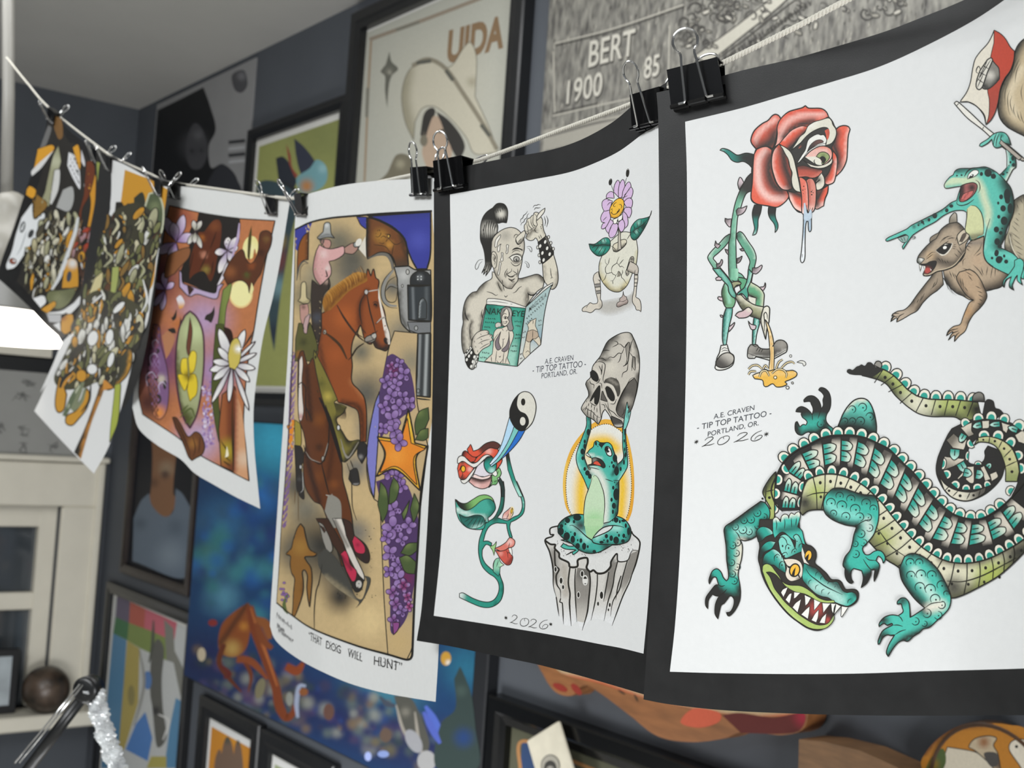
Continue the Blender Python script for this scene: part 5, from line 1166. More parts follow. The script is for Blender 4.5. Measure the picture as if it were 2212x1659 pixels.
def art_flower():
    A = Art(S2.surf, 1230, 520, .12055)
    A.fill('560,1080! 800,1030 1050,980 1130,900! 1140,1050 1180,1160 1100,1240 850,1330 650,1350 450,1270!', 'b8b5ae', [('e', '450,1290 650,1370 900,1340 1180,1190', 130, 'd9dad9'), ('e', '560,1080 800,1030 1100,940', 60, 'd2d2d0')])
    # egg body
    A.view(1230, 350, .12055)
    A.fill('735,1420! 860,1310 920,1265 1000,1250 1100,1270 1180,1340 1215,1480 1225,1600 1210,1760 1190,1850 1130,1990 1040,2200 930,2310 830,2330 720,2290 620,2190 560,2080 530,1960 535,1820 580,1690 640,1600!', 'dbd9c9', [('e', '560,2080 720,2290 900,2320 1050,2190', 130, 'c9bd8d'), ('e', '620,2200 830,2330 1000,2240', 50, '7b7256'), ('e', '1225,1600 1190,1850', 60, 'c7c19d'), ('e', '535,1820 560,2080', 40, 'b0a988')], 13)
    A.fill('775,1550! 790,1480 860,1440 920,1400 990,1385 1025,1410 1010,1480 930,1560 850,1610 790,1600!', 'd6cfb8', [('e', '790,1600 870,1600 1000,1500', 70, '2b2926')], 12)
    A.fill('860,1100! 875,1250 870,1580! 930,1560! 915,1350 920,1250 940,1180!', 'bdb6a8', [('l', 900, 1330, 895, 1200, '3a3734')], 12)
    A.line('740,1500 800,1540 830,1580|1010,1450 1000,1480|1030,1390 1100,1280', 11)
    # leaves
    A.fill('348,1465! 450,1470 530,1420 600,1370 670,1355 720,1390 735,1470 720,1550 660,1630 580,1680 500,1680 420,1620 370,1550!', '2f8a78', [('e', '348,1465 480,1500 600,1480 735,1490', 60, '223b36'), ('e', '420,1630 500,1690 620,1670', 60, '223b36'), ('r', 620, 1410, 60, 'a9d6c7'), ('r', 560, 1570, 60, '8ac6b5')], 13)
    A.line('370,1480 480,1500 600,1480 740,1495|400,1545 460,1500|450,1610 530,1505|510,1660 600,1510|590,1660 660,1530|560,1390 580,1440|500,1440 520,1480|620,1370 640,1440', 11)
    A.fill('1475,870! 1440,970 1330,1010 1230,1030 1150,1100 1100,1190 1092,1280 1110,1360 1160,1400 1220,1370 1300,1260 1370,1140 1430,1010!', '2f8a78', [('e', '1100,1280 1200,1200 1330,1120 1430,990', 50, '223b36'), ('e', '1130,1390 1220,1370 1370,1140', 70, '223b36'), ('r', 1240, 1080, 60, 'a0d0c0'), ('r', 1200, 1260, 50, 'a0d0c0')], 13)
    A.line('1095,1270 1200,1200 1330,1110 1440,980|1150,1120 1170,1200|1210,1060 1220,1170|1290,1030 1280,1130|1150,1250 1200,1310|1210,1220 1260,1280|1280,1170 1320,1200', 11)
    # petals
    PK = 'd3b6d8'
    pet = ('795,540! 800,440 840,350 870,325 900,365 905,450 890,640!', '880,640! 880,480 910,370 955,312 985,350 995,440 980,530 930,640!', '940,640! 960,520 1000,430 1040,370 1075,357 1100,400 1105,440! 1060,520 980,640!', '960,660! 1000,590 1060,500 1100,450 1135,490 1135,570 1110,640! 1040,660 970,720!', '970,720! 1030,660 1090,645 1130,690 1130,760 1110,820! 1020,810!', '970,880! 1000,820 1080,810 1110,840 1112,920 1075,1005! 1020,960!', '950,930! 970,890 1030,950 1050,1040 1045,1130 990,1195! 960,1060!', '880,1080! 950,1030 990,1100 985,1190 945,1250 910,1240 870,1150!', '760,1060! 860,1110 870,1180 830,1300 780,1350 730,1355 705,1300 720,1220!', '730,1020! 660,1130 650,1210 700,1285! 745,1160 800,1080!', '720,850! 640,860 580,940 560,1010 575,1075! 640,1090 600,1100 570,1180 600,1200 660,1160 740,1010!', '720,860! 640,880 610,860 585,790 590,710 640,665 680,660! 770,700!', '800,650! 690,640 660,655! 665,590 710,540 760,530 790,550!')
    for s_ in pet:
        x, y = [float(q.strip('!')) for q in s_.split()[len(s_.split()) // 2].split(',')]
        A.fill(s_, PK, [('l', x * .45 + 850 * .55, y * .45 + 830 * .55, 850, 830, 'efe9ee')], 12)
    A.line('680,700 720,680 765,700|675,780 720,730 770,730|1025,550 980,600|1040,600 970,640|670,980 600,1050|1085,460 1060,510|750,1160 720,1230', 11)
    A.fill('780,1030! 790,1095 815,1110 850,1090 860,1030! 870,1065 910,1050 945,1020 955,930! 850,1000!', 'eceae2', [], 12)
    A.line('865,1000 875,1060', 10)
    # face
    A.fill('720,900! 730,820 790,720 860,660 920,650 970,690 980,760 965,850 930,920 880,980 800,1005 740,985!', 'ecb93f', [('e', '730,940 790,1000 880,980 960,860', 50, 'cf9630')], 13)
    A.line('770,850 760,910 790,940 850,920 905,850 895,840 870,850|845,720 815,740 790,770 800,800 830,790|890,765 920,760 940,800 920,835|760,920 740,900|770,830 745,860', 12)
    A.fill('860,880! 900,845 890,890 840,910!', '4a3a1c')
    A.line('790,530 765,460 748,405|995,390 1010,330 1030,275', 9)
    A.dot(735, 357, 30, 62, '26241f', 10); A.dot(733, 335, 9, 24, 'e4e2dc', 10); A.dot(1043, 195, 30, 78, '26241f', 6); A.dot(1048, 150, 11, 22, 'e4e2dc', 0)
    # cracks and limbs
    A.view(1230, 520, .12055)
    A.line('640,325 650,400 685,430 670,440 645,500 665,585 760,570 780,600 830,625 800,690 775,715 735,720|720,310 700,400 685,430|890,290 855,370 850,400 780,450 755,510 760,580|850,395 890,440 910,470 940,455 980,490|890,430 930,380 970,335|830,625 860,590 885,545 930,620 935,660 970,690 1030,780|665,585 640,670 595,730|775,715 780,780|945,520 955,560 930,620', 11)
    A.fill('870,590! 885,550 920,620! 900,640 850,650!', '8a8678')
    A.fill('1020,620! 1010,560 1030,500 1060,400 1090,310 1130,280 1155,310 1150,390! 1080,380 1050,560 1070,580 1040,630!', 'c9c2b2', [('r', 1120, 330, 60, '2a2825'), ('r', 1030, 590, 40, '2a2825')], 12)
    A.fill('1085,370! 1150,400 1210,440 1235,510 1225,605! 1170,605! 1165,590 1100,570 1030,530! 1060,440!', 'c6bdb0', [('e', '1030,530 1160,590', 50, '8a8276')], 12)
    A.line('1165,590 1180,520', 9)
    A.fill('1165,600! 1225,605! 1225,690 1205,830 1190,1010! 1260,1060 1285,1170 1280,1275! 1250,1245 1200,1240 1180,1180 1135,1110 1130,1020 1160,850!', 'd2cabc', [], 12)
    for y in (615, 685, 755, 815): A.line([(1168, y), (1222 - (y - 615) * .08, y)], 14, INK, (1, 1))
    A.fill('520,550! 450,600 425,680 445,770! 480,950 510,1080 490,1125! 420,1130 370,1110 330,1150 280,1175 230,1220 235,1265 300,1270 370,1290 420,1270 470,1225 540,1225 585,1170 580,1090 555,1050! 560,900 550,700 560,690! 535,640!', 'd2cabc', [('r', 560, 1180, 70, 'a59d8f')], 12)
    for y in (775, 830, 895, 945): A.line([(452 + (y - 775) * .22, y + 5), (555, y - 5)], 14, INK, (1, 1))
    A.fill('460,785! 550,775! 550,815 465,830!', '8b8883'); A.fill('480,905! 550,895! 550,935 490,945!', '8b8883')
    A.line('510,690 535,715 555,690|300,1200 330,1165', 10)
    A.fill('965,905! 970,960 990,990 1020,1005 1030,1050! 1050,1080 1030,1130 960,1155 900,1185 850,1180 855,1120 905,1085! 900,1040 940,1005 960,960!', 'b7a79f', [('e', '850,1180 960,1155 1040,1110', 40, '7b6d66')], 11)
    A.line('905,1085 960,1090 1020,1060 1030,1050', 9)
    return A.build('flower_drawing', sheet2, 'pink daisy drawn growing from a cracked egg with legs')
art_flower()

def art_frog():
    A = Art(S2.surf, 1180, 890, .14467)
    # halo
    A.fill('360,1540! 300,1440 265,1300 248,1130 255,950 290,770 360,570 450,420 560,290 700,165 820,120 900,108 1000,130 1090,200 1190,310 1240,460 1290,720 1312,980 1310,1250 1280,1480 1225,1630! 1190,1620! 760,1620! 380,1560!', 'e4ac3f', [('e', '265,1300 248,1130 290,770', 60, 'eac25c'), ('e', '1312,980 1310,1250 1225,1630', 60, 'e2a032')])
    A.fill('370,1540! 320,1380 295,1150 310,900 370,700 430,560 520,420 640,290 740,220 850,185 950,190 1060,250 1140,320 1200,470 1240,720 1270,1000 1265,1250 1230,1480 1180,1620! 760,1620! 400,1560!', 'e4e3da', [('r', 760, 560, 330, 'eac42a'), ('e', '560,900 520,1150 520,1540', 180, 'ecc02e'), ('e', '1120,900 1140,1150 1110,1560', 150, 'ecc02e'), ('e', '700,480 900,440 1040,540', 160, 'ecc02e')])
    dsh = curve('375,1530 320,1380 295,1150 310,900 370,700 430,560 520,420 640,290 740,220 850,182 950,186 1060,245 1140,318 1200,470 1240,720 1270,1000 1265,1250 1230,1480 1190,1600', 6)
    for p, t in stations(dsh, 34, 5): A.dot(p[0], p[1], 7, 9)
    # stump
    A.view(1170, 1090, .17483)
    A.fill('200,265! 110,290 100,340 150,360 130,395 40,440! 100,590 135,780 145,1000 180,1150 215,1380! 270,1480 360,1500 440,1440 500,1550 610,1420 770,1430 870,1490! 960,1200 1050,1030 1110,880 1170,700 1210,480! 1190,420 1130,370 1110,330! 900,200 500,200!', 'cfccc5', [('l', 600, 1150, 600, 1480, 'e3e4e4'), ('e', '150,600 160,900', 120, '8e8a83'), ('r', 510, 1000, 150, '6f6c66'), ('e', '880,700 820,1100', 70, '77746e'), ('e', '1130,640 1000,1000', 70, '7f7c76'), ('e', '280,760 300,1100', 80, 'b0a99e')])
    A.fill('440,780! 580,800! 605,950 590,1120 560,1350 530,1450 440,1440! 415,1100 420,900!', '8e8a83', [('l', 510, 1100, 500, 1450, 'c9c5bd'), ('r', 520, 850, 150, '5c5a55')])
    A.fill('850,740! 940,700! 900,850 880,1000 850,1150 770,1200! 800,1000!', '85817a', [('l', 850, 1000, 810, 1200, 'bdb9b1')]); A.fill('1100,610! 1190,570! 1160,720 1080,930 980,1130! 1010,900!', '8a867f', [('l', 1060, 900, 960, 1150, 'c4c0b8')])
    A.fill('200,265! 110,290 100,330 150,365 140,390 45,440! 110,480 180,500 175,535 210,590 220,650 330,715 380,750 430,745! 440,680 480,660 560,655 575,700 550,770 600,820 640,805 690,830 760,830 840,780! 860,700 900,640 935,610 945,690 960,710 1060,680 1110,600 1140,560 1195,555! 1215,480 1190,420 1120,350! 900,250 500,250!', 'dadad7', [('e', '200,300 330,500 600,600 900,520 1100,420', 60, 'c4c4c2')], 0)
    ll = ('200,265 120,285 100,320 110,370 150,370 130,395 42,440 100,590 140,790 145,1000 180,1140', '45,445 110,490 170,495 160,540 215,600 225,660 330,715 350,770 440,765 445,690 490,665 560,660 570,720 555,780 600,830 640,810 690,850 780,840 850,770 860,700 930,605 945,700 1060,690 1100,600 1130,565 1195,570', '1110,330 1130,370 1195,430 1215,490 1175,690 1110,880 1080,970', '350,770 330,960 350,1100 345,1230 365,1500', '590,830 600,960 580,1200 560,1350 500,1555', '690,850 685,1000 660,1200 610,1430', '830,830 800,1000 765,1200', '940,700 900,860 880,1000 820,1200 770,1440', '1060,690 1000,900 960,1050 880,1200 850,1380', '160,560 170,750 215,800 180,880 190,990 230,1060 235,1160', '420,790 410,950 420,1200 435,1450', '235,1160 225,1205 255,1215 270,1480', '1110,880 1080,970 1000,1140 930,1330 870,1495', '980,880 940,1020 915,1180', '180,1140 215,1380')
    for i_, s_ in enumerate(ll): A.line(s_, 26 if i_ in (1,) else (20 if i_ in (0, 2, 3, 4, 9) else 15), INK, (.9, 1, 1, .25))
    for x, y, r1, r2 in ((500, 855, 17, 34), (538, 935, 23, 50), (455, 1115, 14, 34), (240, 940, 18, 38), (265, 1020, 14, 26), (740, 1120, 20, 46), (697, 1225, 12, 26), (842, 1240, 12, 26), (825, 1300, 9, 18), (172, 800, 14, 30)):
        A.dot(x, y, r1 * 1.5, r2 * 1.3, 'dcdad4'); A.dot(x, y, r1, r2)
    rs = random.Random(8)
    for i_ in range(70):
        x = rs.uniform(180, 1160); y = rs.uniform(420, 640) if x < 700 else rs.uniform(400, 600)
        A.dot(x, y, rs.uniform(3, 6), rs.uniform(4, 10), n=6)
    # feet, legs
    A.fill('235,435! 300,440 370,480 400,515! 330,510 270,480! 235,520! 300,550 430,560! 300,625! 380,580! 390,620 460,560 420,500!', '4fb3a3', [], 12)
    A.fill('520,125! 420,120 300,160 220,230 200,300 230,380 300,440 380,490 460,560 560,600 660,600 770,560 870,500! 950,495 1060,460 1100,390 1100,300 1050,210 980,160 880,135! 860,300 620,420!', '45ab9b', [('e', '240,400 460,560 640,610', 60, '274c45'), ('e', '1100,300 1060,460 900,500', 60, '274c45'), ('e', '420,120 300,160 210,260', 55, '1f2b29'), ('e', '360,260 470,320 560,430', 80, '9ad8cb'), ('e', '680,400 800,290 950,290', 80, 'a0dacd'), ('r', 480, 260, 130, '3b3a3c'), ('r', 800, 520, 110, '2c3230')], 13)
    A.fill('522,120! 775,120! 765,250 690,330 612,440! 560,400 530,250!', 'a5d09c', [('r', 630, 150, 200, 'b9d8af')]); A.fill('772,120! 930,130! 930,160 860,255 765,290! 750,260!', '5fbcab', [('e', '925,130 900,250', 70, '2a3f3b'), ('r', 780, 270, 90, '8f9490')])
    A.fill('780,190! 740,290 650,400! 720,310 860,260 1000,275! 930,150!', '6fc4b4', [('r', 780, 240, 70, '8d8a8a')])
    A.line('345,260 380,255 450,300 560,400 620,440 640,470 720,490 830,492 950,490|615,440 680,350 770,280 880,258 980,270 1020,285|870,500 800,540 700,600', 14)
    A.dots('440,160,50,40 320,195,32,34 400,210,16,22 245,265,22,26 235,330,40,50 295,240,12 310,390,40,50 410,365,16,28 385,430,28,46 485,445,18,30 525,515,26,44 445,510,28,36 570,520,12,20 650,580,24,20 445,440,9,16 360,340,8 295,330,7 800,390,20,28 860,415,22,36 920,440,36,46 955,380,12,20 1015,385,18,28 1005,450,24,24 815,450,14,22 740,465,28,18 770,440,10 935,345,9 1040,405,9 1075,330,20,50 920,190,30,34 965,210,12,22 1040,260,14,30 880,195,8,16 870,160,5 1010,200,28,16', '1f2b29')
    # torso
    A.view(1180, 890, .14467)
    A.fill('600,640! 640,570 700,520 720,450 760,430 800,455 860,460 920,455 970,490 1000,560 1040,680 1065,780! 1130,720 1155,660 1140,500 1142,200! 1150,120 1170,20! 1260,-10! 1230,100 1190,210 1190,420 1215,700 1210,820 1150,930 1085,1030! 1085,1200 1075,1400 1055,1540 950,1640! 860,1660! 570,1660! 560,1500 580,1320 625,1160! 560,1000 480,840 445,690 470,560 540,370 600,200 598,70! 660,70! 665,250 620,420 570,640 590,740 640,860! 660,860 625,790! 680,770 680,690! 620,660!', '4cb5a4',
           [('e', '640,80 650,250 590,500 570,650 620,800 670,960', 50, '233330'), ('e', '1190,240 1200,560 1080,780 1000,920', 55, '243835'), ('e', '1000,560 1060,780 1040,900', 50, '2a5049'), ('e', '1085,1040 1080,1250 1050,1560', 85, '222725'), ('e', '700,860 780,930 860,1100 880,1400 870,1640', 110, 'e0e2d6'), ('e', '610,640 700,660 800,700', 40, 'dbe2d8'), ('e', '480,560 450,690 500,850', 40, '8fd0c4'), ('e', '1170,900 1090,1020', 40, '9bd6ca')], 13)
    A.fill('680,690! 740,680 820,710 870,770 880,820 850,835 780,800 630,795! 685,770!', '2f2e2b', [('r', 720, 720, 60, '8c8880')], 11)
    A.fill('700,775! 720,740 770,735 820,800 760,795!', 'd8553f', [], 8)
    A.fill('565,1660! 560,1500 590,1290 630,1150 660,1050 680,960 720,940 770,990 820,1090 860,1230 870,1400 860,1540 850,1660!', 'c3dbb9', [('r', 720, 1640, 260, '9ccf95')], 0)
    A.fill('564,1590! 862,1590! 852,1700! 566,1700!', 'b2d5a7')
    A.line('705,970 720,945 770,980 820,1090 862,1230 872,1400 862,1540 850,1660|640,830 700,835 795,860|670,960 680,1000 640,1130 585,1290 560,1500 565,1660|880,1000 1000,1040', 12)
    A.line('1000,1020 1085,1030 1030,1100', 11)
    A.fill('590,640! 605,610 640,640 670,675! 630,665!', 'd9e1d8', [], 10)
    A.fill('875,560! 890,520 930,520 965,570 980,640 950,660 910,640!', 'e9eae4', [], 16); A.fill('880,560! 895,525 925,530 945,590 910,610!', '232220'); A.dot(937, 565, 11, 16, 'f0f0ec', -30)
    A.fill('780,490! 800,455 860,460 870,480 820,530!', '24302d'); A.line('820,550 850,490 890,465|760,500 740,480|760,520 780,510', 12)
    A.dots('742,470,16,30 630,300,26,50 575,440,18,30 575,510,20,40 540,590,30,45 545,690,22,30 575,850,20,30 615,910,34,40 650,960,28,40 980,755,14,22 1005,810,20,34 945,815,7,14 1025,690,34,60 1050,880,36,70 1110,850,16,34 1160,750,14,40 1000,1130,18,30 975,1310,18,32 1010,1400,30,46 1045,1230,44,90 995,1490,15,36 1165,430,12,26 1175,300,12,50 1170,560,10,30 1020,1050,7,16 1185,640,14,40', '1f2b29')
    # skull
    A.view(1220, 700, .14472)
    A.fill('310,900! 330,850 385,790 415,640 460,570 530,480 580,370 640,260 740,185 850,135 940,125 990,145 1020,200 1060,290 1100,420 1115,560 1108,750 1085,950 1050,1100 990,1280 890,1410! 860,1530 760,1535 710,1470 670,1370 600,1270! 560,1330 540,1420 500,1500! 440,1440 380,1400 330,1380 250,1280 260,1220 310,1140 355,1070 350,1000!', 'c6c0b4',
           [('e', '570,400 640,270 740,185', 130, '45433e'), ('e', '1000,150 1060,290 1115,560', 55, '55524b'), ('e', '1108,750 1050,1100 990,1280', 80, '3b3935'), ('e', '320,900 350,1000 355,1070', 90, '45433e'), ('e', '510,500 600,540 660,520', 60, '55524c'), ('e', '250,1280 380,1400 500,1500', 70, '8b867c'), ('r', 700, 650, 160, 'd3cdbf')], 13)
    A.fill('1000,260! 990,420 970,400 960,270!', '9b968c'); A.fill('905,320! 960,270 965,400 940,580 870,630 910,600 930,520!', '8c877d', [('l', 940, 330, 930, 560, 'b5afa3')], 9)
    A.fill('1010,490! 1050,500 1050,690 1010,640!', '77736b', [('l', 1030, 520, 1030, 680, 'b5afa3')], 7)
    A.line('740,255 780,265 790,300 710,345|790,300 830,300 880,345 910,330 950,270|570,400 620,390 670,395|640,520 680,490 730,500 800,435 845,440 870,400 890,340|845,440 820,540 790,580|945,540 920,600 870,630|945,580 930,690 870,730 850,800|960,410 1010,480 1050,500 1050,690|1010,490 1000,700|1020,220 990,300 960,420 945,560|500,520 560,510 620,550|450,580 520,560 600,600 590,720 570,830 600,890|560,600 550,750|510,620 545,700 545,760|760,800 800,880 820,1010 790,1080|660,820 730,880 780,1000|1040,800 980,820 920,920 860,1020 790,1180 765,1280 800,1350 860,1400|920,1060 960,1130 970,1220|1000,1070 970,1130|370,840 390,890 435,905 430,960', 12)
    A.fill('580,880! 640,880 720,920 760,1000 770,1060! 800,1085 830,1000 800,850 720,800 660,800 600,830!', '4a4741', [('e', '660,820 780,900', 40, '8b867c')], 0)
    A.fill('1040,805! 950,880 860,1040 800,1180 770,1280 800,1360 880,1410! 990,1280 1040,1130 1075,960 1080,880!', '5f5b55', [('r', 940, 1150, 120, 'a9a396'), ('e', '770,1280 800,1180 900,980', 40, '35332f')], 11)
    A.fill('380,720! 420,690 480,740 505,830 480,860 420,830 385,780!', '262522', [], 10); A.line('420,640 480,690 530,800 490,870 460,885', 24, 'd3cdc0'); A.line('465,885 500,870 530,810', 13)
    A.fill('605,960! 630,930 690,970 740,1070 735,1140 690,1140 640,1080!', '262522', [], 10); A.line('600,910 650,905 720,950 765,1060 750,1160 700,1180 650,1130', 26, 'd3cdc0', (.6, 1, 1, .8)); A.line('680,1190 740,1190 770,1120', 12)
    A.fill('375,1150! 420,1050 500,930 525,920 525,1030 510,1140 480,1200 445,1180 440,1090 390,1150!', '262522', [], 10)
    A.fill('535,1130! 560,1000 590,1060 640,1160! 600,1150!', '5d5953', [], 10)
    A.line('520,1150 530,1300 540,1400|545,1200 590,1210 600,1260|640,1170 660,1270 730,1320 780,1370 860,1420|600,1180 640,1260 700,1370|510,880 545,890 555,960|375,1150 380,1170 420,1200 460,1220 490,1190', 11)
    for x, y, x2, y2 in ((300, 1290, 330, 1220), (340, 1380, 350, 1250), (390, 1400, 400, 1270), (440, 1440, 440, 1310), (490, 1480, 490, 1360)): A.line([(x, y), (x2 - 10, (y + y2) / 2), (x2, y2)], 11)
    A.line('320,1170 330,1140|350,1230 360,1180|395,1250 405,1190|440,1290 445,1230|480,1320 480,1250|270,1290 310,1250 350,1280 400,1300 440,1340 480,1380 530,1400', 10)
    A.fill('690,1370! 760,1400 850,1450 860,1530 760,1535 710,1470!', '4a4844', [('e', '740,1530 860,1520', 40, 'c9c5bc')], 11)
    # fingers over the skull
    A.fill('890,1410! 910,1290 930,1160 945,1260 960,1220 950,1330 985,1290 960,1420 910,1560 870,1580!', '7cc9bd', [], 10); A.line('935,1280 925,1400|955,1330 945,1420', 9)
    A.line('845,1370 880,1330 890,1280 910,1290', 10)
    return A.build('frog_drawing', sheet2, 'teal frog drawn lifting a grey skull on a stump, yellow halo behind')
art_frog()

def art_vine():
    A = Art(S2.surf, 970, 1040, .20499)
    A.fill('110,1180! 150,1175 250,1230 350,1265 430,1268 490,1230 525,1150 520,1070 480,1010 420,970 360,910 325,830 310,730 318,620 350,520 370,460 410,425 470,385 510,320 540,230 548,130 540,0! 575,0! 585,110 580,220 560,310 510,380! 560,400 620,412 680,375 740,345 770,270 760,180 720,90 670,0! 715,0! 750,80 790,180 798,260 780,340 720,395 650,430! 640,490 668,590! 640,590 615,510 605,445! 540,440 490,440 430,470 390,530 360,630! 410,628 450,650! 440,680 390,665 350,720! 350,790 380,860 430,910 470,940! 465,880 480,830! 530,960 545,1010 572,1090 570,1180 540,1260 480,1310 410,1330 330,1320 230,1280 110,1222!', '2f8f7d',
           [('l', 200, 1210, 110, 1190, 'dfe8e4'), ('e', '575,0 580,200 555,310 480,400', 55, '2c2b29', .8), ('e', '715,0 780,200 790,270', 22, '9ad6c7'), ('e', '480,1310 570,1180 560,1060', 18, '1b5d50')], 9)
    A.fill('65,185! 120,225 180,230 250,190 320,150 390,142 450,170 480,230 488,290 450,350 410,385! 415,430 385,430! 360,500 260,505 180,480 110,410 75,320!', '47a593', [('e', '85,300 250,360 400,390', 40, 'd3e2da'), ('e', '440,200 485,290 420,380', 60, '1f6a5c')], 9)
    A.fill('65,185! 120,225 180,230 250,190 320,150 390,142 450,170 478,225! 440,190 390,185 330,210 260,270 190,305 130,285 90,240!', '7fb56a', [('l', 280, 210, 140, 260, '2a2a27')], 8)
    A.fill('100,340! 180,375 270,355 340,360 375,400 370,450! 330,480 260,500 190,485 130,420!', '2c6a60', [('e', '260,500 350,480', 60, 'a9d6ca'), ('e', '105,345 200,375 330,360', 30, '1f3b36')], 7)
    A.line('220,390 160,430|260,385 190,470|300,380 240,490|335,380 290,490|360,400 330,470', 6)
    A.line('388,380 385,430 410,430', 7)
    # bud, calyx, lips
    A.fill('560,390! 575,340 620,300 650,275 675,290 675,340 640,400!', 'd69a8f', [('r', 590, 380, 50, 'eac8c0')], 7); A.line('630,390 645,310 660,270 680,290 665,340 645,390', 10, 'ecd9a0'); A.dot(660, 312, 10, 26, 'e3b53c', 10, ol=5); A.line('605,395 630,340', 6)
    A.fill('430,685! 470,670 500,630! 495,670 485,710! 475,785! 460,730!', '9cc987', [], 7)
    A.fill('480,705! 540,680 600,640 640,592 690,620 692,660 670,690 625,702 590,725 540,735!', 'd8786a', [('r', 640, 640, 60, 'eec4bb')], 8)
    A.fill('485,722! 540,735 595,722! 625,705 640,740 665,780 672,810 650,870 610,882 570,850 530,800!', 'c9594c', [('e', '610,882 670,810', 40, '7e352f'), ('r', 545, 760, 40, 'e59b8f')], 8)
    A.fill('625,705! 655,700 665,745 660,780 635,745!', 'e9e7e0', [], 6); A.line('600,725 615,750 622,810|615,750 650,755|640,645 625,700', 6)
    A.fill('465,950! 470,870 490,820 525,805! 545,850 580,880! 540,905 535,960 520,1000!', '8fc8a8', [('l', 500, 900, 495, 980, '3a9484'), ('r', 560, 880, 40, 'cfe6c0')], 7); A.line('520,830 500,900|520,905 535,900', 6)
    # eye flower and beam
    A.view(970, 830, .14465)
    A.fill('735,1440! 760,1390! 810,1480 830,1570 825,1680! 780,1680! 785,1580 760,1500!', '2c3b38', [], 12)
    A.fill('850,1060! 890,1010! 910,1140 950,1300 1000,1450 1100,1680! 1045,1680! 960,1500 880,1280!', '2f8f7d', [('l', 930, 1280, 880, 1080, '2a2a28'), ('l', 980, 1400, 1050, 1600, 'a3dacb')], 11)
    A.fill('590,1545! 640,1470 630,1380 660,1330 720,1270 750,1250 780,1320 760,1380 720,1400! 730,1450 700,1500 650,1500!', '86bd7c', [('r', 690, 1470, 60, '5f9d5f')], 12); A.line('670,1455 720,1440|740,1295 720,1340 700,1370 640,1360', 11)
    A.fill('295,1455! 350,1390 500,1400 640,1370! 630,1440 590,1530 490,1562 380,1530!', 'd9a9a2', [('e', '350,1400 480,1440 630,1390', 70, '3a2a28'), ('r', 420, 1520, 70, 'eccac4')], 13)
    A.fill('340,1170! 410,1100 500,1000 600,950 720,955! 790,1110 780,1180 710,1280! 640,1090 520,1080 430,1170!', 'd8573f', [('r', 590, 1000, 90, 'ebb5a8')], 13)
    A.fill('270,970! 300,930 322,895! 345,950 360,1000! 440,970 540,890 650,855 720,875 765,910! 725,965 620,950 540,990 470,1050 400,1090 340,1075 290,1030!', 'd8573f', [('e', '500,960 600,890 700,880 760,910', 90, '272523'), ('l', 420, 1000, 520, 960, '5a352e')], 13)
    A.fill('190,1060! 210,1010 250,995 300,1040 350,1080 400,1095 380,1150 320,1165! 280,1120!', 'c24a36', [('l', 290, 1060, 200, 1020, '272523')], 12)
    A.fill('125,1180! 130,1110 170,1070 230,1080 290,1140 350,1180 420,1160 500,1080 570,1050 650,1080! 560,1100 500,1150 420,1225 370,1245 320,1230 260,1180 200,1150 150,1180!', 'e2dfd8', [], 13)
    A.fill('125,1260! 150,1180 220,1155 280,1195 370,1250! 330,1320 250,1410 190,1430 150,1390!', 'd8573f', [('r', 310, 1270, 60, 'eebdb0'), ('r', 200, 1420, 90, '2f2a28'), ('r', 200, 1170, 60, '6b4a3f')], 12)
    A.dot(212, 1265, 34, 48, 'ebb32f', 0, ol=13)
    A.line('140,1300 165,1265 180,1220 200,1210|195,1315 205,1350 180,1400', 11)
    A.fill('170,1430! 240,1420 300,1350 400,1230! 385,1290 340,1370 280,1450 230,1485 190,1470!', 'e2dfd8', [], 12)
    A.fill('370,1340! 420,1230 510,1150 560,1110 640,1100! 700,1250 640,1350 560,1380 450,1375!', 'dcd6dc', [], 12)
    A.fill('350,1390! 380,1345 500,1385 630,1350! 600,1400 500,1425 410,1410!', 'ecd3cd', [], 11)
    A.dot(615, 1205, 92, 128, '2f9484', -12, ol=15, sh=[('l', 600, 1190, 560, 1090, '26312f'), ('r', 640, 1290, 80, 'b5ddd2')])
    A.fill('640,1340! 700,1290 720,1350 690,1380!', 'e9e7e0', [], 9)
    A.fill('905,480! 860,640 800,850 730,1020 660,1110 600,1190! 640,1215! 740,1100 860,900 940,720 970,630!', 'b4d6ec', [('l', 700, 1050, 610, 1200, 'e2edf3')], 11)
    A.fill('970,630! 940,720 860,900 740,1090 615,1215! 630,1230! 760,1130 900,940 1040,690!', '7cc4bd', [('l', 720, 1110, 620, 1220, 'b4d9ee')], 11)
    A.fill('1040,690! 980,800 900,940 760,1130 630,1235! 720,1170 880,1030 1040,850 1135,690!', '2f6fc4', [('l', 850, 1000, 640, 1230, 'a7c9ea')], 11)
    A.fill('905,480! 910,380 960,250 1030,160 1100,115 1160,112 1220,140 1270,210 1298,310 1290,430 1250,560 1190,640 1130,690! 1060,695 980,640 920,540!', 'd9d6ca', [], 13)
    A.fill('905,480! 910,380 960,250 1030,160 1090,120! 1040,170 1018,260 1020,330 1060,400 1140,440 1185,510 1190,590 1150,660 1130,690! 1060,695 980,640 920,540!', '242321')
    A.dot(1107, 265, 32, 54); A.dot(1100, 553, 42, 64, 'd9d6ca')
    return A.build('vine_drawing', sheet2, 'green vine drawn as a face in profile with an eye flower')
art_vine()
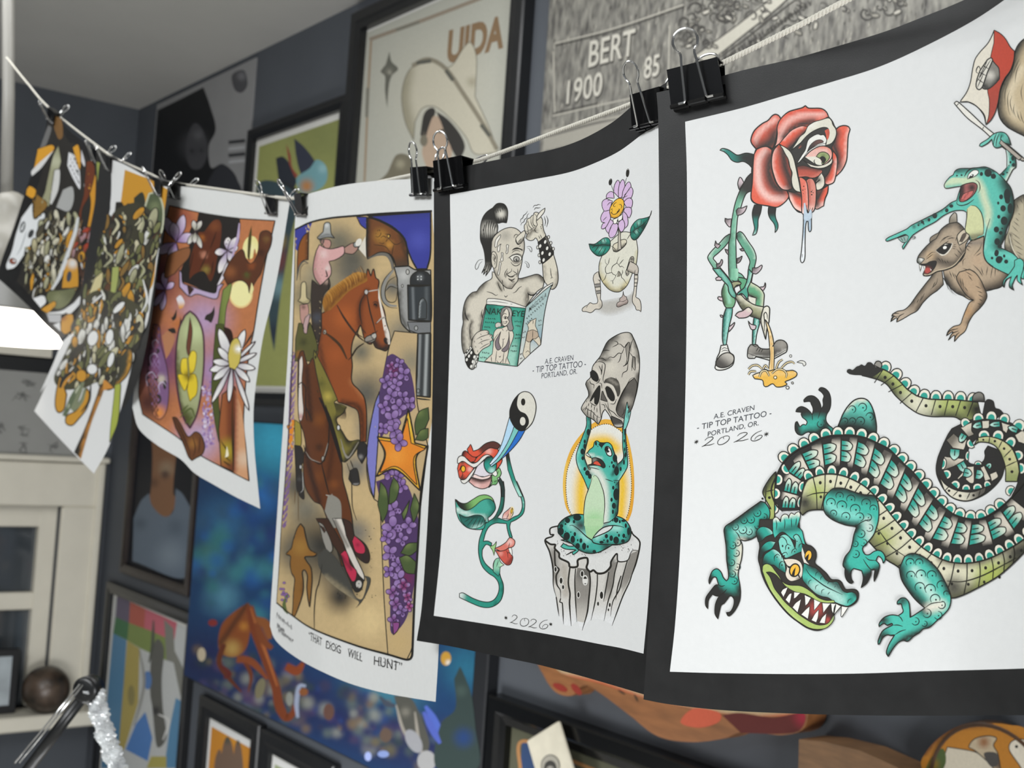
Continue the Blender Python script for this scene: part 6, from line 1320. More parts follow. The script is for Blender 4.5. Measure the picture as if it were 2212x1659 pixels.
def art_text2():
    A = Art(S2.surf, 980, 610, .12054)
    c = '363a44'
    A.text('A.E. CRAVEN', 1890, 1428, (90, -13), (8, -135), c)
    A.text('- TIP TOP TATTOO -', 1890, 1565, (105, -13), (8, -160), c)
    A.text('PORTLAND, OR.', 1890, 1680, (88, -12), (8, -135), c)
    A.build('lettering', sheet2, 'small printed artist stamp'); A = Art(S2.surf, 970, 1040, .20499)
    glyphs(A, [('*', .75)], 578, 1470, (95, 10), (0, -70), 7)
    glyphs(A, [('2', 1)], 640, 1490, (95, 20), (15, -90), 7)
    glyphs(A, [('0', 1)], 745, 1520, (100, 18), (8, -88), 7)
    glyphs(A, [('2', 1)], 835, 1535, (105, 18), (15, -90), 7)
    glyphs(A, [('6', 1)], 945, 1550, (110, 12), (8, -100), 7)
    glyphs(A, [('*', .75)], 1050, 1535, (95, 10), (0, -65), 7)
    return A.build('date', sheet2, 'handwritten year between stars')
art_text2()
# ================================================================ the cowgirl painting
def art_cowgirl():
    A = Art(S3.surf, 0, 0, 1, base=1.6e-4, step=5e-6)
    A.fill('637,496! 672,480 715,471 770,466 832,461 933,456! 942,600 938,860 924,962 910,1053 905,1130 902,1182 895,1293 891,1392 889,1418 879,1425! 839,1414 768,1394 679,1360 632,1330 597,1302! 602,1231 607,1145 614,1058 623,943 629,829 635,629!', 'c4ab7e',
           [('r', 730, 520, 60, '75705f'), ('r', 690, 600, 70, '8d8670'), ('r', 760, 590, 60, '6d6a60'), ('r', 660, 640, 50, '7d775f'), ('r', 850, 620, 45, '6f6b60'), ('r', 870, 720, 60, '827c6c'), ('r', 780, 760, 40, '6f6b5c'), ('r', 790, 850, 85, '5f5c53'), ('r', 760, 560, 70, '5c594f'), ('r', 720, 650, 60, '5f5c52'), ('r', 800, 930, 50, '6d6c66'), ('r', 770, 1010, 50, '77736a'), ('r', 660, 1100, 60, '8a8472'), ('r', 690, 1180, 130, '33312d'), ('r', 640, 1050, 60, '5a564c'), ('r', 735, 1290, 55, '2f2d2a'), ('r', 640, 1190, 60, '5d5a50'), ('r', 740, 1230, 80, '4a4843'), ('r', 770, 1150, 50, '77736a'), ('r', 880, 1380, 40, '9d927c'), ('r', 800, 1340, 60, 'd8bf8d'), ('r', 890, 900, 40, '9c9277')], 0, mottle=.05)
    A.view(580, 400, .22905)
    BL, BR = '3b3f92', '6f4527'
    A.fill('250,415! 320,380 410,355! 385,430 380,470! 330,480 290,560 275,640! 255,600!', BL, [], 0)
    A.fill('380,440! 330,480 290,560 275,660 270,850! 290,760 330,710 375,705!', '8a5226', [('e', '380,440 375,705', 40, '3a2a1c')], 9)
    A.line('265,900 290,770 330,720 375,735', 16, '55534e'); A.line('300,900 300,800 330,745 375,740', 6)
    A.fill('830,300! 925,300! 925,418! 870,375 845,325!', BL, [], 10)
    A.fill('935,292! 1530,252! 1528,640 1495,790! 1400,792! 1350,700 1310,600 1280,500 1180,400 1050,330!', '3a3f93', [('r', 1420, 520, 160, '4a50a8'), ('e', '935,292 1530,252', 90, '353a80')], 16)
    A.fill('930,305! 1000,320 1130,380 1250,470 1300,570 1320,760! 1200,770! 1175,690 1130,645 1040,640 935,695! 922,600 928,450!', BR, [('r', 1060, 480, 110, 'a97a35'), ('r', 1140, 560, 60, 'c08a3c'), ('e', '930,320 925,690', 50, '241d18'), ('e', '1180,760 1300,740', 110, '4d3b2c'), ('e', '1250,470 1310,700', 40, '43301f')], 15)
    A.line('1010,460 1040,420 1060,460 1030,490 1000,470|1040,520 1080,480 1120,510 1080,550 1040,540|1100,460 1150,470 1130,510|1130,500 1200,560 1280,520|1160,680 1180,560|990,560 1100,580 1150,640', 7, '3a2a1a'); A.dot(1132, 482, 12, 16, 'c59a4a', ol=7)
    A.line('940,690 1040,650 1120,660 1160,720 1175,790', 34, '6e6a62', (.3, 1, 1, .8)); A.line('935,697 1040,635 1130,645 1175,720 1180,800', 10)
    A.fill('1185,772! 1320,762! 1395,800 1530,800! 1530,1290 1410,1290! 1405,1425! 1330,1380 1255,1300 1235,1180! 1220,1000 1215,880!', '9a9a97', [('e', '1235,1000 1240,1180 1290,1330', 40, '55544f'), ('r', 1280, 850, 80, 'bdbdb9')], 13)
    A.line('1180,800 1110,890 1078,980 1090,1080 1140,1130 1210,1140', 34, '8b8a84'); A.line('1175,790 1095,885 1062,985 1075,1090 1135,1148 1215,1160|1200,860 1130,910 1100,1000 1110,1075 1150,1105 1200,1090 1215,1000', 9)
    A.line('1215,960 1150,940 1110,990', 20, '77756f'); A.line('1215,975 1150,955 1105,1000', 8)
    A.dot(1312, 818, 16, 24, 'b5b4ae', ol=7); A.dot(1262, 950, 9, 14, 'b5b4ae', ol=6)
    A.fill('1335,940! 1345,860 1410,810 1490,820 1530,860! 1530,945!', '2c2e2f', [('r', 1430, 870, 50, '6d7071')], 10); A.dots('1408,862,7 1440,862,7 1408,888,7 1440,888,7', 'c9ccca')
    A.fill('1312,940! 1400,955 1530,945! 1530,1285! 1320,1270!', '34393c', [('l', 1330, 1100, 1310, 1100, '17191a'), ('e', '1360,970 1370,1260', 22, '6f7476'), ('e', '1490,970 1490,1270', 30, '565b5d')], 12, g=2.5)
    A.fill('1410,1260! 1420,1110 1455,1065 1490,1110 1490,1260!', '44494b', [('e', '1420,1250 1430,1110 1455,1075', 14, '9aa0a1')], 8)
    A.line('1310,955 1530,940|1318,1275 1530,1280', 16)
    A.fill('1310,1290! 1530,1290! 1530,1390! 1410,1400! 1330,1370!', '77797a', [], 9); A.dot(1392, 1348, 16, 22, 'a5a6a3', ol=7)
    A.fill('1408,1400! 1530,1395! 1528,1700 1525,2000! 1380,1985! 1400,1800!', '3a3d3e', [('e', '1430,1400 1410,1980', 22, '8a8e8e'), ('e', '1495,1400 1475,1990', 26, 'a3a7a6')], 15, g=2.2)
    A.fill('1385,1830! 1365,1850 1370,1900 1385,1900!', '3a3d3e', [], 8); A.dot(1412, 1940, 14, 20, '8b8e8d', ol=7); A.line('1380,1985 1400,2010 1525,2025', 14)
    # far edge: lilac, star at the left
    A.view(580, 760, .22905)
    A.fill('225,0! 200,300 190,600 175,900 145,1300 125,1659! 165,1659 200,1300 235,950 245,600 265,200 270,0!', '7a5c8c', [('e', '260,100 235,900', 18, 'a98f9a')], 0)
    A.fill('215,590! 205,680 175,700 195,770 175,950 185,1010 205,930 230,970! 235,800 245,650!', 'df8a2a', [], 8)
    for y0 in range(30, 1600, 60): A.line([(212 - y0 * .04, y0), (232 - y0 * .04, y0 + 30), (226 - y0 * .04, y0 + 55)], 7, '4d3a5c')
    # right hand panel line, violet lens and lilac
    A.view(0, 0, 1)
    A.fill('852,715! 838,760 815,880 793,990 797,1050 808,1078! 820,1090 830,1300 838,1414! 879,1425! 891,1392 895,1293 905,1130 924,962! 900,860 902,720!', 'bfa67c', [('r', 890, 780, 50, '8f866f'), ('r', 900, 1090, 40, '9d947c'), ('r', 860, 1390, 60, 'c4a978'), ('r', 885, 1310, 40, '9a907a')], 2.2)
    A.fill('820,845! 808,880 795,950 793,1000 800,1050 808,1078! 814,990 820,900!', '7d7cc0', [], 2.6)
    A.fill('836,770! 850,765 880,790 893,830 895,880 870,900 835,930 822,950! 818,900 820,845!', '4f3a62', [('r', 850, 800, 25, '6a2a55')])
    A.fill('812,1040! 850,1030 880,1050 895,1090 905,1140 898,1240 880,1330 850,1370 843,1360 842,1250 832,1130!', '4d3760', [('r', 875, 1250, 35, '6d2a52'), ('r', 840, 1080, 25, '3c4a2a')])
    rs = random.Random(21)
    def lilac(x, y, r, c='7d6096', rot=0):
        for k in range(4):
            a = rot + k * math.pi / 2; dx, dy = math.cos(a), math.sin(a) * 1.2
            A.dot(x + dx * r * .62, y + dy * r * .62, r * .62, r * .48, c, math.degrees(math.atan2(dy, dx)), 1.6, '3c2748', [('r', x + dx * r, y + dy * r, r * .8, '9c80b4')], 12)
        A.dot(x, y, r * .16, None, '3a2748', n=6)
    for x, y, r, c in ((845, 792, 9, '7d3a68'), (862, 785, 10, '7d6096'), (872, 808, 13, '7d6096'), (850, 815, 11, '7d4d84'), (834, 825, 12, '74588e'), (856, 832, 12, '86689e'), (845, 855, 14, '7d6096'), (870, 858, 12, '74588e'), (885, 870, 12, '7d6096'), (830, 880, 12, '7c5c98'), (862, 880, 14, '7d6096'), (848, 905, 16, '86689e'), (828, 925, 11, '7c5c98'),
                       (838, 1020, 13, '74588e'), (860, 1030, 12, '74588e'), (868, 1050, 12, '7c5c98'), (850, 1100, 15, '86689e'), (848, 1140, 19, '86689e'), (883, 1135, 14, '7d6096'), (835, 1160, 12, '7c5c98'), (868, 1165, 12, '7d6096'), (842, 1195, 15, '86689e'), (860, 1220, 13, '7d6096'), (862, 1250, 15, '9074aa'), (840, 1235, 11, '7c5c98'), (848, 1280, 12, '7d4d84'), (872, 1265, 12, '7a3060'), (880, 1290, 10, '8a3a6a'), (855, 1305, 12, '7d4d84'), (868, 1320, 11, '74588e'), (850, 1340, 11, '7a4a84'), (884, 1310, 9, '9a3a6a')):
        lilac(x, y, r, c, rs.uniform(0, 1.5))
    A.fill('848,1345! 862,1345 860,1360 850,1372!', '8a4a84', [], 2)
    LF = '4a5a34'
    for s_ in ('925,880! 905,890 896,915 898,940! 915,930 927,905!', '925,925! 908,930 897,950! 915,952 925,945!', '822,1040! 835,1060 838,1100 826,1130! 816,1090!', '850,1030! 862,1050 855,1080 840,1090! 842,1055!', '895,1065! 905,1090 902,1110 893,1130! 886,1100!', '885,1080! 880,1105 872,1125! 868,1110!', '903,1172! 880,1175 865,1195! 885,1200 900,1190!', '900,1215! 880,1200 862,1205! 875,1235 895,1240!'):
        A.fill(s_, LF, [('r', float(s_.split()[1].split(',')[0]), float(s_.split()[1].split(',')[1].strip('!')), 18, '6d7c48')], 1.8)
    A.view(580, 760, .22905)
    A.fill('1320,540! 1370,790 1380,860! 1495,890! 1390,1010 1430,1310! 1200,1110 1020,1175! 1095,970 1025,800! 1240,830!', 'dca832', [('r', 1300, 700, 130, 'e8c84a')], 15)
    A.fill('1310,620! 1345,860! 1480,915! 1370,1005 1400,1255! 1210,1085 1050,1140! 1105,965 1045,830! 1240,860!', 'e0872c', [('r', 1200, 980, 150, 'e8973a'), ('r', 1330, 1120, 120, 'd8832c')], 9)
    A.view(0, 0, 1)
    lilac(852, 930, 14, '7d6096', .4); lilac(862, 955, 15, '7d6096', .2)
    # pink shirted rider
    A.view(580, 400, .22905)
    A.fill('515,440! 530,360 580,360 590,450 625,500! 560,490 470,510 460,490!', 'a5a7a3', [('e', '460,500 560,470 620,500', 26, '6d6f6e'), ('r', 550, 380, 30, 'd9dad7')], 9)
    A.fill('480,515! 540,510 580,520 590,560 570,595 530,590!', 'b98b80', [], 8); A.fill('475,515! 525,510 520,550 500,570!', '4d4a44')
    A.fill('480,560! 530,590 600,600 700,575 715,590 710,650 640,700 570,720! 590,780 585,850 520,920 490,950! 440,880 420,800 430,700 450,620!', 'd2a3a0', [('r', 520, 650, 60, 'e2c6c2'), ('e', '440,640 430,800 480,930', 40, 'b3837f'), ('r', 560, 780, 40, 'dcd4cc')], 9)
    A.fill('715,590! 780,550 830,545 850,580 830,620 790,650 720,640!', 'a98477', [], 8); A.fill('840,580! 890,560! 895,600! 845,610!', '3f4140', [], 6); A.dot(822, 562, 22, 24, '8f9391', ol=8); A.dot(850, 540, 26, 40, 'dedbd2', 30)
    A.fill('850,600! 915,480! 920,680!', 'd8d2c4')
    A.fill('410,890! 480,950! 520,920 570,870! 580,960 520,1040 500,1180 500,1400 480,1560 440,1500 410,1300 400,1050!', '3a322c', [('r', 460, 1250, 80, '474a52'), ('r', 545, 910, 40, 'c4a898')], 8)
    A.line('570,880 565,960 585,1020|540,800 555,860 535,860', 12, '26211d')
    # chestnut horse
    A.fill('500,1210! 560,1180 620,1130 720,1020 830,930 920,880! 935,790 965,860! 990,790 1010,870 1040,900 1035,980 1050,1080 1090,1180 1110,1290 1140,1400 1145,1490 1110,1560 1060,1550 1010,1530 985,1480! 960,1500 920,1480 900,1440! 870,1320 860,1330 800,1450 780,1560 790,1700! 785,1850 850,1930 900,2000 920,2100 925,2240 920,2420! 865,2420! 860,2250 840,2130 780,2090 700,2060 660,2050! 560,1900 480,1780 440,1670 430,1659! 470,1500 500,1350!', '8d4b26',
           [('r', 720, 1250, 190, 'a85a2c'), ('r', 640, 1600, 150, '9c5229'), ('e', '930,1000 870,1120 860,1250 880,1400', 50, '5a2f1a'), ('e', '1000,1480 1060,1550 1130,1520', 60, '2b2724'), ('r', 1020, 1130, 45, '3a241a'), ('e', '700,2050 860,2110 890,2400', 50, '4a2a1a'), ('e', '790,1850 900,1990', 50, 'a8693f'), ('e', '500,1350 480,1500 560,1880', 40, '5f3520')], 10)
    A.fill('1035,960! 1060,1100 1090,1220 1110,1310 1140,1400 1145,1500 1110,1490! 1090,1380 1060,1200 1035,1060!', 'ded6ca', [('e', '1110,1490 1090,1380', 18, '8a6a58')])
    A.fill('530,1200! 510,1100 560,1000 650,930 750,860 830,820 920,830! 930,900 860,940 760,1000 660,1100 580,1180!', '9c6a2a', [('e', '540,1190 650,1060 800,930 920,860', 34, '6d4420'), ('e', '560,1010 700,890 850,830', 26, 'b98a44')], 0)
    rs2 = random.Random(5)
    for i_ in range(26):
        t = i_ / 25; x = 540 + t * 370; y = 1150 - t * 280
        A.line([(x, y), (x - 10 + rs2.uniform(-6, 6), y - 60), (x - 40 + rs2.uniform(-8, 8), y - 95 - 20 * t)], 5, rs2.choice(['6d4420', 'c4924a', '855424']), (.4, 1, .3))
    A.dot(1008, 1128, 18, 16, '1f1a18'); A.line('985,1110 1010,1098 1035,1115', 7)
    A.dot(1108, 1468, 18, 30, '2a2422', -20, ol=6)
    A.line('645,1130 700,1230 760,1320 840,1420 900,1470', 20, '3a2a20'); A.line('925,1010 940,1100 960,1200 990,1310 1010,1390|920,1010 870,1100 860,1200 880,1310|1010,1310 1060,1260 1105,1245', 14, '2f2620'); A.line('925,1005 980,995 1045,985|1020,1300 1070,1250 1105,1245', 11, 'b5aca2'); A.dot(922, 1008, 18, 24, 'b9b4b0', ol=6)
    A.dot(960, 1450, 55, 34, '8d867c', -15, ol=8); A.dot(995, 1420, 24, 30, 'b5b0a6', 0, ol=6); A.line('940,1420 1010,1390 1030,1370|900,1480 960,1470 1020,1440', 9, '2f2620')
    A.line('900,1490 830,1540 780,1620 750,1650', 13, '2a211b'); A.line('515,1380 600,1440 680,1520 740,1640', 26, '43301f'); A.dot(530, 1385, 16, 22, 'a39c90', ol=6)
    A.line('865,1320 840,1400 900,1440|870,1340 920,1400', 10, '3a2a20')
    # second rider and dark horse
    A.fill('275,1090! 300,1060 310,930 340,910 355,940 360,1060 390,1080 380,1110 330,1120!', 'cbbd92', [('e', '280,1095 330,1110 385,1090', 22, '8f8462')], 8)
    A.fill('295,1130! 370,1120! 380,1200 350,1280 320,1310 300,1260!', 'b98f84', [('r', 330, 1150, 34, '6f5248')], 6)
    A.fill('285,1300! 320,1310 350,1400 390,1290! 430,1400 470,1560 430,1660! 250,1660! 255,1450!', '59582f', [('r', 330, 1480, 60, '3d3d22'), ('r', 300, 1600, 60, 'a8672e')], 7)
    A.fill('345,1250! 390,1220 370,1330 360,1400 335,1390 325,1330!', 'b99a98', [], 6); A.line('350,1240 395,1215 395,1260', 10, '77736c')
    A.view(580, 760, .22905)
    A.fill('430,-20! 520,160 600,330 650,450! 620,480 690,500 735,520! 700,580 640,640 700,760 760,840 850,830 860,860 800,960 720,1040 690,1020! 640,900 560,640 480,420 410,200!', '7a7236', [('r', 560, 420, 70, 'b5a24c'), ('e', '650,640 760,850', 70, '232120'), ('e', '720,1040 850,850', 50, '2b2927'), ('r', 500, 300, 60, '5d5a2c')], 8)
    for i_ in range(9): A.line([(620 + i_ * 12, 480 + i_ * 5), (640 + i_ * 11, 560 + i_ * 6), (630 + i_ * 11, 620 + i_ * 2)], 8, '26231f', (1, .8, .2))
    A.fill('280,60! 300,0 330,-10! 370,120 420,60 450,200 500,420 560,600 640,860 690,1050 700,1200 740,1350 780,1520 800,1700! 780,1900 760,2020! 690,2020! 640,1850 560,1600 500,1450 420,1400 340,1250 330,1000 350,880 330,760! 290,640 280,540 275,300!', '5f361e',
           [('r', 480, 640, 110, '77451f'), ('r', 470, 1180, 100, '6f4020'), ('e', '360,150 380,400 400,640', 40, '3a2216'), ('e', '340,900 400,1150 480,1420', 45, '35211a'), ('e', '560,640 600,900 560,1200', 40, '4a2a1a'), ('r', 620, 1250, 70, '7a4622'), ('r', 480, 900, 60, '3c2519')], 9)
    A.fill('290,80! 315,40 325,120 315,260 320,420 330,560 310,650 290,640 280,500 285,300!', 'ddd3ca', [('r', 305, 610, 50, 'b98a86')], 6)
    A.fill('245,640! 300,690 310,860 290,900 250,880!', '9a8a3a', [], 6); A.fill('245,880! 310,900 330,1000 310,1100 330,1300 330,1390 270,1310 255,1080!', '2c2826', [('r', 290, 1200, 30, '4c4c4c')], 8); A.dot(303, 1085, 14, 20, 'b5b5b2', ol=7); A.line('320,1130 325,1300 300,1330', 7, 'b5b5b2')
    A.line('280,320 310,290 345,330 355,380|350,360 350,520 360,640 375,640|340,500 410,640|330,880 360,980 430,1030 500,1050 560,900 570,640 540,500|500,1050 520,1140 560,1300 580,1360', 13, '2a211c')
    A.line('350,940 400,1010 490,1045|560,860 540,940 515,1010', 7, '9a958c'); A.dot(515, 1010, 16, 26, 'a9a49b', ol=7); A.line('540,1350 590,1360 600,1340', 12, 'a9a49b')
    A.line('480,430 560,600 640,860 690,1040', 40, '241f1d', (.4, 1, 1, .7)); A.dot(660, 715, 16, 26, 'c9c9c6', ol=9); A.line('680,820 720,960 760,990 850,850|690,900 740,1000 790,960', 12, '8a857b')
    A.fill('865,850! 920,870 925,960 880,1055! 840,980 840,900!', '2c2a2a', [('r', 870, 990, 34, '8f8d8a')], 7); A.fill('770,1120! 830,1100 855,1200 855,1250 800,1255 755,1200!', '2f2d2c', [('e', '800,1250 855,1245', 14, '8f8d8a')], 8); A.line('770,1020 800,1100|740,1050 780,1200 790,1450 830,1590', 8, '26231f')
    A.line('280,1320 280,1590|250,1300 245,1430', 6, '6d5434')
    A.fill('560,1360! 600,1350 680,1420 690,1660! 600,1660! 530,1500!', '8a877e')
    A.view(570, 1120, .24715)
    A.fill('455,0! 560,0! 640,140 700,250 760,370 810,470 870,545! 850,620 800,640 740,520 660,320 610,240 520,110!', '3f2a20', [('l', 720, 360, 850, 560, '2b2826')], 8)
    A.fill('600,0! 680,0! 740,180 800,330 870,480 880,545! 820,480 740,330 690,200!', 'cfc8be', [('e', '620,20 730,250', 30, '6d6962')], 7)
    A.fill('690,0! 760,40 790,150! 880,220 920,300 920,370 890,390 830,350 780,280 720,150!', '3a2822', [('r', 880, 340, 60, '2a2827')], 8)
    A.fill('790,150! 840,190 880,240 885,290 860,310 800,290 770,200!', 'b8304c', [('r', 820, 230, 30, '8a2038')], 8)
    A.fill('670,310! 710,280 740,330 755,400 810,460 800,540 770,550 720,460!', 'b8304c', [('e', '680,330 760,440', 24, '6d1d30')], 8)
    A.dot(830, 575, 26, 34, 'b9b5ae', 0)
    A.fill('480,30! 520,60 580,180 600,270 570,300 540,260 510,170!', '8f8b83', [], 6)
    # dust
    for i_ in range(60):
        x = rs.uniform(640, 980); y = rs.uniform(560, 700) if x < 880 else rs.uniform(20, 700)
        A.dot(x, y, rs.uniform(2, 6), None, '26241f', n=6)
    A.fill('540,260! 640,360 740,540 800,680 860,700 900,560 880,500! 930,520 920,600 860,720 800,785! 830,730 760,690 640,610 540,520 480,420 470,320!', '45443f', [('e', '540,520 760,690 800,780', 50, '8a7f66')])
    # silhouette
    A.fill('320,45! 290,90 260,180 240,260 195,310 235,330 230,400 245,480 270,530 260,640 255,760 250,840 265,855 300,780 340,650 345,560 335,470 355,450 380,500 375,600 385,700 400,775! 415,620 420,520 410,430 370,370 360,335 440,330 455,305 400,270 370,180 350,80!', '8a5f28', [('r', 320, 250, 120, '9d7434'), ('e', '340,650 345,560', 30, '6b461c')], 11)
    A.line('510,400 480,560 455,640 440,800 440,970', 9)
    A.fill('200,640! 215,680 190,740 210,840! 170,800 160,750!', '5b6a3a', [], 0)
    for i_ in range(14): A.dot(rs.uniform(140, 220), rs.uniform(510, 730), 12, 9, '9a72b0', ol=5, olc='5d4370')
    # outline of the painting
    A.view(0, 0, 1)
    A.line('637,496 672,480 715,471 770,466 832,461 933,456', 4.4, '201e1b', (.8, 1, 1, 1)); A.line('597,1302 632,1330 679,1360 768,1394 839,1414 879,1425 889,1418 891,1392 895,1293 902,1182 905,1130 910,1053 924,962', 4.4, '201e1b', (.6, 1, 1, .8)); A.line('597,1302 602,1231 607,1145 614,1058 623,943 629,829 635,629 637,496', 1.8, '4a4238')
    return A.build('painting', sheet3, 'painted riders on two brown horses with revolver, star and lilac')
art_cowgirl()
def art_text3():
    A = Art(S3.surf, 570, 1120, .24715, base=3e-4)
    for t, x, y, rt, up in (('\u201cTHAT', 447, 1085, (39, 20), (4, -100)), ('DOG', 606, 1158, (60, 23), (4, -96)), ('WILL', 796, 1228, (56, 21), (4, -100)), ('HUNT\u201d', 1082, 1308, (78, 19), (4, -112))):
        A.text(t, x, y, rt, up, '2b2a28', .004)
        for k in np.linspace(-.85, .85, 5):
            for h in (.05, .38, .70):
                a = x + rt[0] * k + up[0] * h; b_ = y + rt[1] * k + up[1] * h
                A.line([(a - rt[0] * .09, b_ - rt[1] * .09), (a + rt[0] * .09, b_ + rt[1] * .09)], 5, '2b2a28', (1, 1))
    A.build('caption', sheet3, 'hand lettered caption under the painting'); A = Art(S3.surf, 570, 1120, .24715, base=3e-4)
    rs = random.Random(2)
    for row, (x0, y0, x1, y1, n_) in enumerate(((112, 850, 250, 970, 9), (115, 940, 180, 1000, 5), (125, 980, 260, 1080, 9))):
        for i_ in range(n_):
            u = i_ / n_; x = x0 + (x1 - x0) * u; y = y0 + (y1 - y0) * u
            A.line([(x, y + rs.uniform(10, 25)), (x + 4, y - rs.uniform(10, 30)), (x + 9, y + rs.uniform(0, 20)), (x + 13, y - rs.uniform(-10, 20))], 4, '6b6b6b', step=1)
    return A.build('signature', sheet3, 'faint pencil signature')
art_text3()
# ================================================================ the purple and orange painting
def art_bats():
    A = Art(S4.surf, 0, 0, 1, fine=3.5, base=6e-4, step=1.6e-5)
    A.fill('366,444! 431,459 479,467 516,472 594,477! 584,520 575,557 559,645 548,715 536,776 526,900 531,966 538,1039! 503,1021 432,983 381,943 308,895! 300,840 318,720 345,560 358,480!', 'b9764c',
           [('r', 330, 600, 110, '6b3a4a'), ('r', 345, 780, 110, '6a3f66'), ('r', 440, 690, 90, 'b295b5'), ('r', 465, 800, 80, 'a487b0'), ('r', 430, 950, 80, 'b9a3c4'), ('r', 320, 870, 70, '4a2620'), ('r', 385, 700, 40, 'b8703f'), ('r', 560, 560, 60, 'c07a4a'), ('r', 520, 960, 60, 'c79a86'), ('r', 395, 470, 40, 'a05a48')], 2.4, g=5, mottle=.06)
    A.view(280, 340, .22901)
    A.fill('655,520! 870,555 1035,575! 1040,680 1000,860 920,1000 880,1120 820,1280! 700,1250 560,1190 490,1170! 490,1060 560,900 570,700 640,600!', '26221f', [], 10)
    A.fill('700,700! 780,600 840,585 870,640 860,800 830,950 800,1100 760,1170 700,1080 620,1100 560,1160! 570,950 650,700!', '5c2f1c', [('r', 800, 650, 90, '7a4526'), ('r', 700, 920, 50, 'c98a70'), ('r', 680, 760, 50, 'a8642a'), ('r', 720, 1060, 60, '8a7a3a')], 7)
    A.line('740,880 690,1000 660,1060|820,700 760,860|600,900 560,1100|790,980 770,1100', 10, '2b1a12')
    A.fill('470,1060! 490,1090 500,1180 560,1210 800,1280 830,1210 890,1190! 850,1250 810,1335 640,1290 560,1310 470,1220!', 'b9a6c4', [], 9); A.fill('540,1200! 610,1240! 560,1310!', '3a2620')
    def petal(x, y, a, L, w_, c, tip='efe9ea', ol=8):
        n = np.array([math.cos(R(a)), math.sin(R(a))]); t = np.array([-n[1], n[0]]); p = np.array([x, y], float)
        A.fill([tuple(p) + (1,), tuple(p + n * L * .5 + t * w_ * .5), tuple(p + n * L * .85 + t * w_ * .35), tuple(p + n * L) + (1,), tuple(p + n * L * .85 - t * w_ * .35), tuple(p + n * L * .5 - t * w_ * .5)], c, [('l', x, y, x + n[0] * L, y + n[1] * L, tip)], ol, '3a2a30')
    for a, L in ((-115, 270), (-75, 270), (-100, 190), (150, 210), (95, 240), (-25, 170), (110, 170)): petal(440, 800, a, L, 90, '9a78ac', 'd9cbe0')
    for a, L in ((-95, 170), (-150, 130), (-40, 110), (100, 200), (125, 190)): petal(335, 1250, a, L, 60, '9a78ac', 'cdbcd6')
    A.fill('420,1100! 330,1130 360,940 400,900 560,850 560,940 480,1030!', '8a5a3a', [], 7)
    for a, L in ((-85, 130), (-20, 110), (170, 120), (110, 230), (60, 130), (-50, 170)): petal(920, 880, a, L, 70, 'a898b8', 'eeeae4')
    for a, L in ((-60, 120), (-100, 110), (120, 140), (70, 170), (95, 110)): petal(620, 700, a, L, 50, '9a9a86', 'dcd8d0')
    A.fill('820,1210! 870,1100 900,1020 930,990 900,1120 850,1200!', 'ddd6dc', [], 7)
    A.line('1035,620 1020,760 985,880 960,970', 26, 'b9a6c4')
    # moons and the hanging bat
    A.dot(1140, 850, 72, 110, 'e9df98', 10, sh=[('r', 1140, 860, 100, 'eee6ae')]); A.fill('1110,940! 1120,760 1150,640! 1150,760 1130,980!', '4a4420'); A.fill('1160,960! 1180,860 1200,960!', 'a86638')
    A.dot(1050, 1290, 112, 132, 'e8c98a', 0); A.dot(1050, 1285, 100, 118, 'efe8a8', 0)
    A.fill('880,1110! 960,960 1060,870 1100,960 1150,1000 1210,900 1230,720 1290,690 1340,730 1330,830 1280,950 1240,1090 1200,1150 1150,1240 1130,1280 1110,1200 1040,1160 920,1200!', '5a3420', [('r', 950, 1080, 90, '8a5430'), ('r', 1150, 1020, 50, '9a5228'), ('r', 1105, 1110, 45, '4d5a28'), ('r', 1290, 770, 50, '7a5a30'), ('r', 1240, 900, 60, '3c2418')], 8)
    A.fill('1150,1180! 1170,1240 1150,1290 1130,1280!', 'e9e0a0')
    # green stem and flying bats
    A.fill('880,1250! 960,1190 940,1320 910,1430 890,1659! 820,1659! 850,1430!', '5d6a32', [('l', 830, 1500, 900, 1500, '7d8a48')], 6)
    for s_ in ('705,1530! 720,1490 770,1460 800,1400! 800,1480 770,1560 740,1540!', '370,1480! 400,1510 440,1440 445,1400! 440,1510 410,1545!', '460,1640! 480,1500! 490,1570 480,1650!', '360,1620! 420,1610 440,1659! 380,1659!'):
        A.fill(s_, '2f2a26')
    A.fill('440,1330! 480,1300 520,1370 500,1420! 470,1430!', 'ddd9e0', [('l', 480, 1340, 480, 1430, 'dc9a3a')])
    # central oval with a yellow bloom
    A.view(280, 700, .25316)
    A.fill('515,-110! 570,-60 620,50 635,200 630,400 605,620 570,780 515,890! 460,800 420,640 395,430 395,250 420,50 470,-70!', 'a3a87c', [('r', 560, 60, 170, 'c3cf9c'), ('r', 480, 800, 150, '4a5224'), ('r', 580, 560, 110, 'a8aa90'), ('r', 430, 400, 90, '7d7f4a'), ('e', '395,250 420,640 515,890', 40, '4d4a28')], 16, '4a2a3a')
    A.fill('515,-60! 535,60 520,200 505,270 485,200 500,60!', '6a4030', [], 5)
    for s_ in ('500,290! 530,230 565,240 570,300 550,400 510,430!', '490,290! 445,300 435,380 450,430 500,440!', '500,440! 415,430 430,500 470,570 500,500!', '510,430! 560,430 580,510 570,600 530,640 515,660 490,560!'):
        A.fill(s_, 'ddc232', [('r', 500, 440, 70, '7d6a1c'), ('l', 500, 440, 540, 300, 'e8d24a', .5)], 6, '6a5a1c')
    A.line('430,800 520,720 560,800|430,760 500,690|470,850 540,790', 14, '4f5a2a')
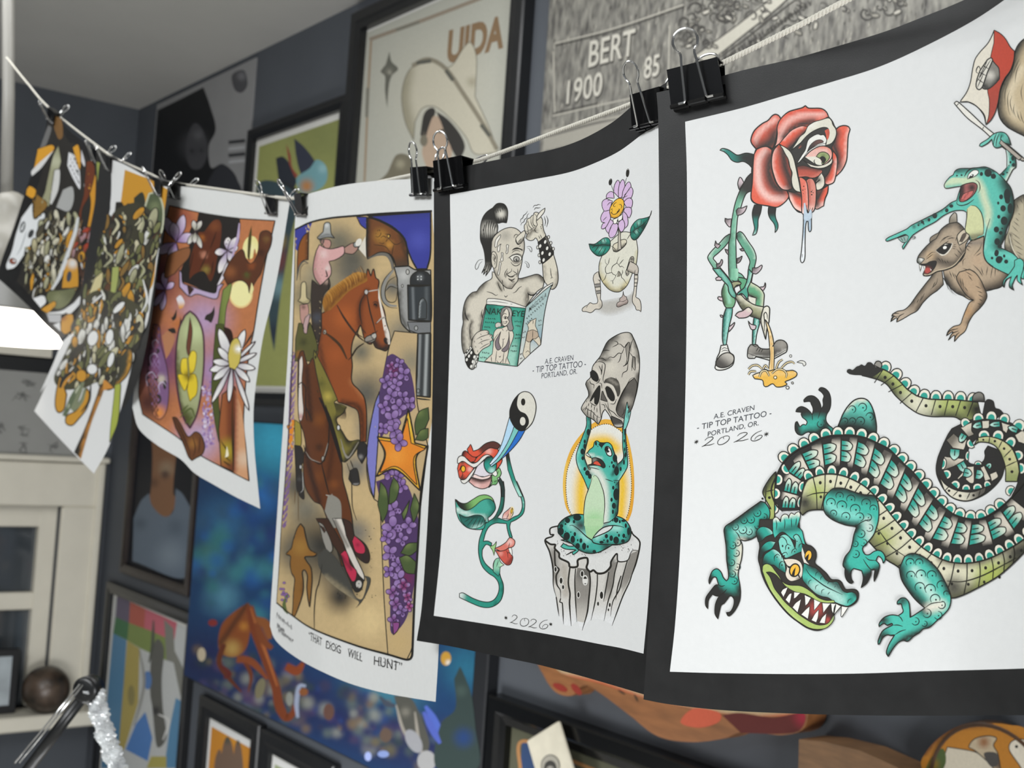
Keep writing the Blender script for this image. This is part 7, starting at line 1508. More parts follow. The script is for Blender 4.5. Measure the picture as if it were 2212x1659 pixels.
    # left oval
    A.fill('200,0! 255,20 270,180 320,380 335,560 320,720 280,800 240,810 200,760 170,600 150,450 165,250!', '7a5a80', [('r', 250, 760, 110, 'dc8c3c'), ('r', 215, 330, 60, 'a58cb8'), ('r', 200, 470, 60, '9a82ac'), ('r', 270, 470, 60, 'c9c0a8'), ('r', 240, 150, 80, '6a4a5c'), ('e', '200,20 165,250 170,600', 40, '2a1c1c')], 7, '3a2420')
    A.dots('235,230,22,20 245,640,26,40 200,440,20,30 225,520,24,60 300,520,14,40 230,130,18,26', '35302c')
    for x, y, r in ((190, 470, 60), (215, 300, 50), (285, 540, 46), (225, 170, 36)): A.line([(x - r * .6, y + r), (x - r * .8, y - r * .4), (x, y - r), (x + r * .6, y - r * .2)], 9, 'c9bdd6', (.3, 1, .3))
    A.fill('275,100! 330,60 385,120 350,230 310,300!', 'b07a58')
    for i_ in range(120):
        rs = random.Random(i_); x = rs.uniform(620, 720); y = rs.uniform(480, 1050)
        A.dot(x, y, rs.uniform(5, 14), rs.uniform(8, 20), rs.choice(['8a68a0', 'd9cfe0', '9c7fb0', 'b9a6c6']), n=7)
    # right: pillar, green leaf and the white night flower
    A.fill('735,0! 800,0! 830,250 760,600 790,900 810,1050! 760,1000 700,620 715,250!', '4d5428', [], 5)
    A.fill('790,600! 900,540 890,900 885,1260! 780,1210! 760,900!', '6f3a22', [('l', 860, 800, 800, 800, '9a5a34'), ('r', 830, 1080, 150, 'a8962c')], 9)
    A.fill('900,560! 960,760 990,1050 1010,1330! 890,1270! 895,900!', 'cf9a72', [('r', 980, 1150, 120, 'd9bca0'), ('e', '900,600 890,1260', 40, '8a4a34')], 0)
    A.line('780,1000 830,1080 820,1130 860,1170|800,1170 830,1190 860,1210|880,600 875,900 885,1260', 12, '3a2a14'); A.fill('830,1040! 845,1120 815,1140!', 'eee6c8')
    A.fill('800,20! 870,60 890,200! 830,180!', '2f1c16')
    for a, L, w_ in ((-70, 320, 70), (-110, 330, 80), (-130, 190, 60), (165, 200, 66), (190, 170, 60), (140, 210, 60), (118, 380, 44), (95, 330, 46), (70, 420, 40), (45, 210, 56), (10, 200, 56), (-25, 230, 40), (-45, 280, 30)):
        petal(875, 345, a, L, w_, 'b5b0b8', 'efeeea', 9)
    A.fill('850,370! 840,260 870,150 920,120 950,200 940,320 900,390!', 'cbb85a', [('r', 930, 210, 60, 'e9e6e0')], 6)
    A.line('905,215 960,210|930,190 935,235', 9, 'ffffff'); A.line('985,175 1055,60|970,200 1050,90', 8, '3a342e')
    # bat at the foot
    A.fill('365,795! 400,800 440,860 500,960 560,920 610,950 640,1040 620,1110 570,1140 530,1165! 500,1130 470,1050 430,960 390,880!', '6a4228', [('r', 540, 1020, 70, '9a6a34'), ('e', '380,810 480,1040', 30, '4a2c1e')], 8)
    A.line('420,860 500,1060 520,1150|540,960 560,1060 540,1140|600,960 590,1100', 8, '3a2418')
    return A.build('painting', sheet4, 'painted collage of bats, pale moons, an oval portrait of yellow flowers and white petals')
art_bats()

# ================================================================ the two collage drawings at the far end
def heap(A, poly, n, seed, size, cols, lean=-75):
    """a pile of little figures: overlapping rounded shapes, each outlined"""
    P = np.array([[float(v) for v in t.split(',')] for t in poly.split()])
    lo, hi = P.min(0), P.max(0); rs = random.Random(seed); k = 0; tries = 0
    while k < n and tries < n * 30:
        tries += 1
        q = np.array([[rs.uniform(lo[0], hi[0]), rs.uniform(lo[1], hi[1])]])
        if not inside(P, q)[0]: continue
        k += 1; s_ = size * rs.uniform(.45, 1.25)
        c = rs.choice(cols); a = lean + rs.uniform(-28, 28)
        if rs.random() < .6:
            A.dot(q[0][0], q[0][1], s_ * rs.uniform(.8, 1.7), s_ * rs.uniform(.35, .6), c, a, size * .16, '2a2822', [('r', q[0][0] + s_ * .5, q[0][1] + s_ * .7, s_ * 1.3, '5a5238', .6)], 11)
        else:
            A.line([(q[0][0] - s_ * .3, q[0][1] - s_), (q[0][0] + rs.uniform(-.7, .7) * s_, q[0][1]), (q[0][0] - s_ * .6, q[0][1] + s_ * 1.3)], s_ * .75, '2a2822', (.5, 1, .5))
            A.line([(q[0][0] - s_ * .3, q[0][1] - s_), (q[0][0] + rs.uniform(-.7, .7) * s_, q[0][1]), (q[0][0] - s_ * .6, q[0][1] + s_ * 1.3)], s_ * .42, c, (.5, 1, .5))
OCH, OLV = 'c8912e', '6d7048'
def art_heap():
    A = Art(S5.surf, 0, 180, .30143, fine=3.5, base=7e-4, step=2e-5)
    A.fill('895,620! 1000,660 1080,690 1200,760! 1180,900 1130,1150 1100,1420 1060,1500! 1000,1500! 880,1500 860,900!', OCH, [], 0)
    A.fill('690,560! 730,580 770,800 780,960! 700,790!', '9aa455', [('l', 720, 700, 760, 900, OCH)], 5); A.fill('700,700! 760,850 780,980 720,1180! 690,1400 600,1600! 640,1300!', '2a2a28')
    A.fill('795,560! 720,560 690,800 640,1100 560,1700 620,1700 720,1200 790,900!', '262626')
    A.fill('1080,1500! 1110,1380! 1060,1700 1020,1800! 1010,1650!', 'd9dad8')
    A.fill('1070,790! 1130,790 1170,900 1160,1050 1120,1100 1060,1000 1040,880!', '4f5a40', [('r', 1110, 880, 60, '77805c')], 14, 'b9bba0')
    A.fill('830,850! 880,860 890,950 850,980 820,940!', '26241f'); A.fill('910,860! 960,870 960,960 900,960!', '5a3a22'); A.fill('960,820! 1020,780 1040,860 1000,920 960,900!', '33352a')
    A.fill('800,950 880,880 1000,860 1120,960 1150,1080 1110,1300 1070,1500 1040,1700 980,1900 900,2020 760,2080 640,1950 560,1700 620,1500 700,1250', '3d3b2d')
    heap(A, '800,950 900,960 1000,900 1120,1000 1150,1080 1110,1300 1060,1500 1040,1700 980,1900 900,2000 760,2000 680,1800 560,1700 620,1500 700,1250', 300, 11, 44, [OLV, 'd9d9d2', OCH, 'a9a888', '3c3a30', '8a6a34', '7d8052', 'c9c4a4', '5a3a24'])
    A.view(60, 560, .28936)
    A.fill('500,140! 560,100 540,230 480,300 440,300!', 'cfc594', [], 5); A.fill('630,60! 680,60 660,230 610,330!', 'a3ac62', [], 5)
    A.fill('420,300 560,230 780,310 850,400 840,560 780,650 770,780 700,910 600,980 520,920 420,960 260,970 195,890 260,740 330,550', '45432f')
    heap(A, '420,320 560,250 780,330 850,420 830,560 780,640 770,760 700,900 600,960 520,900 420,950 260,960 200,880 260,750 330,560', 210, 5, 44, [OLV, 'dcdcd6', OCH, 'c9c4a4', '2f2d28', 'd9d9d2', '8a8a52', OCH])
    A.fill('350,540! 260,620 180,800! 90,1000! 160,900 280,700!', 'e2e3e2')
    for x, y, rx, ry, r in ((485, 590, 40, 60, 15), (610, 580, 30, 60, 10), (680, 360, 24, 60, 45), (620, 750, 24, 60, 15), (480, 820, 40, 40, 0)): A.dot(x, y, rx, ry, 'e4e5e3', r, ol=7)
    A.line('560,260 480,330|860,150 890,300 850,400', 16, 'dfe0dd')
    A.fill('690,740! 760,660 780,740 750,850 690,920 640,960 680,850!', '3a3a2c', [('e', '770,700 740,860 650,960', 24, OCH)], 7)
    # loops at the foot
    A.fill('240,860! 210,1000 205,1100 230,1145 270,1120 290,1010!', OCH, [], 8)
    A.line('330,840 270,900 240,960', 40, '2a2a26'); A.line('340,850 285,910 250,970', 20, 'c98f35')
    A.fill('440,960! 460,1010 440,1110 380,1190 330,1240 285,1225 290,1170 360,1130 410,1060!', OCH, [], 8)
    A.line('430,850 400,950 350,1080 340,1120 400,1060 430,960', 34, '7d8468', (.6, 1, 1, .5)); A.line('400,930 350,1000 300,1110 270,1170', 40, '5d6a50', (.5, 1, .7)); A.line('390,940 330,1040 300,1110', 14, 'c9ccb4')
    A.line('470,940 455,1060 400,1140', 16, '26241f'); A.dot(400, 870, 40, 46, OCH, 0, ol=6)
    # long bars to the point
    A.fill('540,930! 570,960 480,1200 420,1400 395,1490! 345,1440! 430,1250 520,1000!', '26241f', [('e', '560,960 440,1300 395,1480', 22, 'c98a3a')])
    A.fill('650,940! 690,930 690,1000 672,1210 610,1370! 618,1250 640,1050!', 'a3ad48', [], 4)
    A.fill('560,980! 570,900 640,960 640,960!', 'c98a3a')
    return A.build('drawing', sheet5, 'white, ochre and olive drawing of a heap of little figures')
art_heap()
def art_masks():
    A = Art(S6.surf, 0, 180, .30143, fine=3.5, base=7e-4, step=2e-5)
    A.fill('375,220! 430,260 450,330 500,420 560,440 650,560 700,600! 690,800 640,1150 640,1400 590,1640 480,1820! 330,1640 220,1520 120,1420! 180,1250 240,1000 230,860 300,640 330,420!', '2c2a27')
    A.fill('380,230! 440,260 450,380 420,400 390,330!', '7a5a34'); A.fill('345,300! 370,320 330,440 280,480!', '6d6d6c')
    A.fill('270,470! 370,440 390,470 300,580 240,620!', 'd59a30', [], 4); A.fill('385,480! 300,600 230,665! 225,630 290,560!', 'd6d6d4')
    A.fill('190,760! 215,735 260,770 235,825 185,800!', 'd59a30', [], 4)
    A.fill('420,440! 380,520 350,640 320,780 290,860 350,880 400,700 440,560!', '9a9a7c', [('r', 400, 560, 80, 'b9bba0')], 6)
    A.fill('490,490! 540,520 570,600 575,760 520,680 480,590!', 'dcdddf', [], 5); A.fill('520,460! 560,440 580,540 570,620 540,530!', 'd59a30', [], 4); A.fill('580,460! 610,560 605,600 580,560!', 'cfcfd2', [], 4)
    A.fill('600,720! 640,740 650,790 600,790!', 'd9dadc', [], 4); A.fill('640,600! 690,680 680,860 640,1060 620,1060 650,860 620,700!', 'c98f2e', [], 4)
    A.fill('620,560! 660,560 680,640 640,800 590,900 580,1000 560,960 600,800!', '6a3620', [], 4)
    A.fill('390,620! 430,620 420,760 370,870 355,860!', 'cfcfcc', [], 5); A.fill('450,760! 520,740 530,840 490,920 400,890!', 'a9aaa8', [], 6)
    A.fill('240,830! 340,920 300,900 240,960! 200,900!', '7a5c2c', [], 0); A.fill('260,790! 340,870 250,970 230,960!', '8a6a34', [], 5)
    A.fill('235,845! 245,970 320,930 300,1060 230,1150 170,1240 110,1320 50,1340! 40,1300 80,1200 110,1080 150,960!', 'dcdfe0', [], 10)
    A.dot(162, 1030, 18, 42, '3a3c3c', 15); A.dot(222, 1078, 18, 34, '3a3c3c', 25); A.dot(92, 1275, 26, 20, '8a4a34', 20, ol=5)
    A.line('190,1060 150,1180 120,1230', 6, '8a8f92')
    heap(A, '330,930 520,960 560,1000 500,1150 430,1350 380,1450 250,1520 170,1450 200,1200 260,1100', 170, 3, 42, ['8a8464', 'cfcbb4', OCH, 'a9a888', '4a463a', 'b5ae8c', 'e0e0da'])
    heap(A, '540,1040 660,1060 650,1250 610,1480 560,1300 520,1200', 90, 9, 34, ['5a3a2c', '8a6a5c', 'a9848a', '4a4034', OCH, 'd9d9d6', 'a5402c'])
    A.line('560,960 530,1100 480,1250 420,1400 370,1480', 34, 'd2d5d6'); A.line('590,980 520,1180 450,1390', 12, '8a6a4a')
    A.fill('460,1290! 500,1250 555,1280 560,1480 500,1470 440,1470!', OCH, [('r', 520, 1290, 60, 'dddfe0')], 8); A.dot(495, 1385, 17, 40, '3c4450', 10)
    A.fill('330,1540! 350,1490 440,1480 560,1460! 500,1570 430,1620 370,1610!', '6a6e4c', [('r', 430, 1550, 80, '8a8e68')], 8)
    for k in range(6): A.line([(350 + k * 20, 1590), (420 + k * 22, 1490)], 5, '4a4e38')
    A.fill('230,1540! 310,1520 330,1570 290,1610!', 'dfe0e0', [], 6); A.fill('570,1520! 590,1560 500,1660 470,1640!', 'dfe0e0', [], 6); A.line('330,1650 450,1640 560,1560', 26, 'dfe0e0'); A.fill('290,1620! 390,1560 400,1590 340,1650!', OCH, [], 5)
    A.view(60, 560, .28936)
    A.fill('140,410! 250,410! 240,470 160,470!', 'b5b6b8', [], 5); A.fill('190,490! 240,470! 245,540!', 'd9dadb'); A.fill('250,440! 300,410 340,420 330,520 280,560 245,530!', OCH, [('r', 260, 430, 50, '8a4a24')], 5)
    return A.build('drawing', sheet6, 'white mask and ochre shapes drawn on black')
art_masks()
# ================================================================ pictures on the slate wall
def W(px, py): return on_plane(px, py, 1, YW)
m_print = ink_mat('print_pigment', 0.6, 0.05, 300)
def paint(t, yface, fn, name='print', label=None, ox=0, oy=0, k=1.0, m=None):
    A = Art(wall_surf(yface), ox, oy, k, base=5e-4, fine=5, step=2e-5); fn(A)
    return A.build(name, t, label, m or m_print)
def wallrect(x0, x1, z0, z1, y):      # the four corners of a wall rectangle seen as photo points, for a full-face coat of paint
    out = []
    for x, z in ((x0, z1), (x1, z1), (x1, z0), (x0, z0)):
        v = Vector((x, y, z)) - CAM; d = v.dot(_f)
        out.append((1106 + v.dot(_r) / d * FPX, 829.5 - v.dot(_u) / d * FPX, 1))
    return out

# black and white photograph, pinned unframed
x0, x1, z0, z1 = W(342, 235).x, W(553, 180).x, 1.70, W(450, 176).z
b = MB(); b.box((x0, YW - .006, z0), (x1, YW - .001, z1)); t = b.build('photo_print', mat('grey_photo_paper', '8b8b8b', .4, noise=.04, scale=8))
tag(t, 'black and white photo poster of a dark haired person, high in the corner', 'poster')
def f(A):
    A.fill('1345,940! 1500,865 1735,745! 1790,900 1840,1100 1780,1250 1800,1430 1900,1400 2010,1500 2060,1700! 1280,1720!', '191a1c', [('r', 1660, 1250, 190, '47474a')])
    A.fill('1590,1240 1610,1130 1660,1050 1720,1090 1760,1200 1770,1320 1720,1430 1640,1440 1595,1360', '454548', [('r', 1690, 1150, 70, '5d5d60'), ('r', 1640, 1290, 40, '2a2a2c'), ('r', 1720, 1280, 40, '303032')]); A.fill('1980,640 2080,600 2110,720 2060,790 2000,760', '4d4d50', [('r', 2060, 650, 60, '77777a')])
    for k in range(4): A.line([(1950, 1215 + k * 56), (2090, 1200 + k * 56)], 26, '2c2d30' if k % 2 == 0 else 'a5a6a8', (1, 1))
    A.fill('1760,1659 1830,1450 1900,1405 1990,1480 2060,1680', '303136')
paint(t, YW - .006, f, 'picture', None, 0, 0, .2532)

# green print with a winged creature
t, yf_ = framed('framed_print', 'black framed olive green print with a dark winged creature', 'framed picture', W(547, 330).x, W(763, 250).x, 1.545, W(655, 246).z, .036)
xi0, xi1, zi0, zi1 = W(547, 330).x + .055, W(763, 250).x - .05, 1.60, W(655, 246).z - .055
def f(A):
    A.view(0, 0, 1); A.fill(wallrect(xi0, xi1, zi0, zi1, yf_), '8f9358', [('r', 700, 300, 120, '7d8250')], mottle=.03)
    A.view(520, 0, .3164)
    A.fill('365,945! 430,1000 500,1090 520,1160 440,1220 400,1160 375,1050!', '343845'); A.fill('240,1080! 290,1070 340,1130 380,1240 330,1310 260,1240!', '2c3038'); A.fill('310,980! 340,1060 350,1140 390,1200 370,1210 330,1120!', '8a4438')
    A.fill('380,1220 470,1150 520,1090 580,1130 590,1220 540,1290 420,1320', '6f9aa0', [('r', 450, 1270, 80, 'b0763c'), ('r', 560, 1150, 50, '8fb5ba')]); A.fill('150,1290 300,1240 380,1320 200,1400', '2a2c30')
    A.view(0, 0, 1)
    A.fill('556,400 640,420 626,520 606,640 592,760! 582,700 575,600', '3a4a50', [('r', 590, 560, 50, '7a3a34'), ('r', 605, 620, 40, '6d8c92'), ('r', 598, 520, 30, 'a88a30'), ('r', 592, 720, 40, '2c3440')])
paint(t, yf_, f)

# large poster with a hat
t, yf_ = framed('framed_poster', 'large black framed cream poster of a figure in a wide straw hat', 'framed poster', W(770, 210).x - .005, W(1145, 180).x, 1.52, W(862, 2).z + .005, .05, .032)
ux0, ux1, uz1 = W(785, 225).x, W(1117, 180).x, W(900, 28).z
b = MB()
def f(A):
    A.view(0, 0, 1); A.fill(wallrect(ux0, ux1, 1.575, uz1, yf_), 'a9a99e', [('r', 950, 200, 200, 'b0aea0')])
    A.view(520, 0, .3164)
    A.line('880,270 1240,140 1660,-20', 26, '8a7f70', (1, 1)); A.line('890,280 870,640 845,1240', 16, '95846f', (1, 1)); A.line('1880,60 1850,500 1810,1100', 26, '95816a', (1, 1)); A.line('1060,205 1220,150|1870,250 1855,420|868,600 860,800|1840,820 1825,1000', 22, '77756a', (1, 1))
    A.text('UIDA', 1592, 372, (160, -46), (24, -300), '7d664c', .045)
    A.fill('1015,350! 1030,420 1075,470 1030,520 1010,600 1000,740! 985,620 985,520 955,490 990,440!', '5f5f56', [('r', 1015, 490, 30, '9a988a')])
    A.fill('1180,960! 1120,820 1100,640 1150,480 1280,400 1420,460 1520,330 1570,290 1610,400 1600,660! 1700,880 1755,1040! 1600,1050 1540,940 1440,820 1330,730 1240,740 1190,830!', 'b5b09e', [('e', '1130,480 1110,700 1180,960', 90, '8f8a76'), ('r', 1580, 560, 60, '99937f')], 6, '6d6a5e')
    A.line('1170,450 1280,405 1400,470 1520,640 1650,840 1750,1020', 30, '807a6a', (1, 1)); A.line('1200,430 1300,415|1400,480 1450,550|1640,850 1700,930', 26, '55554d', (1, 1))
    A.fill('1225,920! 1250,780 1300,735 1330,760 1300,840 1250,960!', '34322f'); A.fill('1335,760! 1420,820 1500,920 1530,1010 1480,1080 1400,940!', '34322f'); A.fill('1260,950 1310,800 1350,800 1400,930 1440,1060 1320,1200 1240,1060', 'a8937f'); A.line('1240,900 1270,920|1350,900 1390,890', 22, '4a453e'); A.dot(1250, 960, 26, 40, '6f6a5c')
    A.fill('1000,1180 1060,1060 1140,1060 1170,1130 1120,1240 930,1260', '6d6858', [('r', 1090, 1120, 50, '9a957f')])
paint(t, yf_, f)

# stone rubbing, unframed
m_rub = mat('graphite_rubbing', '86847b', .7, scale=42, h2='454340', stretch=(2, 2, .7))
x0, x1, z0, z1 = W(1180, 160).x, W(2005, 20).x + .25, 1.93, 2.59
b = MB(); b.box((x0, YW - .004, z0), (x1, YW - .001, z1)); t = b.build('grave_rubbing', m_rub)
tag(t, 'large grey graphite rubbing of a lettered stone, behind the right hand sheets', 'stone rubbing')
def f(A):
    LT, GY, DG = 'a19e93', '807d73', '3a3834'
    rs = random.Random(31)
    for i_ in range(900):
        x = rs.uniform(160, 3400); y = rs.uniform(-60, 1250) - max(0, x - 1100) * .12
        a = rs.uniform(30, 90); A.line([(x, y), (x - 4, y + a * .5), (x - 9, y + a)], rs.uniform(4, 10), rs.choice([DG, '5d5b55', '77746b', LT]), (.2, 1, .2), step=9)
    A.line('190,370 700,240 1290,40|170,990 560,900 880,830|180,440 190,960|1170,220 1160,700', 12, LT, (1, 1)); A.line('200,390 700,262 1290,60|190,965 560,880', 10, DG, (1, 1))
    for t_, x, y, rt, up in (('BERT', 665, 520, (176, -50), (24, -320)), ('1900', 425, 850, (168, -44), (20, -285)), ('85', 1015, 655, (140, -38), (18, -260))):
        A.text(t_, x + 6, y + 10, rt, up, DG, .03); A.text(t_, x, y, rt, up, 'b2afa4', .012)
    A.fill('100,1110! 500,1030 880,950! 700,1100 400,1210 90,1290!', '8f8c82'); A.line('120,1170 500,1060 760,1010', 22, '5f5d57')
    # carved scrolls and slanted band
    A.fill('1380,480! 1700,250 2000,20 2230,-160! 2330,-160! 2100,60 1800,300 1500,540!', 'a3a094', [], 10, DG); A.line('1400,620 1750,380 2212,20 2700,-330', 12, DG); A.line('1560,600 1900,370 2300,60', 10, DG)
    for i_ in range(110):
        x = rs.uniform(1250, 3300); y = rs.uniform(-180, 480) - (x - 1250) * .22
        r = rs.uniform(30, 75); a0 = rs.uniform(0, 6)
        A.line([(x + r * (1 - j / 14) * math.cos(a0 + j * .5), y + r * (1 - j / 14) * math.sin(a0 + j * .5)) for j in range(12)], rs.uniform(12, 24), rs.choice([DG, '34322f', '4d4b46']), (.4, 1, .5), step=9)
        A.dot(x + r * 1.1, y + r * .3, r * .5, r * .25, rs.choice([GY, LT]), rs.uniform(0, 180), 9, DG)
    for i_ in range(30):
        u = i_ / 30; x = 1480 + u * 900; y = 640 - u * 600
        A.line([(x, y - 30), (x + rs.uniform(-20, 30), y - 60), (x + 20, y - 10), (x + rs.uniform(0, 40), y - 60)], 11, DG, step=9)
paint(t, YW - .004, f, 'picture', None, 1150, 0, .2532)

# portrait of a person in a grey shirt
t, yf_ = framed('framed_portrait', 'dark framed painting of a person in a grey blue shirt, beside the corner', 'framed picture', W(279, 1150).x, W(433, 1150).x - .012, W(345, 1262).z, 1.68, .03, m=mat('dark_walnut_frame', '2a2320', .4, noise=.2, scale=30))
rc = wallrect(W(279, 1150).x + .028, W(433, 1150).x - .04, W(345, 1262).z + .028, 1.655, yf_)
def f(A):
    A.view(0, 0, 1); A.fill(rc, '0c0f18'); A.view(0, 840, .2532)
    A.fill('1290,400! 1300,600 1280,900 1220,960 1400,1110 1500,1000 1560,940 1480,900 1500,600 1520,400!', '7a563c', [('r', 1420, 680, 110, '8f7a62'), ('r', 1410, 730, 60, '3a2420'), ('r', 1310, 800, 70, '5a3c2a')])
    A.fill('1140,1100! 1200,960 1270,890! 1300,1000 1400,1090 1480,1040 1500,850! 1560,900 1640,1040! 1600,1600 1130,1470!', '5c6875', [('r', 1200, 1150, 90, '4a5663'), ('r', 1500, 1180, 120, '4f5b68'), ('r', 1450, 1420, 200, '717d88')])
paint(t, yf_, f)

# undersea painting
ox0, ox1, oz0, oz1 = W(426, 1340).x, W(1072, 1540).x, W(575, 1537).z, W(580, 912).z
t = empty('canvas_painting', ((ox0 + ox1) / 2, YW, oz0), 'large blue undersea canvas with an orange octopus above a reef', 'painting')
b = MB(); b.box((ox0, YW - .03, oz0), (ox1, YW - .001, oz1), bev=.003); b.build('canvas', mat('black_canvas_edge', '101318', .6), t)
def f(A):
    A.view(0, 0, 1)
    rs = random.Random(12); soft = [('r', 590, 950, 130, '3a9cba'), ('r', 480, 1130, 90, '2e5f86'), ('r', 455, 1210, 60, '447a66'), ('r', 560, 1070, 70, '2a66a8'), ('r', 480, 1290, 60, '4a7d92'), ('r', 830, 1490, 130, '3d7a8c'), ('r', 1010, 1440, 90, '23607a')]
    soft += [('r', 440 + q * 105, 1430 + q * 42, 130, '1e2348', .9) for q in range(7)]
    for i_ in range(60): soft.append(('r', rs.uniform(420, 640), rs.uniform(1030, 1330), rs.uniform(14, 40), rs.choice(['1a3f78', '2f6a6a', '245a9a', '1f2f66', '3a7a80', '2c4f6c']), .7))
    for i_ in range(260):
        x = rs.uniform(425, 1040); y = 1380 + (x - 428) * .33 + rs.uniform(0, 120)
        soft.append(('r', x, y, rs.uniform(8, 26), rs.choice(['2b2f4a', '3d4a4c', '1d2450', '3a3350', '55605c', '2c3a3c', '5f5844', '23386a', '6a5a48', '4a3a5c', '7d8078']), .85))
    A.fill(wallrect(ox0 + .004, ox1 - .045, oz0 + .004, oz1 - .004, YW - .03), '17395f', soft, g=6, mottle=.05)
    A.view(400, 1239, .2532); rs = random.Random(12)
    A.fill('535,245! 400,340 310,440 280,600 320,690 430,710 520,640 560,480 600,330!', '7a421f', [('r', 400, 640, 120, 'a5874a'), ('r', 500, 450, 60, 'a8702e'), ('e', '535,250 300,600', 40, '4a2a1a')])
    A.line('550,280 600,480 690,740 770,960 800,1120 860,1230 920,1190 940,1120', 92, '6d351c', (.7, 1, .8, .8, .9, .4)); A.line('560,290 620,490 710,740 785,960', 26, '9a5a30', (.5, 1, .5))
    A.line('330,600 290,760 380,900 480,1010', 46, '5a2c1a', (1, 1, .8, .3)); A.line('480,700 560,860 540,1010', 40, '64321c', (1, .9, .3)); A.line('610,420 660,560 740,640', 70, '713c20', (.6, 1, .6))
    A.line('600,380 690,440 720,560', 80, '7d4a26'); A.line('440,730 540,740 620,800 700,900', 60, '7a3f22', (1, 1, .4)); A.line('860,790 950,830 1010,760', 80, '7a3a1e', (.8, 1, .4)); A.line('300,780 380,860 330,890', 40, '5a2420')
    A.line('960,1230 950,1100 975,960 1030,960', 40, '8a93a8', (.6, 1, 1, .6)); A.dot(1010, 1010, 40, 34, '7a4a2a'); A.dot(235, 420, 40, 30, '7a2c2a'); A.dot(140, 690, 36, 60, 'b5a890'); A.dot(1225, 1180, 46, 70, '5a4038'); A.dot(640, 980, 40, 90, '6f6a52', 15); A.dot(890, 1070, 30, 60, '7d8078')
    A.fill('1780,1040! 1920,1060 2000,1200 2080,1420 2060,1520 1960,1480 1860,1320 1820,1180!', '4a4a44', [('r', 1880, 1180, 60, '77746a')]); A.line('1660,1050 1720,1110 1790,1130', 50, '3d4450', (.3, 1, .6)); A.line('1800,1120 1860,1330 1960,1480|1960,1180 1990,1400 2030,1560', 26, '8f8a80'); A.dot(1950, 1430, 60, 110, '8f9094', -30); A.dot(2060, 1600, 80, 90, '9a9a9a')
    A.line('2050,1130 2130,1260 2200,1420', 60, '4a5fae'); A.dot(1560, 1560, 30, 40, '9aa8d8'); A.dot(1710, 1380, 50, 60, '5a4a40'); A.dot(1690, 1540, 50, 30, '7d8fc0')
    A.view(900, 1239, .2532)
    A.fill('370,790! 420,900 470,1050 500,1300 520,1659 170,1659 200,1300 330,1150 320,900!', '2e3c3a', [('r', 380, 1000, 80, '3d4d48'), ('r', 400, 1400, 130, '1f3a6a')]); A.dot(250, 725, 44, 60, 'b58a34', sh=[('r', 270, 760, 40, 'd5d0c8')]); A.line('60,1180 120,1300 200,1450', 60, '4a5aa8')
paint(t, YW - .03, f, 'painting')

# coloured print under the portrait
t, yf_ = framed('framed_print', 'black framed print with flat blocks of colour, below the dark portrait', 'framed picture', W(229, 1450).x, W(412, 1500).x + .015, .12, W(330, 1288).z, .036)
def f(A):
    A.view(0, 0, 1); A.fill(wallrect(W(229, 1450).x + .05, W(412, 1500).x - .03, .17, W(330, 1288).z - .05, yf_), 'b3b5b3')
    A.view(0, 1239, .2532)
    for s_, c in (('1000,180! 1110,240! 1100,420! 985,370!', '5d5668'), ('1110,240! 1240,300! 1230,470! 1100,420!', 'a5574a'), ('1240,300! 1400,370! 1510,420! 1490,560! 1360,540! 1230,470!', 'b5606c'), ('985,370! 1100,420! 1085,570! 965,510!', '3f6a48'), ('1100,420! 1290,490! 1440,560! 1420,740! 1200,640! 1085,570!', '76854c'), ('965,510! 1080,570! 1010,1659! 860,1659!', '4f7a9a'), ('1085,570! 1190,640! 1180,1100! 1060,1500! 1010,1500!', 'a39455'),
                 ('1500,1060! 1580,1110! 1550,1659! 1400,1659! 1450,1300!', '5580a0'), ('1160,1280! 1240,1180! 1300,1400! 1260,1600! 1070,1500!', '4f78b0'), ('1290,1560! 1420,1560! 1420,1659! 1250,1659!', 'a39a55'), ('1400,390! 1480,470! 1490,660! 1560,800! 1580,900! 1540,1050! 1480,760! 1420,740!', '77776f')):
        A.fill(s_, c)
    A.fill('1290,700 1340,560 1400,640 1380,900 1390,1150 1420,1400 1340,1480 1300,1150 1280,1000', '5a5a55', [('r', 1330, 1170, 60, '26262a')]); A.line('1310,400 1300,620 1270,760', 26, '4d5048'); A.dot(1260, 910, 34, 80, '5577a8'); A.dot(1120, 1040, 30, 90, '857c50'); A.line('1190,650 1230,900 1200,1100 1140,1300', 24, '8d8d88'); A.line('1350,1200 1440,1260 1390,1420', 20, 'c9c9c5')
paint(t, yf_, f)

# two small frames under the painting
for (lab, xa, xb, zt, col, extra) in (('small black frame with an orange print, left of the green one', W(441, 1580).x, W(572, 1640).x, W(512, 1532).z, 'b57a2c', True), ('small black frame with a pale green print, cut by the photo edge', W(575, 1640).x, W(738, 1659).x, W(655, 1610).z, '8f9a74', False)):
    t, yf_ = framed('framed_print', lab, 'framed picture', xa, xb, .2, zt, .05, group='small frames below the undersea painting')
    b = MB(); b.box((xa + .055, yf_ - .001, .25), (xb - .06, yf_, zt - .06)); b.build('white_border', mat('bright_mat', 'cfcfcd', .8), t)
    def f(A):
        A.view(0, 0, 1); A.fill(wallrect(xa + .068, xb - .073, .27, zt - .078, yf_ - .001), col, [('r', 510, 1580, 40, 'd0932e')] if extra else [])
        A.view(0, 1239, .2532)
        if extra:
            for s_ in ('1900,1480 1940,1390 1985,1480 1990,1700 1880,1700', '2000,1500 2030,1420 2060,1500 2070,1700 1990,1700', '1840,1560 1880,1500 1900,1700 1830,1700'): A.fill(s_, '6a5648', [('r', float(s_.split()[1].split(',')[0]), 1420, 60, '4a4a40')])
            A.line('2170,1450 2140,1659', 24, 'b55a3a')
    paint(t, yf_ - .001, f)

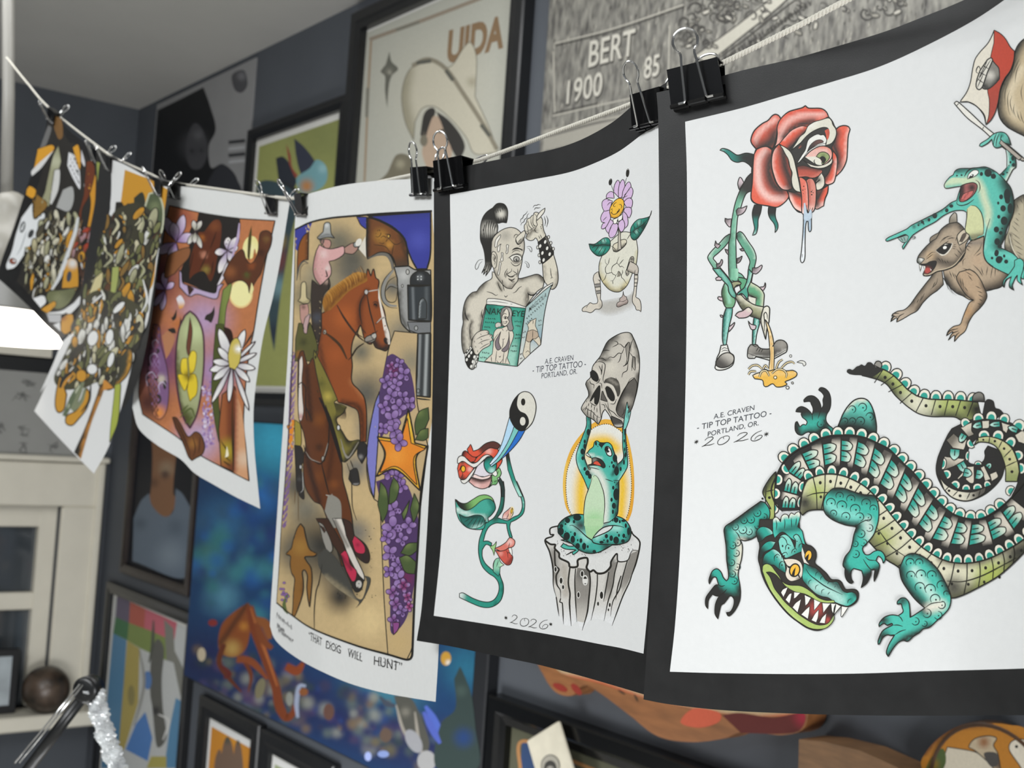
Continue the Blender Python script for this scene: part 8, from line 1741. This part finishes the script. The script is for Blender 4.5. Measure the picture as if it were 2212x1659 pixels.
# frame with olive mat at the lower right of the painting
t, yf_ = framed('framed_print', 'glossy black frame with an olive mat, behind the diamond card', 'framed picture', W(1078, 1580).x, W(1560, 1659).x + .1, .35, W(1082, 1502).z + .005, .05, .035, mat('gloss_black_frame', '0c0d0e', .18, spec=.6), mat('olive_mat', '4f4f3d', .85, noise=.04, scale=40), step=True)
def f(A):
    A.view(900, 1239, .2532)
    A.fill('900,1425! 1350,1610! 1350,1760! 880,1760!', '2f4468', [], 0); A.line('885,1700 905,1430 1340,1605 1700,1750', 30, 'a5784c', (1, 1, 1, 1))
paint(t, yf_, f, 'print_picture')
# diamond card
cf = Matrix.Translation(on_plane(1195, 1650, 1, YW - .05)) @ Matrix.Rotation(R(-33), 4, 'Y')
t = empty('diamond_card', cf.translation, 'cream diamond shaped card with an oval face, in front of the olive mat', 'card')
b = MB(); b.box((-.052, -.004, -.062), (.052, .004, .062), cf, bev=.0025); b.build('card', mat('cream_card', 'c9c3b0', .6, noise=.06, scale=40), t)
def f(A):
    A.view(900, 1239, .2532); A.dot(1140, 1640, 78, 92, '9a968a', 0, ol=8, olc='6a675e'); A.dot(1140, 1660, 54, 66, '3a3935'); A.dot(1140, 1680, 36, 40, '8f8c84'); A.dots('1122,1668,8 1158,1668,8')
A = Art(lambda px, py, off: on_plane(px, py, 1, YW - .0545 - off), base=4e-4, fine=4, step=2e-5); f(A); A.build('printed_face', t, None, m_print)

# carved wooden wall piece
def cutout(name, label, cat, px_path, y0, y1, m, art=None):
    P, K = parse(px_path); c = spline(P, K, True, 9)
    pts = [on_plane(p[0], p[1], 1, y0) for p in c]
    t = empty(name, pts[0], label, cat); b = MB()
    b.loft([[Vector((p.x, y, p.z)) for p in pts] for y in (y0, y0 + (y1 - y0) * .2, y1)], True, True); b.build('board', m, t)
    if art:
        A = Art(wall_surf(y0), base=4e-4, fine=5, step=2e-5); art(A); A.build('painted_face', t, None, m_print)
    return t
m_wood = mat('orange_stained_wood', '8a5a34', .5, noise=.25, scale=12, stretch=(1, 4, 6))
def f(A):
    A.fill('1190,1400 1400,1380 1700,1400 1735,1530 1600,1545 1420,1515 1300,1478 1210,1452', 'b0a07c', [('e', '1210,1462 1300,1478 1420,1520 1600,1552 1740,1545', 14, 'b5522f')])
    A.fill('1560,1545! 1600,1540 1670,1550 1735,1540 1730,1575 1690,1585 1600,1583!', '5a2420', [('r', 1740, 1545, 40, '9a2438')]); A.fill('1470,1560 1500,1530 1555,1540 1552,1560 1510,1572', 'c25a40')
    A.line('1195,1478 1225,1492|1235,1478 1255,1500', 14, '8a2f24'); A.line('1335,1490 1350,1500|1370,1500 1378,1515', 4, '3a3024')
cutout('wall_carving', 'carved and painted wooden cutout with red edges, behind the alligator sheet', 'wall carving', '1164,1420 1175,1460 1200,1495 1235,1503 1262,1480 1300,1500 1360,1545 1420,1590 1490,1603 1560,1596 1610,1580 1690,1588 1738,1570 1745,1500 1720,1380 1500,1340 1240,1360', YW - .045, YW - .002, m_wood, f)
cutout('wooden_block', 'plain brown board with an angled top, right of the wooden cutout', 'wooden board', '1726,1597! 1780,1602! 1860,1622! 1935,1656! 1990,1690! 1990,1760! 1722,1760!', YW - .06, YW - .002, mat('plain_oak', '77583a', .55, noise=.2, scale=25, stretch=(1, 1, 6)))
# round painted plate
pc = on_plane(2140, 1710, 1, YW - .03); pr = (on_plane(2140, 1560, 1, YW - .03) - pc).length
t = empty('round_plaque', pc, 'round wooden plaque painted with horses, in the bottom right corner', 'round plaque')
fr = Matrix.Translation(pc) @ Matrix.Rotation(R(90), 4, 'X')
b = MB(); b.lathe([(pr * .9, -.028), (pr, -.02), (pr, .002), (pr * .97, .007), (pr * .9, .003), (0.0001, .003)], fr, 48); b.build('plate', mat('bark_rim', '4a3320', .5, noise=.3, scale=30), t, True)
def f(A):
    A.view(1452, 1239, .34358)
    A.fill('1570,1222 1590,1130 1680,1030 1800,960 1950,940 2110,950 2240,1000 2300,1300 1700,1400', 'b0752a', [('e', '1590,1130 1680,1030 1800,965 2000,945', 30, '6a4020')])
    A.fill('1730,1090! 1900,1120 1960,1160 2050,1220 2050,1300 1650,1300 1700,1180!', 'c9c0ac', [], 6); A.fill('1865,1090 1900,1040 1980,1020 2040,1035 2020,1080 2050,1140 2060,1260 1980,1180 1900,1110', 'b5a58a', [('r', 1960, 1060, 60, '8a5a34'), ('r', 2060, 1200, 80, '5a4434')], 6); A.fill('2130,1060 2180,1040 2230,1060 2250,1300 2180,1200 2120,1110', 'd5cdbb', [], 6); A.dot(2165, 1088, 10); A.fill('1960,1130 2040,1130 2050,1200 2000,1210', '4a4744'); A.fill('1590,1260 1620,1170 1700,1100 1720,1190 1660,1280', '4a5a30', [('r', 1640, 1200, 60, '8a6a2a')])
A = Art(lambda px, py, off: on_plane(px, py, 1, YW - .034 - off), base=4e-4, fine=5, step=2e-5); f(A); A.build('painted_face', t, None, m_print)

# ================================================================ left wall, lamp and small things
py1 = on_plane(188, 1000, 0, XW).y; pz1, pz0 = on_plane(60, 772, 0, XW).z, on_plane(60, 1007, 0, XW).z
t = empty('framed_sketches', (XW, py1 - .4, pz0), 'black framed grey sheet of faint sketches above the window', 'framed picture')
b = MB(); b.box((XW + .001, py1 - .95, pz0), (XW + .022, py1, pz1), bev=.003); b.build('frame', m_black, t)
b = MB(); b.box((XW + .018, py1 - .93, pz0 + .026), (XW + .024, py1 - .012, pz1 - .05)); b.build('paper', mat('grey_sketch_paper', '8d8d89', .8, noise=.03, scale=10), t)
rs = random.Random(3)
for cx, cy in ((45, 858), (45, 930), (50, 968), (115, 965), (0, 925), (60, 830)):
    A = Art(lambda px, py, off: on_plane(px, py, 0, XW + .024 + off), base=8e-4, fine=4, step=2e-5)
    for i_ in range(5): A.line([(cx + rs.uniform(-20, 16), cy + rs.uniform(-12, 12)), (cx + rs.uniform(-8, 8), cy + rs.uniform(-12, 12)), (cx + rs.uniform(-10, 22), cy + rs.uniform(-12, 12))], 2.2, '5d5d5b')
    A.build('sketch', t, None, m_print)
struct('trim_1', (XW, py1 - .95, pz1 + .004), (XW + .035, on_plane(106, 760, 0, XW).y, on_plane(60, 744, 0, XW).z), m_trim, 'cream ledge on the slate wall')

# hanging lamp
lt = 2.36
rod_top = at(18, 0, lt); lx, ly = at(2, 700, lt).xy
zb = at(2, 741, lt).z; zd = at(2, 668, lt).z
lamp = empty('pendant_lamp', (lx, ly, zb), 'white hanging lamp with a glowing shade at the left edge', 'pendant lamp')
fr = Matrix.Translation((lx, ly, 0)); sc_ = lt / FPX
rb = MB(); ra = 13.0 * sc_
rb.tube([(lx, ly, zb + .13), (lx + (rod_top.x - lx) * .6, ly + (rod_top.y - ly) * .6, at(14, 200, lt).z), (rod_top.x, rod_top.y, rod_top.z), (rod_top.x, rod_top.y, ZC)], ra, 16); rb.build('rod', mat('white_enamel', '8b8983', .35), lamp, True)
b = MB(); z_ = at(2, 505, lt).z; b.lathe([(ra, z_ + .085), (.030, z_ + .075), (.034, z_ + .05), (.034, z_ + .01), (.05, z_), (.052, z_ - .06), (.03, z_ - .075)], fr, 24); b.build('collar', mat('cream_collar', '96938a', .4), lamp, True)
b = MB(); b.lathe([(.02, zd + .075), (.055, zd + .05), (74 * sc_, zd + .004), (80 * sc_, zd), (70 * sc_, zd)], fr, 40); b.build('shade', mat('grey_enamel', '6a6a66', .4), lamp, True)
b = MB(); b.lathe([(78 * sc_, zd - .001), (100 * sc_, zd - .018), (126 * sc_, zb + .012), (131 * sc_, zb + .003), (128 * sc_, zb), (.001, zb)], fr, 48); b.build('diffuser', mat('lit_diffuser', 'fff8ee', .5, emit=3.0), lamp, True, 'glowing white diffuser')

# spring arm lamp, its upper limb wrapped in film
T_ = 1.55
ja, jb = at(192, 1488, T_), at(52, 1672, T_)
t = empty('arm_lamp', at(190, 1700, T_), 'black spring arm lamp, one limb wrapped in crinkled clear film', 'arm lamp')
b = MB(); b.tube([ja, jb], .0075, 10); b.build('lower_arm', mat('black_arm_metal', '141516', .35, spec=.6), t, True)
for dx in (-15, -7):
    b = MB(); p0, p1 = at(188 + dx, 1478, T_ - .01), at(50 + dx * 1.2, 1648, T_ - .01); b.tube([p0, p1], .0012, 6); b.build('tension_wire', m_wire, t, True)
b = MB(); b.lathe([(.012, -.012), (.017, -.01), (.017, .01), (.012, .012)], Matrix.Translation(ja) @ Matrix.Rotation(R(40), 4, 'Z') @ Matrix.Rotation(R(90), 4, 'X'), 20)
b.tube([ja, at(192, 1462, T_)], [.011, .005], 8); b.build('joint', mat('black_arm_metal'), t, True)
c = spline([(200, 1487), (212, 1530), (226, 1580), (243, 1630), (262, 1690)], [False] * 5, False, 4); rs = random.Random(7)
b = MB(); b.tube([at(x, y, T_) for x, y in c], .0075, 8); b.build('upper_arm', mat('black_arm_metal'), t, True)
m_film = mat('crinkled_clear_film', 'dfe3e6', .12, noise=.3, scale=60, bump=.6, bscale=220, spec=.9)
m_film.node_tree.nodes['Principled BSDF'].inputs['Transmission Weight'].default_value = .35
b = MB(); rings = []
for i_, (x, y) in enumerate(c):
    ctr = at(x, y, T_)
    rr = [.0112 + .0022 * math.sin(i_ * .55 + j * 1.1) + .0016 * math.sin(i_ * 1.7 - j * 2.0) + .002 * math.exp(-i_ / 6) + rs.uniform(-.0008, .0008) for j in range(18)]
    rings.append([ctr + _r * math.cos(2 * math.pi * j / 18) * rr[j] + _f * math.sin(2 * math.pi * j / 18) * rr[j] for j in range(18)])
b.loft(rings, True, False); b.build('film_wrap', m_film, t, False, 'crinkled clear plastic film')

# on the window sill: a small frame and a dark round ornament
sy = on_plane(35, 1500, 0, XW + .06).y; sz1 = on_plane(30, 1400, 0, XW + .06).z
t = empty('standing_photograph', (XW + .06, sy - .12, wz0), 'small black photo frame standing on the window sill', 'photo frame')
b = MB(); b.box((XW + .05, sy - .26, wz0 + .001), (XW + .068, sy, sz1), bev=.003); b.build('frame', m_black, t)
b = MB(); b.box((XW + .066, sy - .235, wz0 + .03), (XW + .070, sy - .025, sz1 - .025)); b.build('picture', mat('pale_photo', '9aa2a6', .5, noise=.15, scale=14), t)
oc = on_plane(91, 1595, 0, XW + .085); orad = (on_plane(91, 1545, 0, XW + .085) - oc).length
fr = Matrix.Translation((oc.x, oc.y, wz0 + orad * 1.0)); n_ = 14
b = MB(); b.lathe([(orad * max(.002, math.sin(math.pi * i / n_)), -orad * math.cos(math.pi * i / n_)) for i in range(n_ + 1)], fr, 28)
t = b.build('round_ornament', mat('dark_painted_ball', '55463a', .35, scale=18, h2='15130f'), None, True)
tag(t, 'dark round ornament with brown and gold patches at the end of the window sill', 'ornament')
bpy.context.view_layer.update()
